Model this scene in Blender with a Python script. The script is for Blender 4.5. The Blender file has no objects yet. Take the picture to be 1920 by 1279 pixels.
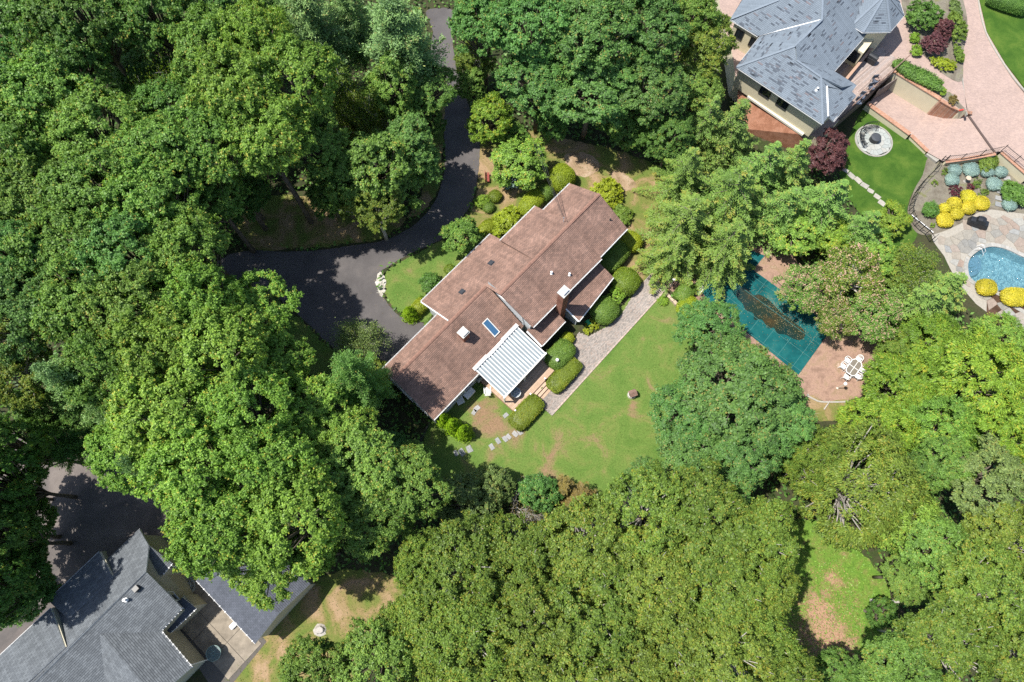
import bpy, bmesh, math, random
import numpy as np
from mathutils import Vector
SC = bpy.context.scene
COL = SC.collection
# ------------------------------------------------------------------ camera, sky, sun, exposure
CAM_H, TILT, FPX = 64.0, 18.0, 1280.0
cd = bpy.data.cameras.new('camera'); cam = bpy.data.objects.new('camera', cd); COL.objects.link(cam)
cam.location = (0, 0, CAM_H); cam.rotation_euler = (math.radians(TILT), 0, 0)
cd.sensor_width = 36.0; cd.lens = 36.0 * FPX / 1920.0; cd.clip_end = 2000.0
SC.camera = cam
SUN_EL, SUN_AZ_SHADOW = 64.0, 1.0         # shadows fall towards +x, a touch forward
wd = bpy.data.worlds.new('World'); SC.world = wd; wd.use_nodes = True
nt = wd.node_tree; bg = nt.nodes['Background']
sky = nt.nodes.new('ShaderNodeTexSky'); sky.sky_type = 'NISHITA'; sky.sun_disc = False
sky.sun_elevation = math.radians(SUN_EL)
sky.sun_rotation = math.radians(270 + SUN_AZ_SHADOW)
nt.links.new(sky.outputs[0], bg.inputs[0]); bg.inputs[1].default_value = 0.12
ld = bpy.data.lights.new('sun', 'SUN'); sun = bpy.data.objects.new('sun', ld); COL.objects.link(sun)
ld.energy = 5.0; ld.angle = math.radians(0.5); ld.color = (1.0, 0.955, 0.88)
_sa = math.radians(SUN_AZ_SHADOW)
_d = Vector((math.cos(_sa) * math.cos(math.radians(SUN_EL)), math.sin(_sa) * math.cos(math.radians(SUN_EL)), -math.sin(math.radians(SUN_EL))))
sun.rotation_euler = _d.to_track_quat('-Z', 'Y').to_euler(); sun.location = (-40, 0, 90)
SC.view_settings.view_transform = 'Standard'; SC.view_settings.look = 'None'
SC.view_settings.exposure = 0.5; SC.view_settings.gamma = 1.0; SC.view_settings.use_curve_mapping = False
SC.cycles.max_bounces = 6; SC.cycles.diffuse_bounces = 3; SC.cycles.transmission_bounces = 4; SC.cycles.transparent_max_bounces = 4
SC.cycles.caustics_reflective = False; SC.cycles.caustics_refractive = False
SC.cycles.use_denoising = False

# ------------------------------------------------------------------ helpers
_s, _c = math.sin(math.radians(TILT)), math.cos(math.radians(TILT))
def P(u, v, z=0.0):
    """survey point: place seen at photo pixel (u, v) standing at height z (metres)"""
    dx = (u - 960.0) / FPX; dy = -(v - 639.5) / FPX
    X, Y, Z = dx, dy * _c + _s, dy * _s - _c
    t = (CAM_H - z) / (-Z)
    return Vector((X * t, Y * t, z))
def mpp(u, v, z=0.0):                      # metres per photo pixel there
    p = P(u, v, z); return (p - cam.location).length / math.hypot(FPX, math.hypot(u - 960, v - 640))
def plane(p, q, s, side):
    d = (q - p).xy.normalized(); n = Vector((-d.y, d.x)) * side
    return p, n, s
def on_plane(u, v, pl):
    p, n, s = pl; a = P(u, v, 0)
    t = (CAM_H - p.z + s * p.xy.dot(n)) / (CAM_H + s * a.xy.dot(n))
    return Vector((0, 0, CAM_H)) + t * (a - Vector((0, 0, CAM_H)))

def tag(o, label=None, cat=None, group=None, kind=None):
    if label: o['label'] = label
    if cat: o['category'] = cat
    if group: o['group'] = group
    if kind: o['kind'] = kind
    return o
def empty(name, label, cat, loc=(0, 0, 0), rz=0.0, group=None):
    o = bpy.data.objects.new(name, None); COL.objects.link(o)
    o.empty_display_size = 0.2
    o.location = loc; o.rotation_euler = (0, 0, rz)
    return tag(o, label, cat, group)
def link(name, me, parent=None):
    o = bpy.data.objects.new(name, me); COL.objects.link(o)
    if parent: o.parent = parent
    return o
def copy_tree(o, parent=None):
    c = o.copy(); COL.objects.link(c); c.parent = parent
    for ch in o.children: copy_tree(ch, c)
    return c

class MB:
    def __init__(s): s.v = []; s.f = []; s.m = []; s.uv = None
    def add(s, vs, fs, mi=0):
        n = len(s.v); s.v += [tuple(x) for x in vs]; s.f += [tuple(i + n for i in f) for f in fs]; s.m += [mi] * len(fs); return s
    def box(s, x0, x1, y0, y1, z0, z1, mi=0):
        return s.add([(x0,y0,z0),(x1,y0,z0),(x1,y1,z0),(x0,y1,z0),(x0,y0,z1),(x1,y0,z1),(x1,y1,z1),(x0,y1,z1)],
                     [(0,3,2,1),(4,5,6,7),(0,1,5,4),(1,2,6,5),(2,3,7,6),(3,0,4,7)], mi)
    def obox(s, c, a, hx, hy, z0, z1, mi=0):     # box turned by angle a about z
        ca, sa = math.cos(a), math.sin(a)
        q = [(c[0] + x*ca - y*sa, c[1] + x*sa + y*ca) for x, y in ((-hx,-hy),(hx,-hy),(hx,hy),(-hx,hy))]
        return s.prism(q, z0, z1, mi)
    def prism(s, poly, z0, z1, mi=0):            # poly counter-clockwise
        n = len(poly)
        if sum(poly[i][0]*poly[(i+1)%n][1] - poly[(i+1)%n][0]*poly[i][1] for i in range(n)) < 0: poly = poly[::-1]
        vs = [(p[0], p[1], z0) for p in poly] + [(p[0], p[1], z1) for p in poly]
        fs = [tuple(range(n))[::-1], tuple(range(n, 2*n))] + [(i, (i+1) % n, n + (i+1) % n, n + i) for i in range(n)]
        return s.add(vs, fs, mi)
    def beam(s, p, q, w, h, mi=0):               # rectangular bar p->q, top face at the points
        p, q = Vector(p), Vector(q); d = (q - p).normalized()
        side = d.cross(Vector((0, 0, 1)))
        side = Vector((1, 0, 0)) if side.length < 1e-4 else side.normalized()
        up = side.cross(d).normalized()
        vs = [e + side*w*a + up*b for e in (p, q) for a, b in ((-.5, -h), (.5, -h), (.5, 0), (-.5, 0))]
        return s.add(vs, [(0,1,2,3),(7,6,5,4),(0,4,5,1),(1,5,6,2),(2,6,7,3),(3,7,4,0)], mi)
    def tube(s, pts, radii, n=6, mi=0, cap=True):
        pts = [Vector(p) for p in pts]
        if not hasattr(radii, '__len__'): radii = [radii] * len(pts)
        base = len(s.v); ref = Vector((.31, .17, .93))
        for i, p in enumerate(pts):
            d = (pts[min(i+1, len(pts)-1)] - pts[max(i-1, 0)]).normalized()
            a = d.cross(ref)
            if a.length < .05: a = d.cross(Vector((1, 0, 0)))
            a.normalize(); b = d.cross(a)
            for k in range(n):
                t = 2*math.pi*k/n; s.v.append(tuple(p + radii[i]*(math.cos(t)*a + math.sin(t)*b)))
        for i in range(len(pts)-1):
            for k in range(n):
                s.f.append((base+i*n+k, base+i*n+(k+1) % n, base+(i+1)*n+(k+1) % n, base+(i+1)*n+k)); s.m.append(mi)
        if cap:
            s.f.append(tuple(base+k for k in range(n))[::-1]); s.m.append(mi)
            s.f.append(tuple(base+(len(pts)-1)*n+k for k in range(n))); s.m.append(mi)
        return s
    def lathe(s, c, prof, n=16, mi=0):           # prof: (radius, z)
        return s.tube([(c[0], c[1], c[2] + z) for r, z in prof], [max(r, .002) for r, z in prof], n, mi)
    def build(s, name, mats, parent=None, smooth=False):
        me = bpy.data.meshes.new(name); me.from_pydata(s.v, [], s.f)
        mats = mats if isinstance(mats, (list, tuple)) else [mats]
        for m in mats: me.materials.append(m)
        if len(mats) > 1: me.polygons.foreach_set('material_index', s.m)
        if smooth: me.polygons.foreach_set('use_smooth', [True] * len(me.polygons))
        me.update()
        return link(name, me, parent)

def bevel(o, w=0.02, seg=2):
    m = o.modifiers.new('bevel', 'BEVEL'); m.width = w; m.segments = seg; m.limit_method = 'ANGLE'; return o

# ------------------------------------------------------------------ materials
MATS = {}
class NT:
    def __init__(s, name):
        s.m = bpy.data.materials.new(name); s.m.use_nodes = True; s.t = s.m.node_tree; s.b = s.t.nodes['Principled BSDF']
        s.out = s.t.nodes['Material Output']; MATS[name] = s.m
    def n(s, ty, **kw):
        x = s.t.nodes.new(ty)
        for k, v in kw.items():
            if k.startswith('i_'):
                k2 = k[2:]; k2 = int(k2) if k2.isdigit() else k2.replace('_', ' ')
                x.inputs[k2].default_value = v
            else: setattr(x, k, v)
        return x
    def l(s, a, b): s.t.links.new(a, b)
    def ramp(s, fac, stops, interp='LINEAR'):
        r = s.n('ShaderNodeValToRGB'); e = r.color_ramp.elements; r.color_ramp.interpolation = interp
        while len(e) < len(stops): e.new(1.0)
        for el, (p, c) in zip(e, stops): el.position = p; el.color = (*c, 1)
        s.l(fac, r.inputs[0]); return r.outputs[0]
    def noise(s, vec, scale, detail=5, rough=.6, dist=0.0):
        x = s.n('ShaderNodeTexNoise', i_Scale=scale, i_Detail=detail, i_Roughness=rough, i_Distortion=dist)
        if vec is not None: s.l(vec, x.inputs['Vector'])
        return x.outputs[0]
    def mix(s, fac, a, b, mode='MIX'):
        x = s.n('ShaderNodeMix', data_type='RGBA', blend_type=mode)
        for sock, v in ((x.inputs[0], fac), (x.inputs[6], a), (x.inputs[7], b)):
            if hasattr(v, 'links'): s.l(v, sock)
            elif isinstance(v, (int, float)): sock.default_value = v
            else: sock.default_value = (*v, 1)
        return x.outputs[2]
    def math(s, op, a, b=0.0):
        x = s.n('ShaderNodeMath', operation=op)
        for sock, v in zip(x.inputs, (a, b)):
            if hasattr(v, 'links'): s.l(v, sock)
            else: sock.default_value = v
        return x.outputs[0]
    def bump(s, h, strength=.3, dist=.02):
        x = s.n('ShaderNodeBump', i_Strength=strength, i_Distance=dist); s.l(h, x.inputs['Height']); s.l(x.outputs[0], s.b.inputs['Normal'])
    def fin(s, col, rough=.8, spec=.3):
        if hasattr(col, 'links'): s.l(col, s.b.inputs['Base Color'])
        else: s.b.inputs['Base Color'].default_value = (*col, 1)
        s.b.inputs['Roughness'].default_value = rough; s.b.inputs['Specular IOR Level'].default_value = spec
        return s.m

def m_plain(name, col, rough=.6, spec=.4, var=.12, scale=6, metal=0.0, bump=0.0):
    k = NT(name); co = k.n('ShaderNodeTexCoord').outputs['Object']
    f = k.noise(co, scale, 6, .65)
    a = tuple(c*(1-var) for c in col); b = tuple(min(1, c*(1+var)) for c in col)
    c = k.ramp(f, [(.3, a), (.7, b)]); k.b.inputs['Metallic'].default_value = metal
    if bump: k.bump(k.noise(co, scale*8, 3), bump, .01)
    return k.fin(c, rough, spec)
def m_patchy(name, stops, s1, fine, s2=9.0, bump=.4, rough=.9, dist=.4, bscale=25, fine_amt=.5, s3=None, spots=(), gain=1.9):
    """large patches from stops, broken by a fine noise"""
    k = NT(name); co = k.n('ShaderNodeTexCoord').outputs['Object']
    big = k.math('ADD', k.math('MULTIPLY', k.math('SUBTRACT', k.noise(co, s1, 7, .62, dist), .5), gain), .5)
    for (sx, sy, sr, amt) in spots:                          # worn places
        vm = k.n('ShaderNodeVectorMath', operation='DISTANCE'); k.l(co, vm.inputs[0]); vm.inputs[1].default_value = (sx, sy, 0)
        w = k.n('ShaderNodeMapRange', i_1=0.0, i_2=sr, i_3=amt, i_4=0.0); w.interpolation_type = 'SMOOTHSTEP'; k.l(vm.outputs['Value'], w.inputs[0]); big = k.math('ADD', big, w.outputs[0])
    c = k.ramp(big, stops)
    f = k.noise(co, s2, 8, .75)
    fr = k.ramp(f, [(.3, (fine[0],)*3), (.72, (fine[1],)*3)])
    c = k.mix(1.0, c, fr, 'MULTIPLY')
    if s3:
        f3 = k.noise(co, s3[0], 3, .6); g = k.ramp(f3, [(s3[1], (0, 0, 0)), (s3[2], (1, 1, 1))]); c = k.mix(g, c, s3[3])
    if bump: k.bump(k.noise(co, bscale, 5, .7), bump, .05)
    return k.fin(c, rough, .15)
def m_leaf(name, stops, transl=.36, rough=.48, var=.13, hue=.009, spec=.3, patch=.7):
    k = NT(name)
    at = k.n('ShaderNodeAttribute', attribute_name='tint').outputs['Fac']
    oc = k.n('ShaderNodeTexCoord').outputs['Object']; big = k.math('MULTIPLY', k.math('SUBTRACT', k.noise(oc, .55, 3, .6), .5), patch)
    c = k.ramp(k.math('ADD', at, big), stops)
    oi = k.n('ShaderNodeObjectInfo').outputs['Random']
    hsv = k.n('ShaderNodeHueSaturation'); k.l(c, hsv.inputs['Color'])
    mr = k.n('ShaderNodeMapRange', i_3=1-var, i_4=1+var); k.l(oi, mr.inputs[0]); k.l(mr.outputs[0], hsv.inputs['Value'])
    r2 = k.math('FRACT', k.math('MULTIPLY', oi, 7.31))
    mh = k.n('ShaderNodeMapRange', i_3=.5-hue, i_4=.5+hue); k.l(r2, mh.inputs[0]); k.l(mh.outputs[0], hsv.inputs['Hue'])
    col = hsv.outputs[0]; k.fin(col, rough, spec)
    tr = k.n('ShaderNodeBsdfTranslucent'); tc = k.mix(1.0, col, (1.15, 1.2, .55), 'MULTIPLY'); k.l(tc, tr.inputs[0])
    mx = k.n('ShaderNodeMixShader', i_0=transl); k.l(k.b.outputs[0], mx.inputs[1]); k.l(tr.outputs[0], mx.inputs[2]); k.l(mx.outputs[0], k.out.inputs[0])
    return k.m
def leafset(name, base, yellow=.06, **kw):
    r, g, b = base
    base = tuple(x*1.46 for x in base); r, g, b = base
    d = tuple(x*.5 for x in base); l = (min(1, r*1.45), g*1.34, b*1.15)
    y = (g*1.25, g*1.2, b*1.1)
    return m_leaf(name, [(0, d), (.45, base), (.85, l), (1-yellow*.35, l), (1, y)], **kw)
def m_shingle(name, c1, c2, mort, w=.32, h=.145, stain=.34, tone=None):
    k = NT(name); uv = k.n('ShaderNodeUVMap').outputs[0]
    br = k.n('ShaderNodeTexBrick', offset=.5, offset_frequency=2)
    k.l(uv, br.inputs['Vector'])
    br.inputs['Color1'].default_value = (*c1, 1); br.inputs['Color2'].default_value = (*c2, 1); br.inputs['Mortar'].default_value = (*mort, 1)
    br.inputs['Scale'].default_value = 1.0; br.inputs['Mortar Size'].default_value = .012; br.inputs['Mortar Smooth'].default_value = .3
    br.inputs['Brick Width'].default_value = w; br.inputs['Row Height'].default_value = h; br.inputs['Bias'].default_value = 0.0
    n1 = k.noise(uv, .55, 6, .6); n2 = k.noise(uv, 18, 4, .7)
    c = k.mix(1.0, br.outputs['Color'], k.ramp(n1, [(.3, (1-stain,)*3), (.7, (1+stain*.6,)*3)]), 'MULTIPLY')
    c = k.mix(1.0, c, k.ramp(n2, [(.25, (.72,)*3), (.75, (1.25,)*3)]), 'MULTIPLY')
    mp = k.n('ShaderNodeMapping'); mp.inputs['Scale'].default_value = (2.6, .22, 1); k.l(uv, mp.inputs[0])          # weather streaks down the slope
    c = k.mix(1.0, c, k.ramp(k.noise(mp.outputs[0], 1.0, 5, .65), [(.32, (.82,)*3), (.68, (1.1,)*3)]), 'MULTIPLY')
    k.bump(n2, .35, .01)
    return k.fin(c, .9, .2)
def m_random(name, stops, rough=.8, scale=6, amt=.2, spec=.3):      # colour by object, with grain
    k = NT(name); oi = k.n('ShaderNodeObjectInfo').outputs['Random']; c = k.ramp(oi, stops)
    co = k.n('ShaderNodeTexCoord').outputs['Object']; f = k.noise(co, scale, 6, .7)
    c = k.mix(1.0, c, k.ramp(f, [(.3, (1-amt,)*3), (.7, (1+amt,)*3)]), 'MULTIPLY'); k.bump(f, .25, .02)
    return k.fin(c, rough, spec)
def m_glass(name, col, rough=.05):
    k = NT(name); k.fin(col, rough, .6); k.b.inputs['Metallic'].default_value = 0.0; return k.m

# foliage tones
LEAF = {
 'mid':    leafset('leaf_mid', (.120, .215, .044)),
 'bright': leafset('leaf_bright', (.148, .258, .045)),
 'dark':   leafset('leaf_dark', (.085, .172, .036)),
 'blue':   leafset('leaf_bluish', (.088, .186, .048)),
 'yellow': leafset('leaf_yellowish', (.114, .176, .030), yellow=.55),
 'lime':   leafset('leaf_lime', (.142, .238, .030), yellow=.3),
 'grey':   leafset('leaf_greyish', (.130, .190, .060)),
 'pine':   leafset('needle_pine', (.110, .200, .072), transl=.15, yellow=0),
 'spruce': leafset('needle_spruce', (.098, .178, .040), transl=.15, yellow=.3),
 'hemlock':leafset('needle_hemlock', (.100, .172, .034), transl=.15, yellow=.5),
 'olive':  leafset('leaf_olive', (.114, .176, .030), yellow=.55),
 'brown':  leafset('leaf_brownish', (.105, .082, .022), transl=.1),
 'red':    leafset('leaf_red_maple', (.075, .030, .032), transl=.15, yellow=0),
 'hedge':  leafset('leaf_hedge', (.090, .150, .024), transl=.15, var=.08),
 'hedgey': leafset('leaf_hedge_yellow', (.165, .210, .014), transl=.15, var=.08, yellow=.4),
 'hedgeb': leafset('leaf_hedge_brown', (.105, .150, .014), transl=.15, var=.08, yellow=.9),
 'gold':   leafset('leaf_gold', (.37, .335, .026), transl=.2, var=.06),
 'bluesp': leafset('needle_blue', (.165, .245, .225), transl=.1, var=.08, yellow=0),
 'barb':   leafset('leaf_barberry', (.075, .018, .025), transl=.15, yellow=0),
 'arbor': leafset('leaf_arborvitae', (.165, .290, .014), var=.05),
 'grassleaf': leafset('grass_blades', (.105, .155, .034), var=.02, hue=.003),
 'straw':  leafset('loose_straw', (.25, .155, .095), transl=.1, yellow=0, var=.02),
 'dry':    leafset('leaf_dry', (.16, .12, .055), transl=.2, yellow=0),
}
BARK = m_plain('bark', (.16, .135, .105), .9, .1, .35, 3, bump=.5)
BARKPALE = m_plain('bark_pale', (.42, .39, .35), .85, .1, .25, 3)
WHITE = m_plain('white_paint', (.80, .80, .79), .5, .4, .05, 3)
WHITEPL = m_plain('white_plastic', (.82, .82, .81), .35, .5, .04, 3)
BLACK = m_plain('black_metal', (.022, .023, .025), .45, .5, .2, 4)
DARKTARP = m_plain('black_cover', (.018, .020, .024), .42, .5, .4, 5, bump=.3)
SIDING = m_plain('grey_siding', (.50, .53, .55), .7, .3, .07, 2)
STUCCO = m_plain('cream_stucco', (.62, .56, .40), .85, .2, .06, 1.5)
TANWALL = m_plain('tan_wall', (.46, .43, .33), .85, .2, .08, 1.2)
GLASSD = m_glass('window_glass', (.02, .025, .03))
SKYGL = m_glass('skylight_glass', (.05, .13, .24), .08)
STONE = m_random('blue_stone', [(0, (.24, .25, .25)), (1, (.34, .33, .32))])
PALESTONE = m_random('pale_stone', [(0, (.29, .28, .25)), (1, (.37, .345, .30))])
FLAG = m_random('flagstone', [(0, (.20, .20, .19)), (.3, (.29, .265, .22)), (.55, (.27, .205, .165)), (.8, (.32, .31, .275)), (1, (.245, .25, .245))], amt=.22)
FLAGPALE = m_random('flagstone_pale', [(0, (.31, .335, .32)), (.5, (.39, .405, .38)), (1, (.345, .34, .31))], amt=.12)
MORTAR = m_plain('mortar', (.34, .315, .27), .9, .1, .15, 5)
MORTARD = m_plain('mortar_dark', (.22, .24, .23), .9, .1, .15, 5)
CONC = m_plain('concrete', (.25, .215, .17), .9, .15, .3, 1.1, bump=.2)
def m_brick(name, c1, c2, mort, w, h, var=.25, coord='Object', rot=0.0):
    k = NT(name); co = k.n('ShaderNodeTexCoord').outputs[coord]
    mp = k.n('ShaderNodeMapping'); mp.inputs['Rotation'].default_value = (0, 0, rot); k.l(co, mp.inputs[0])
    br = k.n('ShaderNodeTexBrick', offset=.5); k.l(mp.outputs[0], br.inputs['Vector'])
    for nme, c in (('Color1', c1), ('Color2', c2), ('Mortar', mort)): br.inputs[nme].default_value = (*c, 1)
    br.inputs['Scale'].default_value = 1; br.inputs['Brick Width'].default_value = w; br.inputs['Row Height'].default_value = h
    br.inputs['Mortar Size'].default_value = .008
    f = k.noise(co, .9, 7, .65); f2 = k.noise(co, 14, 4, .7)
    c = k.mix(1.0, br.outputs[0], k.ramp(f, [(.3, (1-var,)*3), (.7, (1+var,)*3)]), 'MULTIPLY')
    c = k.mix(1.0, c, k.ramp(f2, [(.3, (.8,)*3), (.7, (1.2,)*3)]), 'MULTIPLY'); k.bump(f2, .3, .01)
    return k.fin(c, .88, .2)
BRICKRED = m_brick('red_brick', (.27, .10, .065), (.20, .075, .05), (.3, .26, .22), .22, .075)
BRICKCAP = m_brick('brick_cap', (.40, .20, .12), (.34, .15, .09), (.42, .36, .3), .1, .22)
# ------------------------------------------------------------------ foliage generators
def unit(a): return a / np.maximum(np.linalg.norm(a, axis=1, keepdims=True), 1e-9)
def rdir(r, n): return unit(r.normal(size=(n, 3)))
def leaf_mesh(name, pos, nrm, L, W, tint, mat, axis=None, seed=0, extra=None, smooth=False):
    r = np.random.default_rng(seed); n = len(pos); nrm = unit(nrm)
    a = rdir(r, n) if axis is None else axis
    a = unit(a - nrm * (a * nrm).sum(1, keepdims=True)); b = np.cross(nrm, a)
    L = np.broadcast_to(L, (n,))[:, None]; W = np.broadcast_to(W, (n,))[:, None]
    v = np.empty((n, 4, 3)); v[:, 0] = pos - a*L*.5; v[:, 2] = pos + a*L*.5
    dip = nrm * W * .18
    v[:, 1] = pos + b*W*.5 - dip + a*L*.06; v[:, 3] = pos - b*W*.5 - dip + a*L*.06
    V = v.reshape(-1, 3); T = np.repeat(np.clip(tint, 0, 1), 4)
    idx = np.arange(4*n); starts = np.arange(n)*4
    if extra is not None:                                   # (verts, quads) solid core joined in
        ev, ef, et = extra; idx = np.concatenate([idx, (ef + 4*n).ravel()]); starts = np.concatenate([starts, 4*n + np.arange(len(ef))*4])
        V = np.concatenate([V, ev]); T = np.concatenate([T, et])
    me = bpy.data.meshes.new(name)
    me.vertices.add(len(V)); me.vertices.foreach_set('co', V.astype(np.float32).ravel())
    me.loops.add(len(idx)); me.loops.foreach_set('vertex_index', idx.astype(np.int32))
    me.polygons.add(len(starts)); me.polygons.foreach_set('loop_start', starts.astype(np.int32))
    at = me.attributes.new('tint', 'FLOAT', 'POINT'); at.data.foreach_set('value', T.astype(np.float32))
    me.materials.append(mat); me.update(calc_edges=True)
    return me

def lobes(r, k):                                            # lumpy envelope
    d = rdir(r, k); am = r.uniform(.5, 1, k)
    def f(x): return ((np.maximum(x @ d.T, 0) ** 6) * am).max(1)
    return f
def oak_proto(seed, R=4.5, Ht=14.0, z0=7.3, nc=215, per=460, leaf=.17, lump=.34, flat=.7, tuft=.115, droop=0.0, wr=.68, rcm=.74, inn=.1, zmin=-.1):
    r = np.random.default_rng(seed); f = lobes(r, 15)
    rz = (Ht - z0)*.5; cz = z0 + rz
    d = rdir(r, nc*4); d = d[d[:, 2] > zmin][:nc]
    keep = []
    for i in range(len(d)):                                 # spread clumps
        if all((d[i] - d[j]) @ (d[i] - d[j]) > .012 for j in keep) or r.random() < .25: keep.append(i)
    d = d[keep]; k = len(d)
    inner = r.random(k) < inn
    rad = (1 - lump + lump*1.25*f(d)) * np.where(inner, r.uniform(.45, .75, k), r.uniform(.9, 1.04, k))
    C = d * rad[:, None] * np.array([R, R, rz]) * .9 + np.array([0, 0, cz])
    rc = (.42 + .75*r.random(k)**1.4) * R/4.5 * rcm
    pos, nr, ti, axs = [], [], [], []
    ctint = r.uniform(-.16, .16, k)
    for i in range(k):
        m = int(per * (rc[i]*4.5/R)**2 / .6); nt_ = max(7, int(m/30))
        td = rdir(r, nt_); td[:, 2] = np.abs(td[:, 2])*1.1 - .25        # leafy sprays radiating from the clump
        td = unit(td + .35*d[i]) * rc[i] * r.uniform(.6, 1.25, (nt_, 1)) * np.array([1, 1, flat])
        w = r.integers(0, nt_, m); s_ = 1 - .75*r.random((m, 1))**1.7
        p = C[i] + td[w]*s_ + r.normal(size=(m, 3)) * tuft * (1.15 - .45*s_) * np.array([1, 1, .75]) - np.array([0, 0, .12])*s_**2*rc[i]
        n_ = .55*unit(p - C[i]) + np.array([0, 0, .55]) + r.normal(size=(m, 3))*.42 + .2*d[i]
        pos.append(p); nr.append(n_); ti.append(np.clip(.5 + ctint[i] + r.normal(size=m)*.3, 0, 1))
        if droop: axs.append(unit(p - C[i])*[1, 1, .3] + d[i]*[.7, .7, 0] + [0, 0, -droop] + r.normal(size=(m, 3))*.35)
    pos = np.concatenate(pos); nr = np.concatenate(nr); ti = np.concatenate(ti)
    n = len(pos); L = leaf * r.uniform(.75, 1.3, n)
    crown = leaf_mesh('crown', pos, nr, L, L*wr, ti, LEAF['mid'], axis=np.concatenate(axs) if droop else None, seed=seed)
    mb = MB(); rr = random.Random(seed)
    top = Vector((0, 0, cz + rz*.25))
    mb.tube([(0, 0, -.3), (.06, .03, z0*.5), (-.05, .08, z0), (0, 0, cz), top], [.3, .25, .21, .14, .06], 7)
    for i in list(range(0, k, 3)):
        c = Vector(C[i]); h = z0*.75 + (c.z - z0*.75)*rr.uniform(.15, .5)
        s = Vector((0, 0, min(h, cz))); mid = s.lerp(c, .55) + Vector((rr.uniform(-.3, .3), rr.uniform(-.3, .3), rr.uniform(-.1, .5)))
        e = c + (c - mid).normalized()*rc[i]*(1.15 if i % 4 == 0 and not droop else .25)
        mb.tube([s, s.lerp(mid, .5) + Vector((0, 0, .15)), mid, c, e], [.11, .085, .06, .035, .014], 5, cap=False)
    ob = mb.build('trunk', BARK, smooth=True); trunk = ob.data; bpy.data.objects.remove(ob)
    return trunk, crown

def conifer_proto(seed, R=2.6, Ht=12.0, z0=1.2, whorls=16, nb=8, style='spruce'):
    r = np.random.default_rng(seed); mb = MB()
    mb.tube([(0, 0, -.3), (0, 0, Ht*.5), (0, 0, Ht*.97)], [.2, .13, .02], 7)
    pos, nr, ax, L, W, ti = [], [], [], [], [], []
    for w in range(whorls):
        t = (w + r.uniform(0, .8)) / whorls; z = z0 + (Ht - z0)*t
        if style == 'pine': prof = (1 - t)**.55 * (.55 + .45*min(1, t*4))
        elif style == 'hemlock': prof = (1 - t)**.8
        else: prof = (1 - t)**.95
        rr = R*prof + .12; k = max(4, int(nb*(.6 + .6*prof)))
        a0 = r.uniform(0, 6.28)
        for b in range(k):
            a = a0 + 6.283*b/k + r.normal()*.12; ln = rr*r.uniform(.62, 1.3)
            drop = {'spruce': -.22, 'hemlock': -.30, 'pine': .14}[style]*ln
            s = np.linspace(.12, 1, max(4, int(ln/.16))); curve = drop*s**1.6 + (.12*ln*s if style != 'pine' else 0)
            line = np.stack([np.cos(a)*s*ln, np.sin(a)*s*ln, z + curve], 1)
            if b % 2 == 0 and ln > .7: mb.tube([line[0], line[len(line)//2], line[-1]], [.035, .022, .008], 4, cap=False)
            dirn = np.array([np.cos(a), np.sin(a), 0]); side = np.array([-np.sin(a), np.cos(a), 0])
            bt = r.normal()*.12
            for j in range(len(s)):
                wd = ln*(.2 if style == 'hemlock' else .24)*(1 - s[j])*(.4 + s[j])*1.4 + .13
                m = {'pine': 17, 'spruce': 13, 'hemlock': 17}[style]
                if style == 'pine':
                    q = line[j] + r.normal(size=(m, 3))*np.array([.17, .17, .13]) + side*r.uniform(-wd, wd, (m, 1))*.9
                    pos.append(q); nr.append(r.normal(size=(m, 3))*.6 + [0, 0, .9]); ax.append(r.normal(size=(m, 3))*.8 + dirn*.6 + [0, 0, .5])
                    L.append(r.uniform(.2, .34, m)); W.append(r.uniform(.06, .11, m))
                else:
                    off = r.uniform(-1, 1, m); q = line[j] + np.outer(off*wd, side) + np.outer(-np.abs(off)*wd*.45, dirn)*-.6
                    q[:, 2] -= np.abs(off)*wd*(.35 if style == 'hemlock' else .18); q += r.normal(size=(m, 3))*.03
                    pos.append(q); nr.append(np.array([0, 0, 1.0]) + r.normal(size=(m, 3))*.35)
                    ax.append(dirn*.8 + np.outer(np.sign(off)*.8, side) + r.normal(size=(m, 3))*.25 + [0, 0, -.15])
                    L.append(r.uniform(.15, .28, m)); W.append(r.uniform(.045, .085, m))
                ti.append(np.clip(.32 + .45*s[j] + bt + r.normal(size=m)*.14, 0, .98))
    pos, nr, ax = map(np.concatenate, (pos, nr, ax)); L, W, ti = map(np.concatenate, (L, W, ti))
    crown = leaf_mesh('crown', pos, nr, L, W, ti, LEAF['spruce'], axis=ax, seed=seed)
    ob = mb.build('trunk', BARK, smooth=True); trunk = ob.data; bpy.data.objects.remove(ob)
    return trunk, crown

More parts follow.
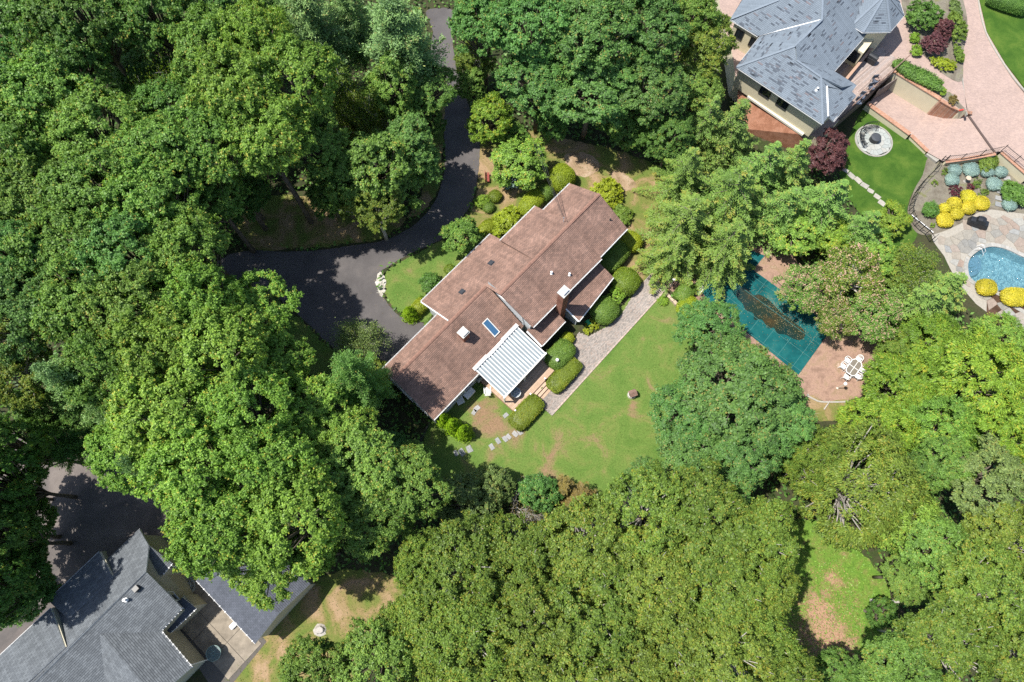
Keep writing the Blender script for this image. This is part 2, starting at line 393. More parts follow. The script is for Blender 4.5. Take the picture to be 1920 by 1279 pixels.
def dome_proto(seed, R=4.5, Ht=8.0, n=42000, L0=.42, W0=.10, flow=1.0, lump=.3, z0=.6, blossom=0):
    """mound draped with hanging foliage (vines, weeping branches)"""
    r = np.random.default_rng(seed); f = lobes(r, 26)
    d = rdir(r, n*2); d = d[d[:, 2] > -.05][:n]; n = len(d)
    g = np.sin(d @ r.normal(size=(3, 5))*7 + r.uniform(0, 6, 5)).mean(1)
    rad = (1 - lump + lump*1.3*f(d) + .07*g) * (1 - np.abs(r.normal(size=n))*.06)
    pos = d*rad[:, None]*np.array([R, R, Ht - z0]); pos[:, 2] += z0
    out = unit(d*np.array([1/R, 1/R, 1/Ht]))
    nr = out*.8 + np.array([0, 0, .35]) + r.normal(size=(n, 3))*.38
    down = d*np.array([1, 1, 0]) + np.array([0, 0, -1])*(.25 + (1 - d[:, 2:3])*.9)
    tw = r.normal(size=3); ax = down*flow + r.normal(size=(n, 3))*.45 + np.cross(down, tw)*.15
    L = L0*r.uniform(.6, 1.4, n); W = W0*r.uniform(.7, 1.4, n)
    ti = np.clip(.45 + .22*g + r.normal(size=n)*.19, 0, 1)
    crown = leaf_mesh('crown', pos, nr, L, W, ti, LEAF['lime'], axis=ax, seed=seed)
    mb = MB(); rr = random.Random(seed)
    mb.tube([(0, 0, -.2), (.1, 0, Ht*.4), (0, .1, Ht*.7)], [.28, .2, .1], 7)
    for i in range(16):
        a = rr.uniform(0, 6.28); q = rr.uniform(.5, .85)
        p2 = Vector((math.cos(a)*R*q, math.sin(a)*R*q, Ht*(.92 - q*.45)))
        mb.tube([(0, 0, Ht*.35), p2*.5 + Vector((0, 0, Ht*.3)), p2], [.1, .06, .02], 5, cap=False)
    ob = mb.build('trunk', BARK, smooth=True); trunk = ob.data; bpy.data.objects.remove(ob)
    return trunk, crown

def bare_proto(seed, R=2.2, Ht=7.0, depth=5, leaves=3500, tone='dry', pale=True):
    rr = random.Random(seed); r = np.random.default_rng(seed); mb = MB(); tips = []
    def grow(p, d, ln, rad, k):
        q = p + d*ln; mid = p.lerp(q, .5) + Vector((rr.uniform(-1, 1), rr.uniform(-1, 1), rr.uniform(-.3, .6)))*ln*.1
        mb.tube([p, mid, q], [rad, rad*.82, rad*.62], 5 if k > 2 else 4, cap=False); tips.append(q)
        if k == 0: return
        for _ in range(3 if k > 1 else 2):
            nd = (d + Vector((rr.gauss(0, .55), rr.gauss(0, .55), rr.gauss(.08, .35)))).normalized()
            grow(p.lerp(q, rr.uniform(.55, 1)), nd, ln*rr.uniform(.6, .85), rad*.6, k-1)
    for i in range(3): grow(Vector((rr.uniform(-.2, .2), rr.uniform(-.2, .2), -.2)), Vector((rr.gauss(0, .3), rr.gauss(0, .3), 1)).normalized(), Ht*.34, .12, depth-1)
    t = np.array([tuple(x) for x in tips]); w = r.integers(0, len(t), leaves)
    pos = t[w] + r.normal(size=(leaves, 3))*.3
    crown = leaf_mesh('crown', pos, r.normal(size=(leaves, 3)) + [0, 0, .7], .16, .09, r.uniform(0, 1, leaves), LEAF[tone], seed=seed)
    ob = mb.build('trunk', BARKPALE if pale else BARK, smooth=True); trunk = ob.data; bpy.data.objects.remove(ob)
    return trunk, crown

PROTO = {
 'oak':  [oak_proto(11), oak_proto(12, lump=.38), oak_proto(13, flat=.8, rcm=.68), oak_proto(14, lump=.42)],
 'maple':[oak_proto(21, z0=4.5, lump=.46, nc=270, per=480, leaf=.17, flat=.6, rcm=.72), oak_proto(22, z0=4.5, lump=.52, nc=270, per=480, leaf=.17, flat=.6, rcm=.72)],
 'full': [oak_proto(25, z0=2.0, lump=.42, nc=300, per=480, leaf=.18, rcm=.75, zmin=-.5), oak_proto(26, z0=2.0, lump=.48, nc=300, per=480, leaf=.18, rcm=.75, zmin=-.5)],
 'small':[oak_proto(31, R=2.2, Ht=5, z0=.6, nc=130, per=230, leaf=.13, tuft=.09, rcm=.95, zmin=-.4), oak_proto(32, R=2.2, Ht=5, z0=.4, nc=130, per=230, leaf=.13, tuft=.09, rcm=.95, zmin=-.4)],
 'pine': [conifer_proto(41, R=3.6, Ht=14, z0=4, whorls=17, nb=8, style='pine'), conifer_proto(42, R=3.4, Ht=14, z0=4, whorls=16, nb=8, style='pine')],
 'spruce':[conifer_proto(51, R=2.6, Ht=11, style='spruce'), conifer_proto(52, R=2.7, Ht=10, style='spruce', nb=9)],
 'hemlock':[conifer_proto(61, R=3.6, Ht=11, whorls=12, nb=8, style='hemlock'), conifer_proto(62, R=3.4, Ht=10, whorls=11, nb=8, style='hemlock')],
 'vine': [oak_proto(71, R=4.5, Ht=8, z0=-1.5, nc=230, zmin=-.2, per=360, leaf=.23, lump=.4, flat=.6, tuft=.13, droop=.5, wr=.34, rcm=.85, inn=.05), oak_proto(72, R=4.5, Ht=8, z0=-1.5, nc=220, zmin=-.2, per=360, leaf=.23, lump=.46, flat=.6, tuft=.13, droop=.5, wr=.34, rcm=.85, inn=.05)],
 'weep': [oak_proto(73, R=5, Ht=9, z0=-1.5, nc=320, zmin=-.2, per=330, leaf=.2, lump=.32, flat=.55, tuft=.15, droop=.7, wr=.38, rcm=.75, inn=.04)],
 'mimosa':[oak_proto(81, R=3.4, Ht=6.5, z0=2.0, nc=100, per=260, leaf=.15, flat=.4, tuft=.18)],
 'bare': [bare_proto(91, leaves=2500), bare_proto(92, depth=6, leaves=1200), bare_proto(93, depth=6, leaves=12000, tone='olive')],
}
GROUPS = {'full': 'broadleaf trees of the surrounding woods', 'oak': 'broadleaf trees of the surrounding woods', 'maple': 'broadleaf trees of the surrounding woods', 'small': 'small ornamental trees and tall shrubs',
          'pine': 'pines in the woods', 'spruce': 'spruces near the pools', 'hemlock': 'hemlocks near the covered pool', 'vine': 'vine covered thickets', 'weep': 'vine covered thickets',
          'mimosa': 'blossoming silk trees', 'bare': 'half bare trees'}
PSIZE = {'full': (4.5, 14), 'oak': (4.2, 14), 'maple': (4.5, 14), 'small': (2.2, 5), 'pine': (3.5, 14), 'spruce': (2.65, 10.5), 'hemlock': (3.5, 10.5), 'vine': (4.5, 8), 'weep': (5, 9), 'mimosa': (3.4, 6.5), 'bare': (2.4, 7)}
TREE_N = [0]
def tree(kind, tone, u, v, rpx, h, name, label, zf=.72, squash=1.0, var=None):
    TREE_N[0] += 1; i = TREE_N[0]; rr = random.Random(i*17 + 3)
    if kind == 'oak' and h >= 15: h *= 1.26
    z = h*zf; p = P(u, v, z); R = rpx*mpp(u, v, z); R0, H0 = PSIZE[kind]
    tr, cr = PROTO[kind][(i if var is None else var) % len(PROTO[kind])]
    o = empty(name, label, 'shrub' if name.endswith(('shrub', 'thicket')) else 'tree', (p.x, p.y, 0), rr.uniform(0, 6.28), GROUPS[kind] if kind != 'bare' else None)
    o.scale = (R/R0, R/R0*squash, h/H0)
    t = link('trunk', tr, o)
    if tone in ('yellow', 'olive'): t.material_slots[0].link = 'OBJECT'; t.material_slots[0].material = BARKPALE
    c = link('crown', cr, o)
    c.material_slots[0].link = 'OBJECT'; c.material_slots[0].material = LEAF[tone]
    return o

# clipped shrubs: leafy skin over a solid core
def shrub_mesh(seed, hx, hy, h, power=2.6, leaf=.09, n=2600, rough=.05, tone='hedge', lumps=0.0, loose=.25, flat_top=0.0, tvar=.2):
    r = np.random.default_rng(seed)
    d = rdir(r, n*2); d = d[d[:, 2] > -.25][:n]; n = len(d)
    f = lobes(r, 14)
    def surf(d):
        q = np.abs(d[:, :2])**power; rad = (q.sum(1) + np.abs(d[:, 2])**power)**(-1/power)
        rad = rad*(1 - lumps + lumps*1.4*f(d)); p = d*rad[:, None]
        return np.stack([p[:, 0]*hx, p[:, 1]*hy, h*.45 + p[:, 2]*h*.55], 1)
    p = surf(d); out = unit(d/np.array([hx, hy, h*.5]))
    pos = p + out*(r.normal(size=(n, 1))*rough - rough*.4)
    nr = out + r.normal(size=(n, 3))*loose*1.6 + [0, 0, .15]
    g = np.sin(p @ r.normal(size=(3, 4))*2.2 + r.uniform(0, 6, 4)).mean(1)
    ti = np.clip(.5 + tvar*g*1.3 + r.normal(size=n)*.18, 0, 1); L = leaf*r.uniform(.7, 1.4, n)
    nu, nv = 20, 9; vs = []
    for j in range(nv):
        ph = math.radians(-18 + 108*j/(nv-1))
        for i in range(nu):
            t = 6.2832*i/nu; vs.append((math.cos(t)*math.cos(ph), math.sin(t)*math.cos(ph), math.sin(ph)))
    cv = surf(unit(np.array(vs) + 1e-6)); cv = (cv - [0, 0, h*.45])*.95 + [0, 0, h*.45]
    cf = np.array([(j*nu+i, j*nu+(i+1) % nu, (j+1)*nu+(i+1) % nu, (j+1)*nu+i) for j in range(nv-1) for i in range(nu)])
    pos[:, 2] = np.maximum(pos[:, 2], .02)
    return leaf_mesh('foliage', pos, nr, L, L*.62, ti, LEAF[tone], seed=seed, extra=(cv, cf, np.full(len(cv), .25)))
def loose_mesh(seed, hx, hy, h, n=2600, leaf=.16, tone='hedge', W=.4, up=.5, blooms=None):
    """open shrub: rosettes of leaves"""
    r = np.random.default_rng(seed); f = lobes(r, 16); k = max(12, n//34)
    d = rdir(r, k*3); d = d[d[:, 2] > -.1][:k]; k = len(d)
    C = d*(.72 + .36*f(d))[:, None]*r.uniform(.6, 1.05, (k, 1))*np.array([hx, hy, h*.62]) + [0, 0, h*.36]
    w = r.integers(0, k, n); dd = rdir(r, n); dd[:, 2] = np.abs(dd[:, 2])*.6
    pos = C[w] + dd*leaf*.75*r.uniform(.3, 1.3, (n, 1)); pos[:, 2] = np.maximum(pos[:, 2], .02)
    nr = np.array([0, 0, up]) + .5*d[w] + r.normal(size=(n, 3))*.4
    ct = r.normal(size=k)*.12
    ti = np.clip(.5 + ct[w] + r.normal(size=n)*.16, 0, 1); L = leaf*r.uniform(.7, 1.35, n)
    return leaf_mesh('foliage', pos, nr, L, L*W, ti, LEAF[tone], axis=dd, seed=seed)
def stem_for(o, h):
    mb = MB(); mb.tube([(0, 0, -.1), (.02, .01, h*.35), (0, 0, h*.6)], [.06, .05, .02], 5); return mb.build('stem', BARK, o)
SH_N = [0]
def shrub(u, v, ru, rv, h, label, tone='hedge', rz=47.5, style='clip', name='clipped_shrub', group=None, seed=None, z=0.0, **kw):
    """u,v: photo pixel of the middle of the shrub; ru, rv: half sizes in photo pixels along / across"""
    SH_N[0] += 1; sd = seed or 500 + SH_N[0]; zz = z + h*.6
    p = P(u, v, zz); m = mpp(u, v, zz); hx, hy = ru*m, rv*m
    o = empty(name, label, 'shrub', (p.x, p.y, z), math.radians(rz), group)
    area = (hx*hy*3.14 + (hx + hy)*3.14*h)
    if style == 'clip':
        me = shrub_mesh(sd, hx, hy, h, n=int(min(9000, max(700, area*430))), tone=tone, **kw)
    else:
        me = loose_mesh(sd, hx, hy, h, n=int(min(9000, max(500, area*420))), tone=tone, **kw)
    link('foliage', me, o); stem_for(o, h)
    return o
# ------------------------------------------------------------------ ground, drives, lawns
def cr(pts, n=6, closed=True):                               # Catmull-Rom through points
    out = []; N = len(pts)
    for i in range(N if closed else N-1):
        p0, p1, p2, p3 = (pts[(i+k-1) % N] if closed else pts[min(max(i+k-1, 0), N-1)] for k in range(4))
        for j in range(n):
            t = j/n; out.append(.5*((2*p1) + (p2-p0)*t + (2*p0-5*p1+4*p2-p3)*t*t + (3*p1-p0-3*p2+p3)*t**3))
    if not closed: out.append(pts[-1])
    return out
def px(pts, z=0.0, smooth=6): w = [P(p[0], p[1], p[2] if len(p) > 2 else z) for p in pts]; return cr(w, smooth) if smooth else w
def rough_edge(w, amp, seed=1, step=.35):
    r = random.Random(seed); out = []
    for i, p in enumerate(w):
        q = w[(i+1) % len(w)]; k = max(1, int((q-p).length/step))
        for j in range(k): out.append(p.lerp(q, j/k) + Vector((r.uniform(-amp, amp), r.uniform(-amp, amp), 0)))
    return out
def sheet(name, w, z, mat, kind='structure', parent=None, holes=()):
    bm = bmesh.new(); loops = [w] + list(holes)
    for lp in loops:
        vs = [bm.verts.new((p.x, p.y, z if z is not None else p.z)) for p in lp]
        for i in range(len(vs)): bm.edges.new((vs[i], vs[(i+1) % len(vs)]))
    bmesh.ops.triangle_fill(bm, use_beauty=True, use_dissolve=False, edges=bm.edges[:])
    for f in bm.faces:
        if f.normal.z < 0: f.normal_flip()
    me = bpy.data.meshes.new(name); bm.to_mesh(me); bm.free(); me.materials.append(mat)
    return tag(link(name, me, parent), kind=kind)
def inside(poly, X, Y):
    c = np.zeros(len(X), bool); n = len(poly)
    for i in range(n):
        x1, y1, x2, y2 = poly[i].x, poly[i].y, poly[(i+1) % n].x, poly[(i+1) % n].y
        t = ((y1 > Y) != (y2 > Y)); c ^= t & (X < (x2-x1)*(Y-y1)/((y2-y1) if y2 != y1 else 1e-9) + x1)
    return c

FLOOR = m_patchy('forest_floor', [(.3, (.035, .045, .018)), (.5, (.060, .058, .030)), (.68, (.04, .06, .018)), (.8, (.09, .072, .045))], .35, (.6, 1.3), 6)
ASPH = m_patchy('asphalt', [(.25, (.090, .083, .083)), (.55, (.106, .098, .097)), (.8, (.125, .114, .111))], .22, (.82, 1.15), 16, bump=.2, rough=.8, bscale=60, gain=2.6)
ASPHB = m_patchy('old_asphalt', [(.3, (.11, .10, .095)), (.55, (.15, .13, .12)), (.75, (.19, .165, .15))], .3, (.85, 1.12), 10, bump=.15, bscale=50)
_sp = [(P(u, v).x, P(u, v).y, r_, a_) for u, v, r_, a_ in ((930,795,5,.17),(905,775,2,.12),(950,805,1.8,.12),(1050,850,6,.14),(905,800,3,.2),(1110,660,2,.12),(1040,860,2.5,.15),(1190,760,1.2,.3),(960,800,2,.2),(760,575,2,.1))]
GRASS = m_patchy('lawn_grass', [(.2, (.088, .165, .030)), (.48, (.120, .192, .040)), (.66, (.155, .198, .050)), (.80, (.215, .180, .080)), (.95, (.26, .17, .10))], .42, (.62, 1.28), 7, bump=.5, dist=.8, spots=_sp, gain=1.75)
GRASSDRY = m_patchy('dry_grass', [(.28, (.12, .165, .034)), (.45, (.17, .175, .05)), (.57, (.25, .19, .085)), (.75, (.34, .235, .14))], .33, (.7, 1.25), 8, bump=.5, dist=.8)
GRASSRICH = m_patchy('rich_grass', [(.3, (.040, .095, .012)), (.55, (.058, .120, .016)), (.75, (.085, .145, .022))], .5, (.7, 1.25), 9, bump=.5)
GRASSWILD = m_patchy('wild_grass', [(.2, (.090, .185, .026)), (.45, (.125, .22, .032)), (.64, (.16, .20, .045)), (.78, (.25, .19, .09)), (.95, (.36, .225, .145))], .9, (.6, 1.3), 6, bump=.6, gain=1.5, spots=[(P(u, v).x, P(u, v).y, r_, a_) for u, v, r_, a_ in ((1540,1195,3.2,.55),(1538,1140,2.4,.5),(1560,1090,1.6,.4),(1590,1205,1.6,.3))])
SOIL = m_patchy('bare_soil', [(.3, (.22, .155, .09)), (.5, (.33, .235, .15)), (.7, (.40, .30, .21))], .6, (.75, 1.2), 9)
MULCH = m_patchy('mulch', [(.3, (.15, .13, .10)), (.6, (.21, .19, .15)), (.8, (.17, .17, .08))], .7, (.6, 1.35), 10)
STRAW = m_patchy('pine_straw', [(.3, (.30, .165, .10)), (.6, (.42, .24, .16)), (.8, (.36, .22, .13))], .8, (.6, 1.35), 9)
POOLBRICK = m_patchy('pool_brickwork', [(.3, (.24, .155, .115)), (.5, (.34, .22, .165)), (.7, (.27, .19, .12)), (.8, (.46, .34, .27))], .55, (.72, 1.25), 8, bump=.3)
REDBED = m_patchy('red_chips', [(.3, (.25, .115, .07)), (.6, (.34, .17, .11)), (.8, (.29, .15, .10))], 1.2, (.6, 1.35), 11)
PINKPAVE = m_brick('pink_pavers', (.40, .295, .25), (.33, .245, .215), (.35, .27, .235), .24, .12, .08, rot=.3)
PAVE = m_random('grey_pink_paver', [(0, (.40, .32, .27)), (.5, (.47, .37, .31)), (1, (.34, .29, .26))], amt=.15)

POOL_W = px([(1820,483),(1830,474),(1842,467),(1859,463),(1876,465),(1894,471),(1925,485),(1990,505),(2010,560),(1950,590),(1900,570),(1877,550),(1840,535),(1820,522),(1815,507),(1815,494)], 0, 4)
big = [Vector((-230, -150, 0)), Vector((230, -150, 0)), Vector((230, 330, 0)), Vector((-230, 330, 0))]
sheet('ground', big, 0, FLOOR, holes=[POOL_W])

drive_px = [(800,20),(812,60),(808,95),(822,130),(842,165),(836,200),(832,240),(835,285),(832,330),(818,372),(795,405),(762,432),(715,452),(660,461),(600,469),(540,472),(480,470),(430,478),(390,505),(400,530),(450,532),(500,545),(533,568),(570,600),(610,640),(645,666),(680,690),(725,715),(800,640),(808,620),(792,606),(765,600),(741,586),(718,556),(706,530),(713,511),(745,490),(790,466),(822,452),(852,424),(876,395),(890,360),(898,310),(899,262),(893,238),(879,200),(868,160),(856,125),(851,95),(848,60),(850,20)]
DRIVE = px(drive_px, 0, 5)
sheet('driveway', rough_edge(DRIVE, .05, 41, .3), .03, ASPH)
PARK = px([(-40,800),(60,835),(140,850),(230,845),(300,905),(340,985),(300,1040),(230,1100),(150,1150),(60,1210),(-40,1260)], 0, 5)
sheet('parking_area', PARK, .03, ASPHB)
LAWN = px([(1240,552),(1268,575),(1300,605),(1300,660),(1275,720),(1250,790),(1260,850),(1210,890),(1150,930),(1050,940),(950,900),(860,920),(800,860),(800,800),(840,760),(880,700),(930,700),(990,740),(1060,700),(1180,560)], 0, 5)
sheet('rear_lawn', rough_edge(LAWN, .1, 2), .012, GRASS)
SIDEY = px([(895,250),(960,240),(1060,262),(1150,280),(1240,320),(1260,400),(1230,470),(1262,525),(1240,552),(1180,560),(1120,480),(1040,380),(930,470),(870,480),(850,440),(882,400),(897,340)], 0, 5)
sheet('side_yard', rough_edge(SIDEY, .12, 3), .012, GRASSDRY)
sheet('soil_patch', rough_edge(px([(1060,290),(1100,288),(1125,310),(1105,330),(1075,325)], 0, 6), .12, 4, .2), .02, SOIL)
sheet('soil_patch', rough_edge(px([(1150,322),(1175,328),(1192,345),(1180,358),(1160,352),(1150,340)], 0, 6), .12, 5, .2), .02, SOIL)
FRONTL = px([(722,512),(748,493),(792,470),(832,452),(880,470),(850,540),(800,600),(780,600),(760,592),(740,578),(722,552),(716,530)], 0, 5)
sheet('front_lawn', rough_edge(FRONTL, .06, 6), .014, GRASS)
VERGE = px([(440,380),(540,365),(620,380),(690,400),(760,410),(800,390),(825,340),(832,260),(834,190),(810,200),(790,260),(800,330),(770,400),(720,446),(660,456),(600,464),(540,467),(470,464)], 0, 4)
sheet('verge', rough_edge(VERGE, .15, 7), .012, GRASSDRY)
VERGE2 = px([(500,548),(535,575),(570,606),(610,646),(650,675),(690,705),(710,740),(640,720),(560,690),(520,640),(480,580)], 0, 4)
sheet('verge', rough_edge(VERGE2, .12, 8), .012, GRASS)
DRYYARD = px([(560,1110),(640,1070),(740,1080),(800,1110),(760,1150),(690,1190),(640,1300),(420,1300),(470,1220),(530,1160)], 0, 5)
sheet('dry_yard', rough_edge(DRYYARD, .12, 9), .012, GRASSDRY)
CLEAR = px([(1480,980),(1560,985),(1620,1040),(1660,1090),(1670,1150),(1640,1230),(1560,1280),(1490,1240),(1470,1150),(1480,1060)], 0, 5)
sheet('clearing', rough_edge(CLEAR, .15, 10), .012, GRASSWILD)
PSUR = px([(1232,520),(1300,490),(1380,440),(1460,455),(1520,520),(1600,580),(1650,640),(1650,700),(1620,740),(1590,750),(1545,752),(1520,742),(1480,740),(1420,680),(1340,590),(1290,570),(1262,548)], 0, 3)
sheet('pool_surround', PSUR, .02, POOLBRICK)
sheet('grass_strip', rough_edge(px([(1520,742),(1545,752),(1590,750),(1610,770),(1560,790),(1510,780)], 0, 4), .08, 13), .026, GRASSDRY)
# edging course of the pool surround
mb = MB(); ed = px([(1516,740),(1528,750),(1545,754),(1590,752)], 0, 4)[:13]
for i in range(len(ed)-1): mb.beam(ed[i] + Vector((0, 0, .09)), ed[i+1] + Vector((0, 0, .09)), .16, .1)
tag(mb.build('kerb', PALESTONE), kind='structure')

# ----- neighbour (blue-grey roof): lawn, raised terrace, ramped drive
ZT = 2.6
NLAWN = px([(1570,300),(1590,262),(1622,202),(1665,232),(1705,258),(1742,290),(1768,304),(1740,328),(1716,352),(1702,385),(1703,412),(1720,440),(1690,470),(1640,430),(1590,370)], 0, 3)
sheet('neighbour_lawn', NLAWN, .014, GRASSRICH)
BED = px([(1742,292),(1770,302),(1845,292),(1880,284),(1960,340),(1960,400),(1890,397),(1845,394),(1800,420),(1750,440),(1718,436),(1704,410),(1703,388),(1716,352),(1730,328)], 0, 3)
sheet('planting_bed', BED, .018, MULCH)
PATIO = px([(1752,432),(1775,424),(1800,412),(1830,396),(1860,392),(1900,398),(1990,400),(2040,500),(2040,640),(1900,640),(1870,600),(1830,570),(1790,520),(1770,480),(1748,450)], 0, 2)
sheet('mulch_bed', px([(1850,560),(1900,545),(1960,590),(1940,640),(1870,640)], 0, 3), .03, m_patchy('dark_mulch', [(.3, (.06, .035, .022)), (.7, (.10, .06, .04))], 1, (.7, 1.3), 10))
ramp = [(1667,168,.4),(1744,206,.4),(1770,217,.8),(1795,221,1.3),(1815,213,1.75),(1867,287,1.2),(1800,300,.7),(1770,303,.45),(1741,287,.45),(1706,252,.45),(1640,208,.4),(1628,192,.4)]
sheet('ramped_drive', px(ramp, 0, 0), None, PINKPAVE)
rd = [(1815,213,1.75),(1808,172,2.3),(1803,150,2.45),(1801,100,2.6),(1812,40,2.6),(1802,-5,2.6),(1780,-60,2.6),(1830,-60,2.6),(1836,0,2.6),(1850,60,2.6),(1885,120,2.6),(1925,170,2.5),(1990,230,2.5),(1990,400,1.2),(1920,322,1.2),(1875,284,1.2),(1867,287,1.2)]
sheet('main_drive', px(rd, 0, 0), None, PINKPAVE)
mb = MB()
dr_ = [P(1814,213,1.78), P(1840,250,1.5), P(1868,289,1.23)]
for a, b in zip(dr_, dr_[1:]): mb.beam(a, b, .22, .05)
tag(mb.build('drain_channel', m_plain('drain', (.10, .07, .06), .7)), 'dark drain channel crossing the pink paved drive', 'drain')
TERR = [P(u, v, ZT) for u, v in ((1677,131),(1763,184),(1786,197),(1803,207),(1813,209),(1808,172),(1803,150),(1801,100),(1812,40),(1802,-5),(1780,-60),(1340,-60),(1352,30),(1372,95),(1380,150),(1408,180),(1506,247),(1540,262),(1597,200))]
mb = MB(); mb.prism([(p.x, p.y) for p in TERR], -.1, ZT-.01, 0); mb.m[1] = 1
tag(mb.build('terrace', [STUCCO, PINKPAVE]), kind='structure')
hl = px([(1836,-60),(1836,0),(1850,60),(1885,120),(1925,170),(1990,230),(2100,250),(2100,-60)], ZT, 0)
mb = MB(); mb.prism([(p.x, p.y) for p in hl], 0, ZT+.06); tag(mb.build('upper_lawn', GRASSRICH), kind='structure')
mb = MB(); kb = px([(1833,-60),(1835,0),(1849,60),(1884,121),(1923,171),(1988,231)], ZT+.1, 4)[:21]
for a, b in zip(kb, kb[1:]): mb.beam(a, b, .14, .12)
tag(mb.build('kerb', PALESTONE), kind='structure')
mb = MB(); kb = px([(1804,140),(1806,165),(1811,200),(1814,211)], 2.5, 4)[:13]
for i, (a, b) in enumerate(zip(kb, kb[1:])): mb.beam(a + Vector((0, 0, .12-.05*i/3)), b + Vector((0, 0, .12-.05*(i+1)/3)), .10, .3)
tag(mb.build('kerb', PALESTONE), kind='structure')
sl = [P(1384,158,2.45), P(1500,252,2.45), P(1530,300,.02), P(1380,240,.02)]
sheet('red_chip_bed', sl, None, REDBED)
ISL = px([(1700,40),(1715,85),(1740,112),(1770,140),(1803,152),(1806,100),(1814,45),(1806,0),(1790,-60),(1700,-60),(1690,0)], ZT, 4)
sheet('island_bed', ISL, ZT+.012, MULCH)
sheet('hedge_bed', px([(1762,178),(1786,194),(1802,205),(1811,206),(1797,190),(1780,172)], ZT+.02, 3), ZT+.015, MULCH)

# undergrowth between the trunks: one leafy mass
r = np.random.default_rng(5); n = 130000
X = r.uniform(-75, 75, n); Y = r.uniform(-16, 85, n)
bad = np.zeros(n, bool)
HOUSE_FOOT = [P(*q) for q in ((728,700),(820,800),(900,740),(960,770),(1245,545),(1200,430),(1100,340),(900,420),(780,600))]
NB_FOOT = [P(*q) for q in ((1340,20),(1340,260),(1480,310),(1600,330),(1700,440),(1850,640),(2100,640),(2100,-80),(1340,-80))]
BL_FOOT = [P(*q) for q in ((-60,1300),(-60,1230),(240,1010),(330,1000),(420,1060),(600,1060),(580,1180),(420,1300))]
PATHX = [P(*q) for q in ((1030,785),(1260,545),(1225,505),(1150,590),(1000,745))]
STRIPX = [P(*q) for q in ((1480,720),(1660,700),(1640,800),(1480,800))]
for pl in (PATHX, STRIPX, NLAWN, BED, PATIO, DRIVE, PARK, LAWN, SIDEY, FRONTL, VERGE, VERGE2, DRYYARD, CLEAR, PSUR, HOUSE_FOOT, NB_FOOT, BL_FOOT): bad |= inside(pl, X, Y)
X, Y = X[~bad], Y[~bad]; n = len(X)
pos = np.stack([X, Y, np.abs(r.normal(size=n))*.55 + .03], 1)
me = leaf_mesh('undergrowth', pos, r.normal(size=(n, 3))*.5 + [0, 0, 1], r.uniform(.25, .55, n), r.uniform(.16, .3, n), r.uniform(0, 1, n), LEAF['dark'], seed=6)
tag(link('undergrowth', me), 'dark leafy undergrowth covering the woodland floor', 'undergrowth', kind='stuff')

# grass tufts and weeds growing in the lawns
def tufts(name, poly, n, L0, tone, label, seed, h=.05):
    r = np.random.default_rng(seed); xs = [p.x for p in poly]; ys = [p.y for p in poly]
    X = r.uniform(min(xs), max(xs), n); Y = r.uniform(min(ys), max(ys), n); ok = inside(poly, X, Y)
    if name != 'weeds': ok &= ~inside(PATHX, X, Y)
    X, Y = X[ok], Y[ok]; m = len(X); pos = np.stack([X, Y, .03 + r.uniform(0, h, m)], 1)
    me = leaf_mesh(name, pos, r.normal(size=(m, 3))*.7 + [0, 0, 1], L0*r.uniform(.6, 1.4, m), L0*.35*r.uniform(.6, 1.4, m), r.uniform(.1, .9, m), LEAF[tone], seed=seed)
    return tag(link(name, me), label, 'grass', kind='stuff')
tufts('grass', LAWN, 9000, .10, 'grassleaf', 'short grass of the rear lawn behind the brown house', 31)
tufts('grass', FRONTL, 1500, .10, 'grassleaf', 'short grass of the small front lawn in the driveway bend', 32)
tufts('grass', SIDEY, 5000, .11, 'grassleaf', 'thin dry grass of the side yard by the right gable', 33)
tufts('weeds', CLEAR, 5000, .2, 'bright', 'weeds and long grass in the clearing at the lower right', 34, .2)
tufts('weeds', VERGE, 3500, .18, 'grassleaf', 'weeds on the shaded verge inside the driveway bend', 35, .12)
tufts('weeds', VERGE2, 1500, .2, 'bright', 'long grass on the bank below the driveway', 36, .15)
tufts('weeds', px([(1500,1090),(1560,1050),(1600,1100),(1620,1200),(1560,1245),(1470,1230)], 0, 3), 2200, .15, 'straw', 'loose straw and dead stems over the bare patch of the clearing', 38, .08)
tufts('grass', DRYYARD, 3000, .12, 'grassleaf', 'thin grass of the dry yard beside the shed', 37)

# leaf litter blown along the driveway edges
r = np.random.default_rng(77); pts = [];
for i, p in enumerate(DRIVE):
    q = DRIVE[(i+1) % len(DRIVE)]
    for k_ in range(int((q-p).length*9)): pts.append(tuple(p.lerp(q, r.random()) + Vector((r.normal()*.45, r.normal()*.45, .045))))
pts = np.array(pts); me = leaf_mesh('leaf_litter', pts, r.normal(size=(len(pts), 3))*.2 + [0, 0, 1], r.uniform(.05, .13, len(pts)), r.uniform(.03, .08, len(pts)), r.uniform(0, 1, len(pts)), LEAF['dry'], seed=8)
tag(link('leaf_litter', me), 'dry leaf litter along the edges of the driveway', 'leaves', kind='stuff')
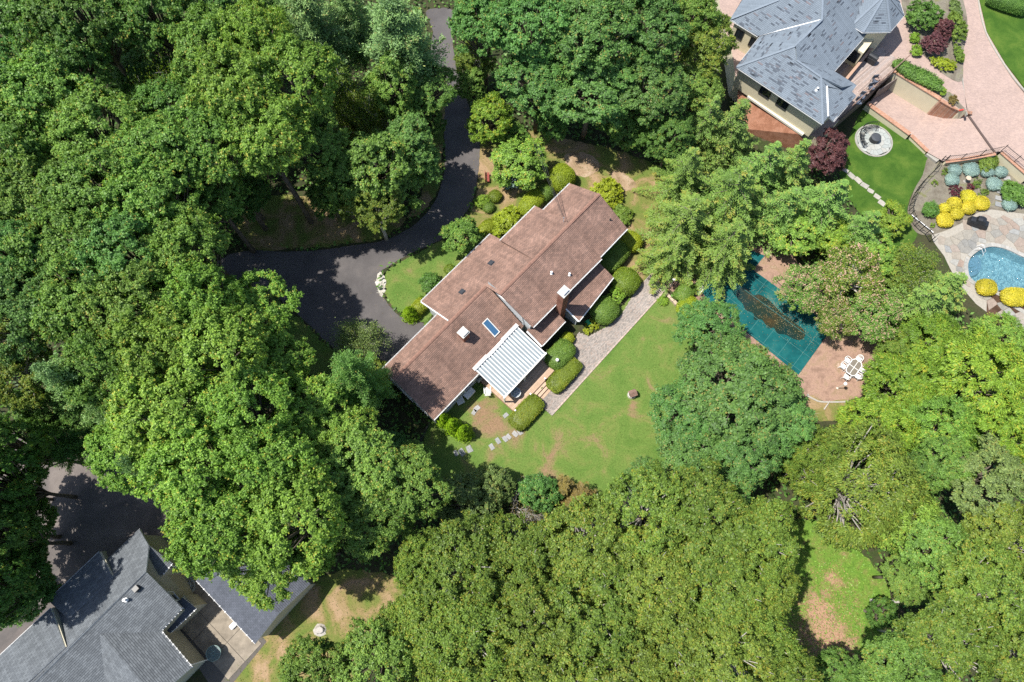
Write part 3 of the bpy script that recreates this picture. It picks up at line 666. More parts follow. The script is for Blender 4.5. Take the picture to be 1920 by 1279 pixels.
# ------------------------------------------------------------------ roofs built in shingle courses
def clip_b(poly, b0, b1):
    def half(pl, f):
        out = []
        for i in range(len(pl)):
            p, q = pl[i], pl[(i+1) % len(pl)]; fp, fq = f(p), f(q)
            if fp >= 0: out.append(p)
            if (fp >= 0) != (fq >= 0):
                t = fp/(fp-fq); out.append((p[0]+(q[0]-p[0])*t, p[1]+(q[1]-p[1])*t))
        return out
    a = half(poly, lambda p: p[1]-b0); return half(a, lambda p: b1-p[1]) if len(a) > 2 else []
def roof_plane(name, pts, mat, parent, course=.15, lift=.022, thick=.14, off=Vector((0, 0, 0)), edge=None):
    pts = [Vector(p) - off for p in pts]; n = Vector((0, 0, 0))
    for i in range(len(pts)):
        p, q = pts[i], pts[(i+1) % len(pts)]; n += Vector(((p.y-q.y)*(p.z+q.z), (p.z-q.z)*(p.x+q.x), (p.x-q.x)*(p.y+q.y)))
    if n.z < 0: n = -n; pts = pts[::-1]
    n.normalize(); s = (Vector((0, 0, 1)) - n*n.z).normalized(); t = s.cross(n); o = sum(pts, Vector())/len(pts)
    ab = [((p-o).dot(t), (p-o).dot(s)) for p in pts]
    b0 = min(b for a, b in ab); b1 = max(b for a, b in ab)
    V, F, UV, MI = [], [], [], []
    k = 0; b = b0
    while b < b1 - 1e-4:
        c = clip_b(ab, b, min(b+course, b1))
        if len(c) > 2:
            base = len(V)
            for (pa, pb) in c:
                V.append(o + t*pa + s*pb + n*(lift*(1-(pb-b)/course)))
            F.append(tuple(range(base, base+len(c)))); UV.append([(pa+37, pb-b0+20) for pa, pb in c]); MI.append(0)
            low = [i for i, (pa, pb) in enumerate(c) if abs(pb-b) < 1e-5]
            if len(low) == 2:                                     # butt edge of the course
                i, j = low; base2 = len(V)
                V += [V[base+i].copy(), V[base+j].copy(), V[base+j] - n*lift*1.2, V[base+i] - n*lift*1.2]
                F.append((base2, base2+1, base2+2, base2+3)); UV.append([(c[i][0]+37, 20)]*4); MI.append(0)
        b += course
    m = len(pts); base = len(V)
    V += [p.copy() for p in pts] + [p - Vector((0, 0, thick)) for p in pts]
    F.append(tuple(range(base+m, base+2*m))[::-1]); UV.append([(0, 0)]*m); MI.append(1)
    for i in range(m):
        F.append((base+i, base+m+i, base+m+(i+1) % m, base+(i+1) % m)); UV.append([(0, 0)]*4); MI.append(1)
    me = bpy.data.meshes.new(name); me.from_pydata([tuple(v) for v in V], [], F)
    me.materials.append(mat); me.materials.append(edge or WHITE); me.polygons.foreach_set('material_index', MI)
    uv = me.uv_layers.new(name='UVMap'); flat = [x for f in UV for q in f for x in q]; uv.data.foreach_set('uv', flat); me.update()
    ob = link(name, me, parent); ob['frame'] = 0; del ob['frame']
    return ob, (o, t, s, n, ab)
def gutter(p, q, parent, mat=None, w=.09, h=.09, clips=0, name='gutter'):
    p, q = Vector(p), Vector(q); mb = MB(); d = (q-p).normalized(); side = d.cross(Vector((0, 0, 1))).normalized()
    up = Vector((0, 0, 1))
    prof = [(-w/2, 0), (-w/2, -h), (w/2, -h), (w/2, 0), (w/2-.02, 0), (w/2-.02, -h+.02), (-w/2+.02, -h+.02), (-w/2+.02, 0)]
    vs = [e + side*a + up*b for e in (p, q) for a, b in prof]
    fs = [(i, (i+1) % 8, 8+(i+1) % 8, 8+i) for i in range(8)] + [(0, 1, 2, 3, 4, 5, 6, 7), tuple(range(8, 16))[::-1]]
    mb.add(vs, fs)
    for k in range(clips):
        c = p.lerp(q, (k+.5)/clips); mb.beam(c - side*w*1.1 + up*.03, c + side*w*.9 + up*.03, .06, .03)
    return mb.build(name, mat or WHITE, parent)
def wall_prism(name, poly, z0, z1, mat, parent):
    mb = MB(); mb.prism(poly, z0, z1); return mb.build(name, mat, parent)
def window(parent, p, along, out, w, h, depth=.06, frame=.07, mat=None, name='window', mull=1, glass=None):
    """p: centre on the wall; along/out unit vectors (horizontal)"""
    p = Vector(p); a = Vector(along); o = Vector(out); up = Vector((0, 0, 1)); mb = MB()
    def bar(c, hw, hh, d0, d1):
        vs = [c + a*x + up*y + o*d for d in (d0, d1) for x, y in ((-hw, -hh), (hw, -hh), (hw, hh), (-hw, hh))]
        mb.add(vs, [(0,1,2,3),(7,6,5,4),(0,4,5,1),(1,5,6,2),(2,6,7,3),(3,7,4,0)])
    bar(p + up*(h/2+frame/2), w/2+frame, frame/2, -.02, depth); bar(p - up*(h/2+frame/2), w/2+frame, frame/2, -.02, depth+.02)
    for sx in (-1, 1): bar(p + a*sx*(w/2+frame/2), frame/2, h/2, -.02, depth)
    for k in range(mull): bar(p + a*(w*((k+1)/(mull+1))-w/2), .025, h/2, -.02, depth*.8)
    f = mb.build(name, mat or WHITE, parent)
    g = MB(); vs = [p + a*x + up*y + o*.018 for x, y in ((-w/2, -h/2), (w/2, -h/2), (w/2, h/2), (-w/2, h/2))]
    g.add(vs, [(0, 1, 2, 3)]); g.build('pane', glass or GLASSD, f)
    return f
def vent_pipe(name, parent, p, r=.07, h=.35, mat=None):
    mb = MB(); mb.lathe(p, [(r, -.2), (r, h), (r*1.4, h+.01), (r*1.4, h+.06), (.01, h+.08)], 10); mb.lathe(p, [(r*2.2, -.06), (r*2.0, .03), (r, .06)], 10)
    return mb.build(name, mat or WHITE, parent)

SHBROWN = m_shingle('brown_shingle', (.325, .20, .154), (.222, .142, .113), (.12, .083, .07))
SHSLATE = m_shingle('slate_shingle', (.188, .225, .265), (.172, .207, .245), (.12, .142, .165), .42, .16, stain=.10)
SHGREY = m_shingle('grey_shingle', (.160, .176, .19), (.112, .124, .136), (.055, .06, .065), .42, .16, stain=.15)
SHDARK = m_shingle('dark_grey_shingle', (.105, .115, .14), (.085, .095, .115), (.05, .055, .065), .3, .16, stain=.15)

BREDGE = m_plain('brown_edge', (.16,.11,.09), .8)
# ------------------------------------------------------------------ main house, brown roof
HA = math.radians(47.5); HO = P(714, 695, 2.6); HO = Vector((HO.x, HO.y, 0))
E1 = Vector((math.cos(HA), math.sin(HA), 0)); E2 = Vector((math.sin(HA), -math.cos(HA), 0))
def hw(a, b, z=0.0): return HO + E1*a + E2*b + Vector((0, 0, z))            # house plan -> world
def hl_(a, b, z=0.0): return Vector((a, -b, z))                              # house plan -> house local
house = empty('ranch_house', 'rambling house with reddish brown shingle roofs in the middle clearing', 'house', HO, HA)
def L(*pts): return [hl_(*p) for p in pts]
RF = {}
RF['lf'] = roof_plane('roof', L((0,.5,4.1),(12.2,.5,4.1),(12.2,2.26,5.36),(0,2.26,5.36)), SHBROWN, house, edge=BREDGE)
RF['lr'] = roof_plane('roof', L((0,2.26,5.36),(12.2,2.26,5.36),(12.2,6.93,2.86),(0,6.93,2.86)), SHBROWN, house, edge=BREDGE)
RF['mf'] = roof_plane('roof', L((7.33,-1.87,3.23),(17.0,-1.87,3.23),(17.0,4.05,6.3),(12.05,4.05,6.3),(12.05,2.26,5.372),(7.33,2.26,5.372)), SHBROWN, house, edge=BREDGE)
RF['mr'] = roof_plane('roof', L((12.05,4.05,6.34),(21.9,4.05,6.34),(21.9,8.12,4.3),(12.25,7.95,4.38)), SHBROWN, house, edge=BREDGE)
RF['f2'] = roof_plane('roof', L((16.7,-.22,4.51),(21.75,-.22,4.51),(21.75,4.05,6.33),(16.7,4.05,6.33)), SHBROWN, house, edge=BREDGE)
RF['rf'] = roof_plane('roof', L((21.0,.55,4.25),(26.07,.55,4.25),(26.07,4.05,6.28),(21.0,4.05,6.28)), SHBROWN, house, edge=BREDGE)
RF['rr'] = roof_plane('roof', L((21.0,4.05,6.28),(26.07,4.05,6.28),(26.07,7.9,4.25),(21.0,7.9,4.25)), SHBROWN, house, edge=BREDGE)
RF['l1'] = roof_plane('roof', L((16.25,7.5,3.25),(21.95,7.5,3.25),(21.95,9.88,2.5),(16.25,10.35,2.4)), SHBROWN, house, edge=BREDGE)
RF['l2'] = roof_plane('roof', L((11.95,7.5,3.2),(15.35,7.5,3.2),(15.35,9.42,2.5),(11.95,9.42,2.5)), SHBROWN, house, edge=BREDGE)
# ridge caps
CAPM = m_plain('ridge_cap', (.255, .145, .11), .9, .2, .25, 5)
for (a0, a1, b, z) in ((0, 12.1, 2.26, 5.40), (12.0, 26.07, 4.05, 6.385)):
    k = int((a1-a0)/.25); mb = MB()
    for i in range(k):
        x0, x1 = a0+(a1-a0)*i/k, a0+(a1-a0)*(i+1)/k
        mb.add([hl_(x0,b-.15,z-.055), hl_(x1,b-.15,z-.065), hl_(x1,b,z-.005), hl_(x0,b,z+.012), hl_(x0,b+.15,z-.055), hl_(x1,b+.15,z-.065)], [(0,1,2,3),(3,2,5,4)])
    mb.build('ridge_cap', CAPM, house)
# walls
def wall(poly, z1, mat=SIDING, z0=-.1): return wall_prism('wall', [(a, -b) for a, b in poly], z0, z1, mat, house)
wall([(.1,.75),(12.3,.75),(12.3,6.78),(.1,6.78)], 2.82)
wall([(7.7,-1.45),(16.9,-1.45),(16.9,3.0),(7.7,3.0)], 3.3)
wall([(12.42,2.5),(21.5,2.5),(21.5,7.62),(12.42,7.62)], 4.45)
wall([(17.0,.15),(21.5,.15),(21.5,3.0),(17.0,3.0)], 4.4); wall([(21.4,.95),(25.7,.95),(25.7,3.0),(21.4,3.0)], 4.22); wall([(21.3,2.9),(25.7,2.9),(25.7,7.5),(21.3,7.5)], 4.2)
wall([(16.5,7.5),(21.7,7.5),(21.7,9.55),(16.5,10.0)], 2.45); wall([(12.25,7.5),(15.1,7.5),(15.1,9.1),(12.25,9.1)], 2.5)
def gable(pts, mat=SIDING, t=.12, dx=1):
    mb = MB(); a = [hl_(*p) for p in pts]; b = [p + Vector((t*dx, 0, 0)) for p in a]; n = len(a)
    mb.add(a+b, [tuple(range(n)), tuple(range(n, 2*n))[::-1]] + [(i, (i+1) % n, n+(i+1) % n, n+i) for i in range(n)]); return mb.build('gable_wall', mat, house)
gable([(.08,.75,2.7),(.08,.75,4.1),(.08,2.26,5.18),(.08,6.78,2.78)])
gable([(7.68,-1.45,3.2),(7.68,.9,4.5),(7.68,.9,2.8)]); gable([(7.68,.9,4.0),(7.68,.9,4.55),(7.68,2.2,5.2)])
gable([(12.35,2.2,5.2),(12.35,4.05,6.15),(12.35,7.62,4.42),(12.35,7.62,2.4),(12.35,6.9,2.7)])
gable([(16.98,.2,4.2),(16.98,.2,4.6),(16.98,4.0,6.2)]); gable([(25.6,.7,4.2),(25.6,4.05,6.1),(25.6,7.5,4.2)])
gable([(16.45,7.5,2.4),(16.45,7.5,3.1),(16.45,10.0,2.42)]); gable([(21.6,.7,4.2),(21.6,.2,4.3),(21.6,4.0,6.1)])
# clapboard lines on the tall side wall facing the left wing
for i in range(16):
    z = 3.0 + i*.19; b0 = max(2.4, 2.26+(5.36-z)/.535+.02); b0 = 2.3+max(0, (5.2-z)*1.75); b1 = 7.6 if z < 4.4 else 7.6-(z-4.4)*2.06
    if b1-b0 < .2: continue
    mb = MB(); mb.add([hl_(12.33,b0,z), hl_(12.33,b1,z), hl_(12.345,b1,z+.17), hl_(12.345,b0,z+.17), hl_(12.36,b0,z), hl_(12.36,b1,z)], [(0,1,2,3),(0,4,5,1)]); mb.build('clapboard', SIDING, house)
window(house, hl_(12.345, 3.75, 5.35), (0,-1,0), (-1,0,0), 1.5, .42, mull=1, glass=m_plain('pale_glass', (.62,.66,.68), .2, .6, .05))
for b, w in ((3.2, 1.4), (5.2, 1.4)): window(house, hl_(.08, b, 1.7), (0,-1,0), (-1,0,0), w, 1.0)
for a in (2.2, 4.6): window(house, hl_(a, 6.80, 1.75), (1,0,0), (0,-1,0), 1.1, .9)
for a in (13.3, 14.4): window(house, hl_(a, 7.64, 3.75), (1,0,0), (0,-1,0), .8, .5)
for a in (18.2, 20.2): window(house, hl_(a, 9.8, 1.4), (1,0,0), (0,-1,0), 1.1, 1.1)
for a in (9, 12, 15): window(house, hl_(a, -1.47, 1.7), (1,0,0), (0,1,0), 1.2, 1.1)
window(house, hl_(24.0, 7.52, 2.6), (1,0,0), (0,-1,0), 1.4, 1.1)
def hg(p, q): return gutter(hl_(*p), hl_(*q), house)
hg((0,.44,4.08),(7.4,.44,4.08)); hg((0,7.0,2.84),(5.9,7.0,2.84)); hg((7.33,-1.94,3.2),(17.0,-1.94,3.2)); hg((12.3,8.02,4.35),(21.9,8.2,4.28))
hg((16.7,-.29,4.49),(21.75,-.29,4.49)); hg((21.8,.48,4.23),(26.07,.48,4.23)); hg((22.0,7.97,4.23),(26.07,7.97,4.23))
hg((16.25,10.43,2.38),(21.95,9.96,2.48)); hg((11.95,9.49,2.48),(15.35,9.49,2.48))
for p, q, w_, h_ in (((11.9,7.6,3.24),(11.9,9.5,2.56),.16,.12), ((16.2,7.7,3.22),(16.2,10.4,2.44),.12,.1), ((7.28,-1.87,3.26),(7.28,2.0,5.27),.1,.16), ):
    mb = MB(); mb.beam(hl_(*p), hl_(*q), w_, h_); mb.build('rake_trim', WHITE, house)
mb = MB(); mb.tube([hl_(12.28,6.55,4.85), hl_(12.22,6.75,3.6), hl_(12.22,6.85,3.0)], .05, 8); mb.build('downspout', WHITE, house)
mb = MB(); mb.tube([hl_(12.3,7.75,4.25), hl_(12.3,7.6,4.0), hl_(12.3,7.6,3.3)], .045, 8); mb.build('downspout', WHITE, house)
# chimneys
ch = MB(); ch.obox((7.3,-3.95), 0, .36, .36, 3.6, 5.62); c = ch.build('chimney', BRICKRED, house); bevel(c, .01, 1)
mb = MB(); mb.obox((7.3,-3.95), 0, .43, .43, 5.62, 5.72); mb.build('chimney_cap', m_plain('cement_cap', (.55,.54,.5), .8), c)
mb = MB(); mb.obox((7.3,-3.95), 0, .33, .33, 5.9, 5.93)
for sx in (-.3, .3):
    for sy in (-.3, .3): mb.obox((7.3+sx, -3.95+sy), 0, .02, .02, 5.72, 5.9)
mb.build('chimney_cover', WHITE, c)
ch = MB(); ch.obox((15.8,-8.42), 0, .42, .34, -.1, 7.35); c = ch.build('chimney', BRICKRED, house); bevel(c, .01, 1)
mb = MB(); mb.obox((15.8,-8.42), 0, .5, .42, 7.35, 7.47); mb.build('chimney_cap', m_plain('cement_cap2', (.5,.5,.48), .8), c)
mb = MB(); mb.obox((15.8,-8.42), 0, .34, .28, 7.66, 7.69)
for sx in (-.3, .3):
    for sy in (-.24, .24): mb.obox((15.8+sx, -8.42+sy), 0, .02, .02, 7.47, 7.66)
mb.build('chimney_cover', m_plain('galvanised', (.6,.62,.65), .3, .6, .08, 5, .4), c)
# skylight, roof vents
def zlr(b): return 5.36 - (b-2.26)*.5353
mb = MB()
def slab(a0, a1, b0, b1, zf, lo, hi):
    vs = [hl_(a, b, zf(b)+h) for h in (lo, hi) for a, b in ((a0,b0),(a1,b0),(a1,b1),(a0,b1))]
    mb.add(vs, [(0,1,2,3),(7,6,5,4),(0,4,5,1),(1,5,6,2),(2,6,7,3),(3,7,4,0)])
for q in ((9.36,9.44,4.25,5.85),(10.01,10.09,4.25,5.85),(9.44,10.01,4.25,4.33),(9.44,10.01,5.77,5.85)): slab(*q, zlr, -.05, .16)
sk = mb.build('skylight', m_plain('skylight_frame', (.75,.73,.68), .4), house)
mb = MB(); slab(9.44, 10.01, 4.33, 5.77, zlr, .06, .12); mb.build('pane', SKYGL, sk)
def zmf(b): return 3.23 + (b+1.87)*.5186
for a, b in ((14.35,.75),(10.35,.75)):
    mb = MB(); slab(a-.22, a+.22, b-.2, b+.2, zmf, .0, .12); slab(a-.28, a+.28, b-.27, b+.3, zmf, .0, .03); mb.build('roof_vent', m_plain('vent_grey', (.045,.05,.06), .5), house)
def zmr(b): return 6.34 - (b-4.05)*.5
for a, b in ((17.1,5.9),(18.35,7.1)): vent_pipe('vent_pipe', house, hl_(a, b, zmr(b)), .075, .28, m_plain('vent_white', (.75,.76,.76), .4))
vent_pipe('vent_pipe', house, hl_(25.2, 6.3, 6.28-(6.3-4.05)*.527), .05, .3, BLACK)
mast = hl_(21.6, 3.4, 6.0); mb = MB(); mb.tube([mast, mast + Vector((0, 0, .9))], .035, 8); mb.tube([mast + Vector((0,0,.9)), mast + Vector((-.08,.05,1.0))], [.05,.02], 6); mb.build('service_mast', m_plain('galv', (.55,.56,.57), .4, .5), house)
# service wires running to the mast
wtop = house.matrix_basis @ (mast + Vector((0, 0, .85)))
from_ = P(1005, 268, 7.0)
for i, dxy in enumerate(((0, 0), (.25, .1), (-.3, .35))):
    q = from_ + Vector((dxy[0], dxy[1], 0)); t_ = wtop + Vector((dxy[0]*.15, dxy[1]*.15, -.1*i)); mb = MB()
    pts = [q.lerp(t_, s/10) - Vector((0, 0, .35*4*(s/10)*(1-s/10))) for s in range(11)]
    mb.tube(pts, .016, 5); tag(mb.build('service_wire', BLACK), ('thin service wire to the brown roof, middle one of three', 'thin service wire to the brown roof, right one of three', 'thin service wire to the brown roof, left one of three')[i], 'wire', 'service wires to the brown roofed house')
# meter/awning patio cover
PG = empty('patio_cover', 'white ribbed flat patio cover over the deck behind the brown house', 'patio cover', hw(5.85, 6.75), HA)
def pg(a, b, z): return Vector((a-5.85, -(b-6.75), z))
def zpg(b): return 3.22 - (b-6.55)*.165
SHEETG = m_plain('patio_sheet', (.225,.265,.285), .45, .4, .06, 1)
mb = MB(); mb.add([pg(a, b, zpg(b)+h) for h in (-.03, 0) for a, b in ((5.9,6.6),(11.62,6.6),(11.62,10.2),(5.9,10.2))], [(0,1,2,3),(7,6,5,4),(0,4,5,1),(1,5,6,2),(2,6,7,3),(3,7,4,0)]); mb.build('panel', SHEETG, PG)
mb = MB(); mb.box(-.05, .05, -3.62, 0, 0, .07); me_ = None
for i in range(18):
    a = 5.93 + (11.6-5.93)*i/17
    if me_ is None: o_ = mb.build('slat', WHITE, PG); me_ = o_.data
    else: o_ = link('slat', me_, PG)
    o_.location = pg(a, 6.58, zpg(6.58)+.005); o_.rotation_euler = (math.atan(.165), 0, 0)
mb = MB(); mb.beam(pg(5.8,10.24,zpg(10.2)+.09), pg(11.72,10.24,zpg(10.2)+.09), .14, .2); mb.build('beam', WHITE, PG)
mb = MB(); mb.beam(pg(5.8,6.5,3.42), pg(7.6,6.5,3.42), .34, .22); mb.beam(pg(7.55,6.56,3.38), pg(9.7,6.56,3.38), .3, .2); mb.beam(pg(9.65,6.5,3.42), pg(11.75,6.5,3.42), .34, .22); mb.build('header_beam', WHITE, PG)
for a in (5.95, 8.75, 11.55):
    mb = MB(); x = a-5.85; mb.box(x-.06, x+.06, -3.5, -3.38, .5, zpg(10.2)-.11); mb.build('post', WHITE, PG)
# deck
DK = empty('deck', 'tan timber deck with steps under the white patio cover', 'deck', hw(5.9, 6.9), HA)
WOOD = m_random('deck_wood', [(0, (.42,.29,.20)), (.5, (.50,.36,.26)), (1, (.36,.25,.175))], .75, 3, .15)
ZD = .55; mbp = MB(); mbp.box(0, 6.2, -.067, .067, -.04, 0); bd = None
for i in range(33):
    y = -(.1 + i*.142)
    if bd is None: o_ = mbp.build('board', WOOD, DK); bd = o_.data
    else: o_ = link('board', bd, DK)
    o_.location = (0, y, ZD)
mb = MB(); mb.box(-.03, 6.23, -4.75, -4.71, .0, ZD-.045); mb.box(-.03, 0, -4.71, 0, 0, ZD-.045); mb.box(6.2, 6.23, -4.71, 0, 0, ZD-.045); mb.build('skirt', m_plain('deck_skirt', (.38,.25,.17), .8), DK)
DARKW = m_plain('dark_riser', (.05,.03,.022), .8)
for k in range(3):
    z = ZD - .16*(k+1) + .02; b = 4.75 + .34*k
    mb = MB(); mb.box(2.3, 4.15, -b-.33, -b-.05, z-.04, z); t_ = mb.build('step', WOOD, DK)
    mb = MB(); mb.box(2.3, 4.15, -b-.05, -b, max(.02, z-.2), z+.005); mb.build('riser', DARKW, t_)
for (x, y) in ((.05,-4.65),(2.2,-4.65),(4.25,-4.65),(6.1,-4.65)):
    mb = MB(); mb.box(x-.05, x+.05, y-.05, y+.05, ZD, ZD+.42); mb.box(x-.07, x+.07, y-.07, y+.07, ZD+.42, ZD+.46); mb.build('post', WHITE, DK)
mb = MB(); mb.tube([(.15,-4.5,ZD+.03),(.75,-4.5,ZD+.03)], .025, 6); mb.build('rail', BLACK, DK)
# ------------------------------------------------------------------ neighbour house, slate-blue roof
NB0 = P(1480, 150, ZT); NBO = Vector((NB0.x, NB0.y, ZT))
nb = empty('hip_roof_house', 'large house with mottled blue grey hipped roofs and cream walls', 'house', NBO)
ZE = 5.7
SLEDGE = m_plain('slate_edge', (.18,.215,.25), .9, .2, .1, 4)
FP = plane(P(1381,126,ZE), P(1542,233,ZE), .5, 1); G1 = P(1426,67,ZE); GP = plane(P(1381,126,ZE), G1, .5, -1)
KP = plane(P(1369,36.6,ZE), P(1421,68,ZE), .5, 1); MP = plane(P(1564,134,ZE), P(1619,71,ZE), .5, 1); JP = plane(P(1604,158,ZE), P(1564,134,ZE), .5, 1)
a, b = P(1381,126,ZE), P(1542,233,ZE); c = on_plane(1490,87,FP); d = on_plane(1494,114,FP); e = on_plane(1539,145,FP); m = on_plane(1541,37,GP)
up = Vector((0, 0, .01)); NR = {}
def nroof(k, pts): NR[k] = roof_plane('roof', pts, SHSLATE, nb, .16, .02, .16, NBO, edge=SLEDGE)
topm = on_plane(1543,-40,MP); 
nroof('front', [a, b, e, d, c])
nroof('hip', [a, c, m, G1])
k1, k2 = P(1369,36.6,ZE), P(1421,68,ZE); k3 = on_plane(1461,0,KP); k4 = on_plane(1500,-22,KP); ktop = on_plane(1541,-12,KP)
nroof('block', [k1, k2, G1.lerp(k2, .5), m, ktop, k4, k3])
kl = P(1392,-2,ZE); klu = P(1440,-50,ZE)
nroof('blockleft', [k1, k3, k4, klu, kl])
nroof('right', [c, d, P(1564,134,ZE), P(1619,71,ZE), P(1640,45,ZE), on_plane(1600,-45,MP), topm, m])
nroof('rear', [d, e, on_plane(1580,164,JP), P(1604,158,ZE), P(1564,134,ZE)])
q1 = on_plane(1550,162,FP); q1 = Vector((q1.x, q1.y, e.z-.25)); 
sg_ridge = P(1550,162,e.z-.35)
nroof('smallleft', [e, b, P(1553,218,ZE+.05), sg_ridge])
nroof('smallright', [sg_ridge + up, P(1553,218,ZE+.06), P(1563,228,ZE+.06), P(1604,180,ZE+.06), P(1597,173,ZE+.3)])
nroof('smallrear', [e, sg_ridge, P(1597,173,ZE+.3), P(1606,160,ZE)])
# turret
tu = [(1594,0),(1597,48),(1618,61),(1669,60),(1695,29),(1687,4),(1665,-30),(1610,-34)]
ZTU = 6.3; tp = [P(u, v, ZTU) for u, v in tu]; ce = sum(tp, Vector())/8; apex = Vector((ce.x, ce.y, ZTU + 2.1))
for i in range(8): nroof('t%d' % i, [tp[i], tp[(i+1) % 8], apex])
def toward(p, q, k): return p + (q-p)*k
mb = MB(); mb.prism([(toward(p, ce, .12)-NBO).xy[:] for p in tp], 0, ZTU-ZT-.05); mb.build('turret_wall', STUCCO, nb)
# walls: pulled in under the eaves
inc = lambda p, q: toward(p, q, .07)
ctr = (a+b+c+d)/4
foot = [a, b, P(1604,180,ZE), P(1604,158,ZE), P(1564,134,ZE), P(1640,45,ZE), P(1600,-45,ZE), P(1440,-45,ZE), k1, k2, G1]
cf = sum(foot, Vector())/len(foot)
mb = MB(); mb.prism([(inc(p, cf)-NBO).xy[:] for p in foot], 0, ZE-ZT-.06); mb.build('wall', STUCCO, nb)
fd = (b-a).normalized(); fo = Vector((-fd.y, fd.x, 0)); fo = -fo if fo.dot(ctr-a) > 0 else fo
WA, WB = inc(a, cf), inc(b, cf); wd_ = (WB-WA).normalized(); wo = Vector((wd_.y, -wd_.x, 0)); wo = wo if wo.dot(cf-a) < 0 else -wo
FRAMEB = m_plain('black_frame', (.03,.03,.03), .4)
for t in (.36, .58): window(nb, WA.lerp(WB, t)-NBO - Vector((0,0,1.25)), wd_, wo, 1.15, 1.0, mat=FRAMEB)
WK1, WK2 = inc(k1, cf), inc(k2, cf); kd = (WK2-WK1).normalized(); ko = Vector((kd.y, -kd.x, 0)); ko = ko if ko.dot(cf-k1) < 0 else -ko
for t in (.3, .85): window(nb, WK1.lerp(WK2, t)-NBO - Vector((0,0,1.2)), kd, ko, .8, 1.1, mat=FRAMEB)
WM1, WM2 = inc(P(1564,134,ZE), cf), inc(P(1640,45,ZE), cf); md = (WM2-WM1).normalized(); mo = Vector((md.y, -md.x, 0)); mo = mo if mo.dot(cf-WM1) < 0 else -mo
for t in (.25, .5): window(nb, WM1.lerp(WM2, t)-NBO - Vector((0,0,1.5)), md, mo, 1.3, 1.7, mat=FRAMEB)
# bay with dark windows that stands out under the turret
bay = [P(1619,100,4.9), P(1648,62,4.9)]
bp = [bay[0], bay[1], bay[1]-mo*2.2, bay[0]-mo*2.2]
mb = MB(); mb.prism([(p-NBO).xy[:] for p in bp], 0, 2.3); mb.build('bay_wall', STUCCO, nb)
bdv = (bay[1]-bay[0]).normalized(); bdv.z = 0
for t in (.27, .68): window(nb, bay[0].lerp(bay[1], t)-NBO + Vector((0,0,-.95)), bdv, mo, .95, 1.3, mat=FRAMEB)
bs = -bdv
for t in (.3,): window(nb, bay[0]-mo*.7-NBO + Vector((0,0,-.95)), mo, bs, .9, 1.3, mat=FRAMEB)
for p, q in ((a, b), (k1, k2), (P(1564,134,ZE), P(1619,71,ZE)), (P(1604,180,ZE), P(1563,228,ZE)), (a, G1)):
    gutter(p-NBO - Vector((0,0,.02)), q-NBO - Vector((0,0,.02)), nb, w=.12)
for i in (1, 2, 3, 4, 0, 7): gutter(tp[i]-NBO, tp[(i+1) % 8]-NBO, nb, w=.12)
mb = MB(); mb.beam(G1.lerp(k2, .5)-NBO+Vector((0,0,.06)), m-NBO+Vector((0,0,.06)), .1, .05); mb.build('valley_flashing', WHITE, nb); mb = MB(); mb.beam(sg_ridge-NBO+Vector((0,0,.08)), P(1553,218,ZE+.13)-NBO, .16, .05); mb.build('valley_flashing', WHITE, nb)
HIPM = m_plain('hip_cap_slate', (.19,.225,.265), .9, .2, .1, 4)
for p, q in [(a, c), (c, m), (e, b), (d, e), (m, topm), (k1, k3)] + [(tp[i], apex) for i in range(8)]:
    mb = MB(); mb.beam(p-NBO+Vector((0,0,.065)), q-NBO+Vector((0,0,.065)), .22, .03); mb.build('hip_cap', HIPM, nb)
vent_pipe('vent_pipe', nb, on_plane(1531,169,FP)-NBO, .08, .3)
# darker accent shingles lying on the courses
ACC = m_random('accent_shingle', [(0, (.072,.087,.108)), (.6, (.094,.112,.138)), (.85, (.118,.128,.148)), (1, (.165,.145,.155))], .9, 9, .12)
mbs = MB(); mbs.box(-.29, .29, -.085, .085, 0, .014); so = mbs.build('shingle', ACC, nb); sm_ = so.data; bpy.data.objects.remove(so)
rr = random.Random(4); cnt = {'front': 96, 'hip': 38, 'block': 44, 'right': 72, 'smallleft': 5, 'smallright': 8, 'rear': 6, 't1': 5, 't2': 6, 't0': 7, 't3': 4, 't7': 4, 't4': 4}
from mathutils import Matrix
for k, num in cnt.items():
    ro, (o, t, s, n, ab) = NR[k]; a0, a1 = min(x for x, y in ab), max(x for x, y in ab); b0, b1 = min(y for x, y in ab), max(y for x, y in ab); poly = [Vector((x, y, 0)) for x, y in ab]
    for _ in range(num*9):
        x = rr.uniform(a0, a1); row = rr.randint(0, int((b1-b0)/.16)); y = b0 + row*.16 + .085
        qs = np.array([[x-.42, y-.1], [x+.42, y-.1], [x+.42, y+.12], [x-.42, y+.12]])
        if not inside(poly, qs[:, 0], qs[:, 1]).all(): continue
        sh = link('shingle', sm_, ro); R3 = Matrix((t, s, n)).transposed().to_4x4()
        sc = rr.choice((.6, .75, 1.0, 1.0))
        sh.matrix_local = Matrix.Translation(o + t*x + s*y + n*.016) @ R3 @ Matrix.Rotation(-.02, 4, 'X') @ Matrix.Diagonal((sc, .9, 1, 1))
        num -= 1
        if num <= 0: break
# ledge along the foundation
mb = MB(); mb.beam(P(1404,178,ZT+.12), P(1508,250,ZT+.12), .5, .25); lo = mb.build('ledge', m_plain('ledge_white', (.72,.68,.58), .8), nb); lo.location = -NBO
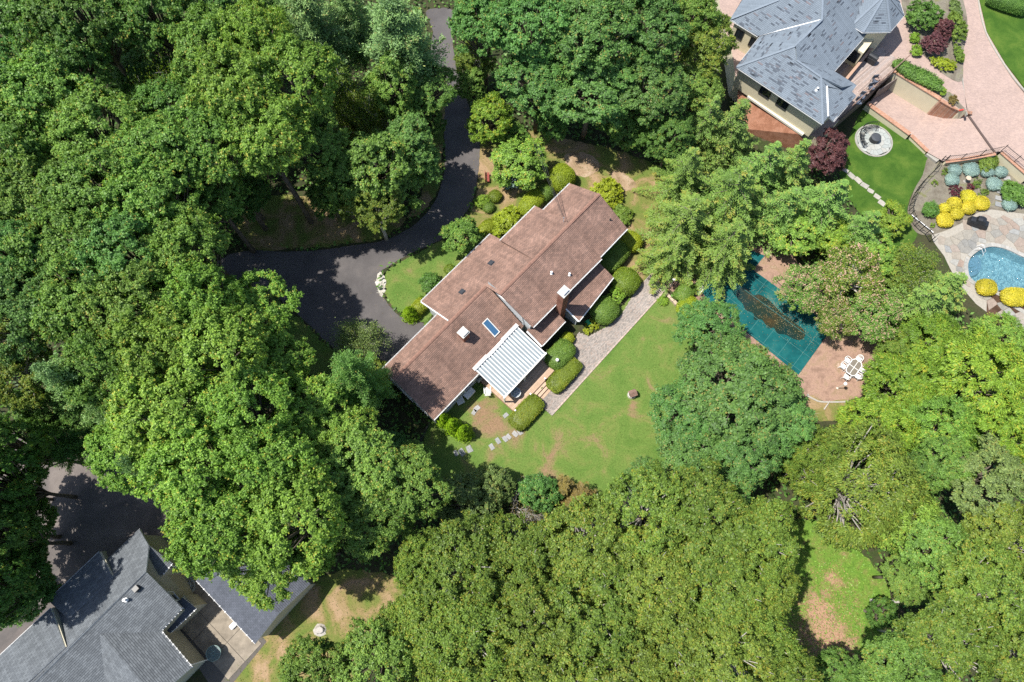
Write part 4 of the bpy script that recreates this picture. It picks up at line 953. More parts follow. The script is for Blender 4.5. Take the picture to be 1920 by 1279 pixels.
# raised deck of planks with rail
ND = empty('raised_deck', 'weathered plank deck beside the blue grey roofed house, edged with a rail', 'deck', P(1590,202,ZT+.1))
o0 = P(1575,222,ZT+.12); o1 = P(1693,119,ZT+.12); dv = (o1-o0).normalized(); nv = Vector((-dv.y, dv.x, 0)); ln = (o1-o0).length
PLANK = m_random('grey_plank', [(0, (.30,.24,.21)), (.4, (.40,.31,.27)), (.75, (.34,.29,.27)), (1, (.24,.18,.15))], .8, 2.5, .2)
rr = random.Random(9)
for i in range(30):
    y = .08 + i*.152; x = 0
    while x < ln-.3:
        w = min(rr.uniform(2.2, 4.2), ln-x); mb = MB(); mb.obox((0, 0), math.atan2(dv.y, dv.x), w/2-.005, .072, -.04, 0)
        pk = mb.build('plank', PLANK, ND); pk.location = o0 + dv*(x+w/2) + nv*y - ND.location; x += w
mb = MB(); rb = o0 - ND.location
for i in range(12):
    q = rb + dv*(ln*i/11); mb.beam(q + Vector((0,0,1.0)), q, .05, .05) if False else mb.tube([q, q + Vector((0,0,1.0))], .03, 6)
for z in (.15, .95): mb.tube([rb + Vector((0,0,z)), rb + dv*ln + Vector((0,0,z))], .025, 6)
mb.beam(rb + Vector((0,0,1.03)), rb + dv*(ln+.6) + Vector((0,0,1.03)), .1, .04)
mb.build('rail', m_plain('rail_brown', (.20,.13,.10), .6), ND)
mb = MB(); mb.obox((0,0), math.atan2(dv.y, dv.x), ln/2, .06, -2.0, -.05); q_ = mb.build('deck_fascia', m_plain('fascia_dark', (.10,.075,.065), .7), ND); q_.location = o0 + dv*ln/2 - nv*.05 - ND.location
# second low rail between porch and deck
PR = empty('porch_wall', 'low cream porch wall with timber cap beside the dark planked porch', 'wall', P(1600,155,ZT))
r0, r1 = P(1587,148,ZT+.9), P(1640,84,ZT+.9); mb = MB(); mb.beam(r0-PR.location, r1-PR.location, .2, .8); mb.build('wall', STUCCO, PR)
mb = MB(); mb.beam(r0-PR.location + Vector((0,0,.07)), r1-PR.location + Vector((0,0,.07)), .3, .07); mb.build('cap', m_plain('cap_tan', (.42,.27,.19), .7), PR)
# retaining walls
def retaining(name, label, top, base, cap=.34):
    o = empty(name, label, 'wall', base[0]); mb = MB(); n_ = len(top)
    th = []
    for i in range(n_):
        dd = (top[min(i+1, n_-1)] - top[max(i-1, 0)]); dd.z = 0; dd.normalize(); th.append(Vector((-dd.y, dd.x, 0)))
    bo = base[0]
    for i in range(n_-1):
        t0, t1 = top[i]-bo, top[i+1]-bo; z0, z1 = base[i].z-bo.z-.2, base[i+1].z-bo.z-.2
        f0, f1 = th[i]*cap*.5, th[i+1]*cap*.5
        vs = [t0-f0, t1-f1, t1+f1, t0+f0]; lo = [Vector((v.x, v.y, z)) for v, z in zip(vs, (z0, z1, z1, z0))]
        mb.add(vs+lo, [(0,1,2,3),(7,6,5,4),(0,4,5,1),(1,5,6,2),(2,6,7,3),(3,7,4,0)])
    mb.build('wall_face', STUCCO, o); mb = MB()
    for i in range(n_-1): mb.beam(top[i]-bo+Vector((0,0,.09)), top[i+1]-bo+Vector((0,0,.09)), cap+.12, .09)
    mb.build('brick_cap', BRICKCAP, o); return o
retaining('retaining_wall', 'tall cream retaining wall with brick cap below the yew hedge', [P(1676,133,ZT+.1), P(1763,186,ZT+.1)], [P(1667,168,.4), P(1744,206,.4)])
ct = px([(1763,187,ZT+.1),(1782,199,2.55),(1798,206,2.4),(1813,211,2.1),(1818,211,1.8)], 0, 3)[:13]
o_ = retaining('curved_wall', 'curved low brick wall tapering down beside the pink drive', ct, [Vector((p.x, p.y, .3)) for p in ct], .26)
for ch_ in o_.children:
    if ch_.name.startswith('wall_face'): ch_.data.materials[0] = BRICKCAP
retaining('retaining_wall', 'low cream retaining wall with brick cap beside the fire pit lawn', [P(1626,194,.85), P(1706,252,.75)], [P(1622,202,0), P(1702,258,0)], .36)
retaining('brick_edging', 'brick edging step between the pink drive and the mown lawn', [P(1708,254,.45), P(1739,284,.42)], [P(1706,258,0), P(1738,288,0)], .3)
mb = MB(); q = [P(1736,289,.3), P(1748,282,.3), P(1766,296,.3), P(1756,304,.3)]; mb.prism([p.xy[:] for p in q], .0, .34); bevel(tag(mb.build('stone_slab', PALESTONE), 'pale stone slab step at the corner of the mown lawn', 'step'), .02)
# garage opening under the deck
mb = MB(); g0, g1 = P(1632,190,.42), P(1668,166,.42); gd = (g1-g0).normalized(); mb.obox(((g0.x+g1.x)/2, (g0.y+g1.y)/2), math.atan2(gd.y, gd.x), (g1-g0).length/2, .05, .4, 2.3)
tag(mb.build('garage_door', m_plain('garage_door', (.16,.13,.12), .7)), 'dark garage door at the foot of the ramp under the deck', 'door')
# ------------------------------------------------------------------ lower-left house, grey shingles
BLO = P(270, 1150, 0); bl = empty('grey_roof_house', 'house with grey shingled gables and tan walls at the lower left corner', 'house', BLO)
def solve(f, lo, hi):
    for _ in range(40):
        mid = (lo+hi)/2
        if (f(lo) > 0) == (f(mid) > 0): lo = mid
        else: hi = mid
    return mid
ZB = 4.0
RP = plane(P(302,1183,ZB), P(341.5,1140,ZB), .5, 1)                    # rear slope of the middle gable
ap2 = on_plane(273.6,1072,RP)
def fpl(z): return plane(P(201,1050,z), P(262,992,z), .5, -1)
zf = solve(lambda z: on_plane(273.6,1072,fpl(z)).z - ap2.z, 2.5, 7.5)
FPB = fpl(zf); ap1 = on_plane(279.5,1023,FPB)
def rpl(z): return plane(P(305,1078,z), P(323,1056,z), .5, 1)
zr1 = solve(lambda z: on_plane(279.5,1023,rpl(z)).z - ap1.z, 2.0, 7.5)
print('BL', ap2.z, zf, ap1.z, zr1)
ridge2 = on_plane(196,1149,RP); far2 = ap2 + (ridge2-ap2).normalized()*22; far2.z = ap2.z
def broof(k, pts, mat=None): return roof_plane('roof', pts, mat or SHGREY, bl, .16, .02, .15, BLO)
ev = (P(201,1050,zf)-P(262,992,zf)).normalized()
e0 = P(262,992,zf); 
broof('front', [e0, ap1, ap2, far2, far2 + (e0-ap2) + (e0-ap2)*0, e0 + ev*22])
broof('rear1', [ap1, P(323,1056,zr1), P(305,1078,zr1), ap1 + ev*3.2])
broof('rear2', [ap2, P(341.5,1140,ZB), P(302,1183,ZB), P(302,1183,ZB) + (P(302,1183,ZB)-P(341.5,1140,ZB)).normalized()*16, ap2 + ev*18])
RP3 = plane(P(302,1183,ZB), P(360,1251,ZB), .5, -1)
r3a, r3b = on_plane(203,1207,RP3), on_plane(263,1279,RP3); rv = (r3b-r3a); rv.z = 0; rv.normalize(); zr3 = (r3a.z+r3b.z)/2
r3a.z = r3b.z = zr3; g3 = P(360,1251,ZB); gv = (g3-P(302,1183,ZB)).normalized()
tip = r3a + rv*((g3-r3a).dot(rv)); tip.z = zr3
i3 = P(302,1183,ZB) - gv*.0
st = r3a - rv*1.6
broof('wing_r', [i3 - gv*1.2, g3, tip, st])
mir = tip + (tip-g3); mir.z = ZB; mir0 = st + (tip-g3); mir0.z = ZB
broof('wing_l', [st, tip, mir, mir0])
# raised dormers on the front slope
def dormer(p_eave0, p_eave1, q0, q1, z):
    w = [P(*p_eave0, z), P(*p_eave1, z)]; b_ = [on_plane(*q0, FPB), on_plane(*q1, FPB)]
    ob, _ = broof('dormer', [w[0], w[1], b_[1] + Vector((0,0,.05)), b_[0] + Vector((0,0,.05))])
    for wp, bp_ in ((w[0], b_[0]), (w[1], b_[1])):
        mb = MB(); low = on_plane(960 + 0, 0, FPB)
        n2, s2 = FPB[1], FPB[2]; zl = FPB[0].z + s2*((wp.xy-FPB[0].xy).dot(n2))
        k = (b_[0]-b_[1]).normalized()*.1
        pts = [wp - Vector((0,0,.15)), bp_ , Vector((wp.x, wp.y, max(zl, 1.5)-.1))]
        mb.add([p-BLO for p in pts] + [p-BLO+k for p in pts], [(0,1,2),(5,4,3),(0,3,4,1),(1,4,5,2),(2,5,3,0)]); mb.build('dormer_wall', TANWALL, bl)
    gutter(w[0]-BLO, w[1]-BLO, bl, w=.12, clips=0); return ob
dormer((186,1035), (90,1126), (212,1082), (128,1160), zf + .35)
dormer((94.7,1141), (-40,1266), (123,1214), (0,1330), zf + .75)
# walls
def bwall(pts, z1, z0=-.1): return wall_prism('wall', [(p-BLO).xy[:] for p in pts], z0, z1, TANWALL, bl)
cen = (ap2 + g3 + e0 + far2)/4
sh = lambda p, k=.35: p + (cen-p).normalized()*k
A1, A2 = P(341.5,1140,ZB), P(302,1183,ZB)
bwall([sh(e0,.6), sh(P(323,1056,zr1),.5), sh(P(305,1078,zr1),.4), ap2 + ev*.3, ap2 + ev*9, e0 + ev*9], min(zf, zr1)-.1)
bwall([ap2 + ev*.4, A1 + ev*.45 + (A2-A1)*0, A2, A2 + ev*6, ap2 + ev*7], ZB-.12)
bwall([i3 - gv*1.0 + (mir-g3).normalized()*.4, g3 - gv*.4 + (mir-g3).normalized()*.4, mir - gv*.4 - (mir-g3).normalized()*.4, i3 + (mir-g3)*.9], ZB-.12)
def tri_wall(pts, shift):
    mb = MB(); a_ = [p-BLO for p in pts]; b_ = [p+shift for p in a_]; n = len(a_)
    mb.add(a_+b_, [tuple(range(n)), tuple(range(n, 2*n))[::-1]] + [(i, (i+1) % n, n+(i+1) % n, n+i) for i in range(n)]); return mb.build('gable_wall', TANWALL, bl)
s4 = ev*.3; dn = Vector((0,0,.18))
lowf = ap1 + (ap2-ap1)*.02
tri_wall([e0+s4+(ap1-e0)*.15-dn, ap1+s4-dn, P(323,1056,zr1)+s4-dn, Vector((P(323,1056,zr1)+s4).to_tuple()[:2]+(0.0,)), Vector((e0+s4+(ap1-e0)*.15).to_tuple()[:2]+(0.0,))], ev*.1)
tri_wall([ap1+(ap2-ap1)*.15+s4-dn, ap2+s4-dn, A1+s4-dn, Vector((A1+s4).to_tuple()[:2]+(0.0,)), Vector((ap1+(ap2-ap1)*.15+s4).to_tuple()[:2]+(0.0,))], ev*.1)
tri_wall([g3-gv*.35-dn, tip-gv*.35-dn, mir-gv*.35-dn], -gv*.1)
gutter(A1-BLO, A2-BLO, bl, clips=7); gutter(i3-BLO, g3-BLO, bl, clips=9); gutter(e0-BLO, e0+ev*4.6-BLO, bl); gutter(P(323,1056,zr1)-BLO, P(305,1078,zr1)-BLO, bl, clips=4)
# gable window
od = -ev; ad = Vector((-ev.y, ev.x, 0)); wc = ap2.lerp(A1, .62) + s4 + Vector((0,0,-1.35))
window(bl, wc-BLO, ad, od, .9, .75, mull=0, depth=.08)
# pent roof below the gable eave
pz = 2.75; p0, p1 = P(368,1141,pz), P(319,1187,pz); q0, q1 = p0.copy(), p1.copy(); inn = (A2-A1).normalized(); nn = Vector((-inn.y, inn.x, 0)); nn = nn if nn.dot(cen-p0) > 0 else -nn
broof('pent', [p0, p1, p1 + nn*1.4 + Vector((0,0,.45)), p0 + nn*1.4 + Vector((0,0,.45))], SHDARK)
gutter(p0-BLO, p1-BLO, bl, clips=6); bwall([p0+nn*.35, p1+nn*.35, p1+nn*1.6, p0+nn*1.6], pz-.1)
for p in (A1 + Vector((0,0,-.1)), g3 + Vector((0,0,-.1)), P(323,1056,zr1-.1)):
    mb = MB(); w_ = p + (cen-p).normalized()*.35; mb.tube([p-BLO, Vector((w_.x, w_.y, p.z-.5))-BLO, Vector((w_.x, w_.y, .05))-BLO], .05, 8); mb.build('downspout', WHITE, bl)
vp = on_plane(256,1104,RP); mb = MB(); mb.obox((vp-BLO).xy[:], math.atan2(inn.y, inn.x), .22, .2, vp.z-.15, vp.z+.22); mb.build('roof_vent', BLACK, bl)
vent_pipe('vent_pipe', bl, on_plane(236,1125,RP)-BLO, .09, .3)
# shed with dark roof
SP = plane(P(368,1088.6,2.9), P(478.6,1207,2.9), .4, 1); s0, s1 = P(368,1088.6,2.9), P(478.6,1207,2.9); sd = (s1-s0).normalized(); sn = Vector((-sd.y, sd.x, 0)); sn = sn if sn.dot(P(545,1090,3)-s0) > 0 else -sn
SHO = Vector((s0.x, s0.y, 0)); shed = empty('garden_shed', 'shed with plain dark grey roof half hidden under oak branches', 'shed', SHO)
sp_ = 3.1; rz_ = 2.9 + .4*sp_
roof_plane('roof', [s0, s1, s1 + sn*sp_ + Vector((0,0,.4*sp_)), s0 + sn*sp_ + Vector((0,0,.4*sp_))], SHDARK, shed, .16, .02, .14, SHO)
roof_plane('roof', [s0 + sn*sp_ + Vector((0,0,.4*sp_)), s1 + sn*sp_ + Vector((0,0,.4*sp_)), s1 + sn*sp_*2, s0 + sn*sp_*2], SHDARK, shed, .16, .02, .14, SHO)
wall_prism('wall', [(p-SHO).xy[:] for p in (s0+sn*.3+sd*.2, s1+sn*.3-sd*.2, s1+sn*(sp_*2-.3)-sd*.2, s0+sn*(sp_*2-.3)+sd*.2)], 0, 2.8, TANWALL, shed)
mb = MB(); t_ = [s1+sn*.3-sd*.2-SHO+Vector((0,0,-.15)), s1+sn*sp_-sd*.2-SHO+Vector((0,0,.4*sp_-.15)), s1+sn*(sp_*2-.3)-sd*.2-SHO+Vector((0,0,-.15))]
mb.add(t_ + [p-sd*.1 for p in t_], [(0,1,2),(5,4,3),(0,3,4,1),(1,4,5,2),(2,5,3,0)]); mb.build('gable_wall', TANWALL, shed)
gutter(s0-SHO, s1-SHO, shed, clips=11)
# concrete patio in slabs
pp = [P(*q) for q in ((352,1062),(384,1070),(400,1085),(500,1203),(436,1282),(404,1300),(345,1210),(330,1150))]
pa = sheet('concrete_patio', pp, .02, m_plain('patio_joint', (.10,.09,.08), .9))
pc = sum(pp, Vector())/len(pp); ax_ = sd; ay_ = sn
for i in range(-3, 4):
    for j in range(-3, 3):
        qs = [pc + ax_*(i*2.3+x) + ay_*(j*1.9+y) for x, y in ((.02,.02),(2.28,.02),(2.28,1.88),(.02,1.88))]
        ins = inside(pp, np.array([q.x for q in qs]), np.array([q.y for q in qs]))
        if ins.sum() >= 3:
            mb = MB(); mb.prism([q.xy[:] for q in qs], .0, .055); mb.build('slab', CONC, pa)
# hose coil, round table, stump, white bag
hc = P(346,1093,.06); mb = MB(); pts = []; rr = random.Random(3)
for k in range(150):
    t = k/150*6.283*7.5; R_ = .55 + .18*math.sin(t*.37) + .1*math.sin(t*.13+1); off = .45*math.sin(k/150*3.1)
    pts.append(hc + Vector((R_*math.cos(t) + off*.9, R_*math.sin(t) - off*1.0, .03 + .0006*k)))
mb.tube(pts, .022, 6); tag(mb.build('garden_hose', m_plain('hose_pale', (.42,.46,.44), .5)), 'pale garden hose lying in loose coils beside the tan wall', 'hose')
def round_table(u, v, z, R_, label, rim, glassm, name='round_table', h=.72):
    p = P(u, v, z+h); o = empty(name, label, 'table', (p.x, p.y, z)); mb = MB()
    mb.tube([(math.cos(t*.2618)*R_, math.sin(t*.2618)*R_, h) for t in range(25)], .025, 6, cap=False); mb.build('rim', rim, o)
    mb = MB(); mb.lathe((0,0,0), [(.01, h-.012), (R_-.01, h-.012), (R_-.01, h), (.01, h)], 28); mb.build('table_top', glassm, o)
    for k in range(4):
        t = k*1.571+.6; mb = MB(); mb.tube([(math.cos(t)*R_*.85, math.sin(t)*R_*.85, h-.02), (math.cos(t)*R_*.55, math.sin(t)*R_*.55, h*.5), (math.cos(t)*R_*.8, math.sin(t)*R_*.8, .0)], .02, 6); mb.build('leg', rim, o)
    mb = MB(); mb.tube([(math.cos(t*.2618)*.14, math.sin(t*.2618)*.14, h+.01) for t in range(25)], .015, 6, cap=False)
    for k in range(6):
        t = k*1.047; mb.tube([(math.cos(t)*.14, math.sin(t)*.14, h+.008), (math.cos(t)*R_, math.sin(t)*R_, h+.008)], .012, 5)
    mb.build('frame', rim, o); return o
TGLASS = m_plain('table_glass', (.20,.24,.26), .08, .6, .1)
round_table(400, 1225, .05, .62, 'round glass table with greenish rim on the shaded concrete patio', m_plain('green_rim', (.20,.30,.28), .4), m_plain('green_glass', (.10,.14,.14), .1, .6))
def stump(p, label):
    mb = MB(); rr = random.Random(8); n = 18
    prof = [[(math.cos(6.283*i/n)*(r0 + rr.uniform(-.1,.16)*r0*1.5*(1 if z < .1 else .5)), math.sin(6.283*i/n)*(r0*.8 + rr.uniform(-.1,.2)*r0), z) for i in range(n)] for r0, z in ((.62,0),(.42,.12),(.34,.3),(.3,.34))]
    vs = [q for ring in prof for q in ring]; fs = [(j*n+i, j*n+(i+1)%n, (j+1)*n+(i+1)%n, (j+1)*n+i) for j in range(3) for i in range(n)] + [tuple(range(3*n, 4*n))]
    mb.add(vs, fs); o = mb.build('tree_stump', BARKPALE); o.location = p; return tag(o, label, 'stump')
stump(P(600,1181,0), 'weathered grey tree stump on the dry grass beside the shed')
mb = MB(); q = P(438,1173,.1); mb.obox(q.xy[:], .8, .3, .22, .06, .34); bevel(tag(mb.build('white_bag', WHITEPL), 'crumpled white bag lying on the sunlit concrete by the shed gutter', 'bag'), .08, 3)
# ------------------------------------------------------------------ paver path behind the main house
PATHP = [P(*q) for q in ((1034,779),(1250,541),(1222,512),(1195,540),(1165,590),(1140,612),(1105,630),(1085,624),(1068,650),(1080,690),(1040,720),(1012,748),(1008,756))]
pth = sheet('paver_path', PATHP, .028, m_plain('path_joint', (.17,.145,.115), .9))
rng = np.random.default_rng(3); mb = MB(); pu, pv = .21, .105
pts_all = []; c0 = P(1140,660); ca, sa = math.cos(HA), math.sin(HA)
for i in range(-70, 90):
    for j in range(-48, 60):
        x = i*pu + (pu/2 if j % 2 else 0); y = j*pv; pts_all.append((x, y))
A_ = np.array(pts_all); WX = c0.x + A_[:, 0]*ca - A_[:, 1]*sa; WY = c0.y + A_[:, 0]*sa + A_[:, 1]*ca
ok = inside(PATHP, WX, WY)
k = NT('path_paver'); at = k.n('ShaderNodeAttribute', attribute_name='tint').outputs['Fac']; co = k.n('ShaderNodeTexCoord').outputs['Object']
cc = k.ramp(at, [(0, (.25,.225,.205)), (.45, (.34,.30,.27)), (.8, (.40,.345,.305)), (1, (.33,.26,.22))]); cc = k.mix(1.0, cc, k.ramp(k.noise(co, .5, 5), [(.3, (.8,)*3), (.7, (1.15,)*3)]), 'MULTIPLY'); PPAVE = k.fin(cc, .85, .2)
V, F, T = [], [], []
for x, y in A_[ok]:
    b = len(V); h = .052 + rng.normal()*.003; t = rng.uniform()
    for zz, s in ((.02, 1), (h-.006, 1), (h, .86)):
        for dx, dy in ((-1,-1),(1,-1),(1,1),(-1,1)):
            xx = x+dx*(pu/2-.006)*(s if s == 1 else .94); yy = y+dy*(pv/2-.006)*(s if s == 1 else .88)
            V.append((c0.x+xx*ca-yy*sa, c0.y+xx*sa+yy*ca, zz)); T.append(t)
    for r_ in (0, 4): F += [(b+r_+i, b+r_+(i+1)%4, b+r_+4+(i+1)%4, b+r_+4+i) for i in range(4)]
    F.append((b+8, b+9, b+10, b+11))
me = bpy.data.meshes.new('pavers'); me.from_pydata(V, [], F); at_ = me.attributes.new('tint', 'FLOAT', 'POINT'); at_.data.foreach_set('value', T); me.materials.append(PPAVE); me.update()
tag(link('pavers', me, pth), kind='stuff')
# edge course along the lawn
e0_, e1_ = P(1034,779), P(1250,541); n_ = int((e1_-e0_).length/.42); mbk = MB(); mbk.box(-.2, .2, -.07, .07, 0, .09); es = mbk.build('edging_stone', PAVE, pth); esm = es.data; bpy.data.objects.remove(es)
for i in range(n_):
    o_ = link('edging_stone', esm, pth); p_ = e0_.lerp(e1_, (i+.5)/n_); o_.location = (p_.x, p_.y, .0); o_.rotation_euler = (0, 0, math.atan2((e1_-e0_).y, (e1_-e0_).x))
# brick steps from the path up to the covered pool
stp = empty('brick_steps', 'pink brick steps leading from the paver path to the covered pool', 'steps', P(1240,525))
for k_ in range(3):
    q0, q1 = P(1222+9*k_, 512-5*k_), P(1252+9*k_, 541-5*k_); dd = (q1-q0).normalized(); mb = MB(); mid = (q0+q1)/2 - stp.location
    mb.obox(mid.xy[:], math.atan2(dd.y, dd.x), (q1-q0).length/2, .22, 0, .06+.08*k_); mb.build('step', m_plain('step_pink%d' % k_, (.50,.33,.26), .85, .2, .2, 5), stp)
def lump_wall(pts, w, h, name, label, mat, cat='wall'):
    o = empty(name, label, cat, pts[0]); rr = random.Random(len(pts)); i = 0
    for a_, b_ in zip(pts, pts[1:]):
        n_ = max(1, int((b_-a_).length/.4)); an = math.atan2((b_-a_).y, (b_-a_).x)
        for k_ in range(n_):
            c_ = a_.lerp(b_, (k_+.5)/n_) - pts[0]; mb = MB(); mb.obox(c_.xy[:], an + rr.uniform(-.06,.06), (b_-a_).length/n_/2-.012, w/2*rr.uniform(.9,1.1), 0, h*rr.uniform(.9,1.1)); bevel(mb.build('stone', mat, o), .03, 2)
    return o
lump_wall([P(1245,550), P(1262,566), P(1284,592)], .3, .4, 'garden_wall', 'low tan stone wall between the rear lawn and the pool shrubs', m_random('tan_stone', [(0,(.40,.31,.23)),(1,(.52,.41,.31))]))

# ------------------------------------------------------------------ covered pool
cov = [P(1303,532), P(1392,464), P(1434,480), P(1411,506), P(1561,614), P(1497,703), P(1330,566)]
TEAL = m_patchy('pool_cover_teal', [(.3, (.003,.060,.066)), (.55, (.006,.095,.098)), (.75, (.016,.115,.112)), (.9, (.06,.14,.125))], .35, (.85,1.15), 3, bump=.1, rough=.55)
PC = empty('pool_cover', 'taut teal pool cover strapped over the rectangular pool', 'pool cover', cov[0])
mb = MB(); mb.prism([(p-cov[0]).xy[:] for p in cov], .0, .06); mb.build('sheet', TEAL, PC)
ld_ = (cov[4]-cov[3]).normalized(); sd_ = Vector((-ld_.y, ld_.x, 0)); ctr_ = (P(1330,566)+cov[4])/2
STRAP = m_plain('strap', (.05,.18,.175), .6)
def clip_line(p, d):
    ts = []; 
    for i in range(len(cov)):
        a_, b_ = cov[i], cov[(i+1) % len(cov)]; e_ = b_-a_; den = d.x*e_.y - d.y*e_.x
        if abs(den) < 1e-6: continue
        w_ = a_-p; t = (w_.x*e_.y - w_.y*e_.x)/den; s = (w_.x*d.y - w_.y*d.x)/den
        if 0 <= s <= 1: ts.append(t)
    return (p + d*min(ts), p + d*max(ts)) if len(ts) >= 2 else None
for k_ in range(-2, 3):
    q = clip_line(P(1440,577) + sd_*k_*1.75 + Vector((0,0,.07)), ld_)
    if q: mb = MB(); mb.beam(q[0]-cov[0]+Vector((0,0,.07)), q[1]-cov[0]+Vector((0,0,.07)), .035, .008); mb.build('strap', STRAP, PC)
for k_ in range(-4, 5):
    q = clip_line(P(1440,577) + ld_*k_*1.75, sd_)
    if q: mb = MB(); mb.beam(q[0]-cov[0]+Vector((0,0,.075)), q[1]-cov[0]+Vector((0,0,.075)), .035, .008); mb.build('strap', STRAP, PC)
# rain puddle of murky water lying on the cover
pudp = cr([P(*q) for q in ((1381,548),(1391,540),(1404,545),(1412,554),(1424,553),(1440,562),(1452,574),(1466,588),(1478,596),(1492,608),(1506,618),(1509,630),(1500,638),(1488,636),(1472,628),(1458,626),(1450,615),(1440,616),(1428,600),(1414,600),(1412,588),(1398,582),(1392,570),(1382,560))], 4)
k = NT('murky_water'); co = k.n('ShaderNodeTexCoord').outputs['Object']; cc = k.ramp(k.noise(co, .45, 4), [(.35, (.008,.030,.030)), (.58, (.020,.032,.022)), (.75, (.060,.040,.018))]); PUD = k.fin(cc, .12, .5)
mb = MB(); mb.prism([p.xy[:] for p in pudp], .04, .078); tag(mb.build('puddle', PUD), 'dark murky puddle with fallen leaves on the teal pool cover', 'puddle')
r = np.random.default_rng(17); n = 900; uu = r.normal(1465, 34, n); vv = 590 + (uu-1465)*.62 + r.normal(0, 17, n)
uu2 = r.uniform(1310, 1555, 500); vv2 = 520 + (uu2-1310)*.5 + r.normal(0, 28, 500)
ps = np.array([tuple(P(a_, b_, .09)) for a_, b_ in zip(np.concatenate([uu, uu2]), np.concatenate([vv, vv2]))]); ps = ps[inside(cov, ps[:, 0], ps[:, 1])]
me = leaf_mesh('fallen_leaves', ps, np.tile([0, 0, 1.0], (len(ps), 1)) + r.normal(size=(len(ps), 3))*.15, r.uniform(.04,.085,len(ps)), r.uniform(.03,.055,len(ps)), r.uniform(0,1,len(ps)), m_leaf('fallen_leaf', [(0,(.14,.085,.035)),(.5,(.27,.20,.085)),(1,(.38,.34,.15))], .05), seed=3)
tag(link('fallen_leaves', me), 'small yellow and brown leaves scattered over the pool cover', 'leaves', kind='stuff')
mb = MB(); dv_ = P(1313,545); mb.obox(dv_.xy[:], HA, .5, .22, .02, .14); bevel(tag(mb.build('white_board', WHITEPL), 'short white board stub at the pool edge beside the round bush', 'board'), .03)

# ------------------------------------------------------------------ lamps
def lamp(u, v, label, h=1.55, post=None, name='garden_lamp', globe=True, group=None):
    b_ = P(u, v, .03); o = empty(name, label, 'lamp', b_, 0, group); mb = MB()
    mb.lathe((0,0,0), [(.11,0),(.11,.05),(.045,.09),(.035,.2),(.035,h-.12),(.06,h-.1),(.06,h-.02)], 10); mb.build('post', post or m_plain('post_cream', (.62,.58,.5), .5), o)
    mb = MB()
    if globe:
        R_ = .17; mb.lathe((0,0,h+.13), [(R_*math.sin(t*math.pi/10)+.001, -R_*math.cos(t*math.pi/10)) for t in range(11)], 16); mb.build('globe', m_plain('globe_white', (.85,.85,.84), .25, .5, .02), o, True)
    else:
        mb.lathe((0,0,h), [(.08,0),(.14,.28),(.20,.30),(.02,.42)], 6); mb.build('lantern', BLACK, o)
    return o
lamp(1570, 728, 'white globe lamp on a pale post by the white patio set')
lamp(1043, 684, 'white globe lamp standing beside the clipped hedge at the deck')
lamp(1257, 536, 'white globe lamp beside the pink brick steps by the pool')
lamp(545, 579, 'black post lantern on the grass verge beside the driveway', 1.7, BLACK, 'driveway_lamp', False)

# ------------------------------------------------------------------ white patio set by the pool
def patio_chair(p, ang, label, group, z=.03):
    o = empty('patio_chair', label, 'chair', (p.x, p.y, z), ang, group)
    mb = MB(); n = 12; seat = [(.26*math.cos(t), .26*math.sin(t)) for t in [i*6.283/n for i in range(n)]]
    mb.prism([(x*1.0, y*.95) for x, y in seat], .40, .43); mb.box(-.24, .2, -.25, .25, .402, .428); bevel(mb.build('seat', WHITEPL, o), .01)
    for i in range(7):                                        # slatted rounded back
        t = -1.05 + 2.1*i/6; c_ = Vector((-.27*math.cos(t)-.02, .29*math.sin(t), .43)); mb = MB(); mb.tube([c_, c_ + Vector((-.06*math.cos(t), .02*math.sin(t), .36-.05*abs(t)))], [.022,.02], 5); mb.build('back_slat', WHITEPL, o)
    mb = MB(); mb.tube([Vector((-.33*math.cos(t)-.02, .31*math.sin(t), .80-.06*abs(t))) for t in [-1.15+2.3*i/10 for i in range(11)]], .03, 6); mb.build('back_rail', WHITEPL, o)
    for s in (-1, 1):
        mb = MB(); mb.tube([(-.16, s*.29, .72), (.02, s*.30, .66), (.22, s*.28, .64)], .028, 6); mb.tube([(.22, s*.28, .64), (.23, s*.26, .42)], .022, 6); mb.build('armrest', WHITEPL, o)
        for sx in (-1, 1): mb = MB(); mb.tube([(sx*.2, s*.22, .41), (sx*.26, s*.27, 0)], [.028,.02], 6); mb.build('leg', WHITEPL, o)
    return o
tc = P(1601,689,.72); ta = HA + .05
TB = empty('patio_table', 'oblong white framed glass patio table ringed by white chairs', 'table', (tc.x, tc.y, .03), ta)
oct_ = [(.85,.3),(.6,.52),(-.6,.52),(-.85,.3),(-.85,-.3),(-.6,-.52),(.6,-.52),(.85,-.3)]
mb = MB(); mb.prism([(x*.96, y*.94) for x, y in oct_], .695, .71); mb.build('table_top', m_plain('smoke_glass', (.20,.175,.145), .1, .6, .08), TB)
mb = MB(); pts_ = [(x, y, .72) for x, y in oct_]
for a_, b_ in zip(pts_, pts_[1:]+pts_[:1]): mb.beam(a_, b_, .07, .04)
for a_, b_ in (((-.85,.0,.722),(.85,.0,.722)), ((0,-.52,.724),(0,.52,.724))): mb.beam(a_, b_, .045, .03)
mb.build('frame', WHITEPL, TB)
for x, y in ((.6,.36),(-.6,.36),(-.6,-.36),(.6,-.36)): mb = MB(); mb.box(x-.03, x+.03, y-.03, y+.03, 0, .69); mb.build('leg', WHITEPL, TB)
ux, uy = Vector((math.cos(ta), math.sin(ta), 0)), Vector((-math.sin(ta), math.cos(ta), 0)); gp = 'white chairs round the patio table by the pool'
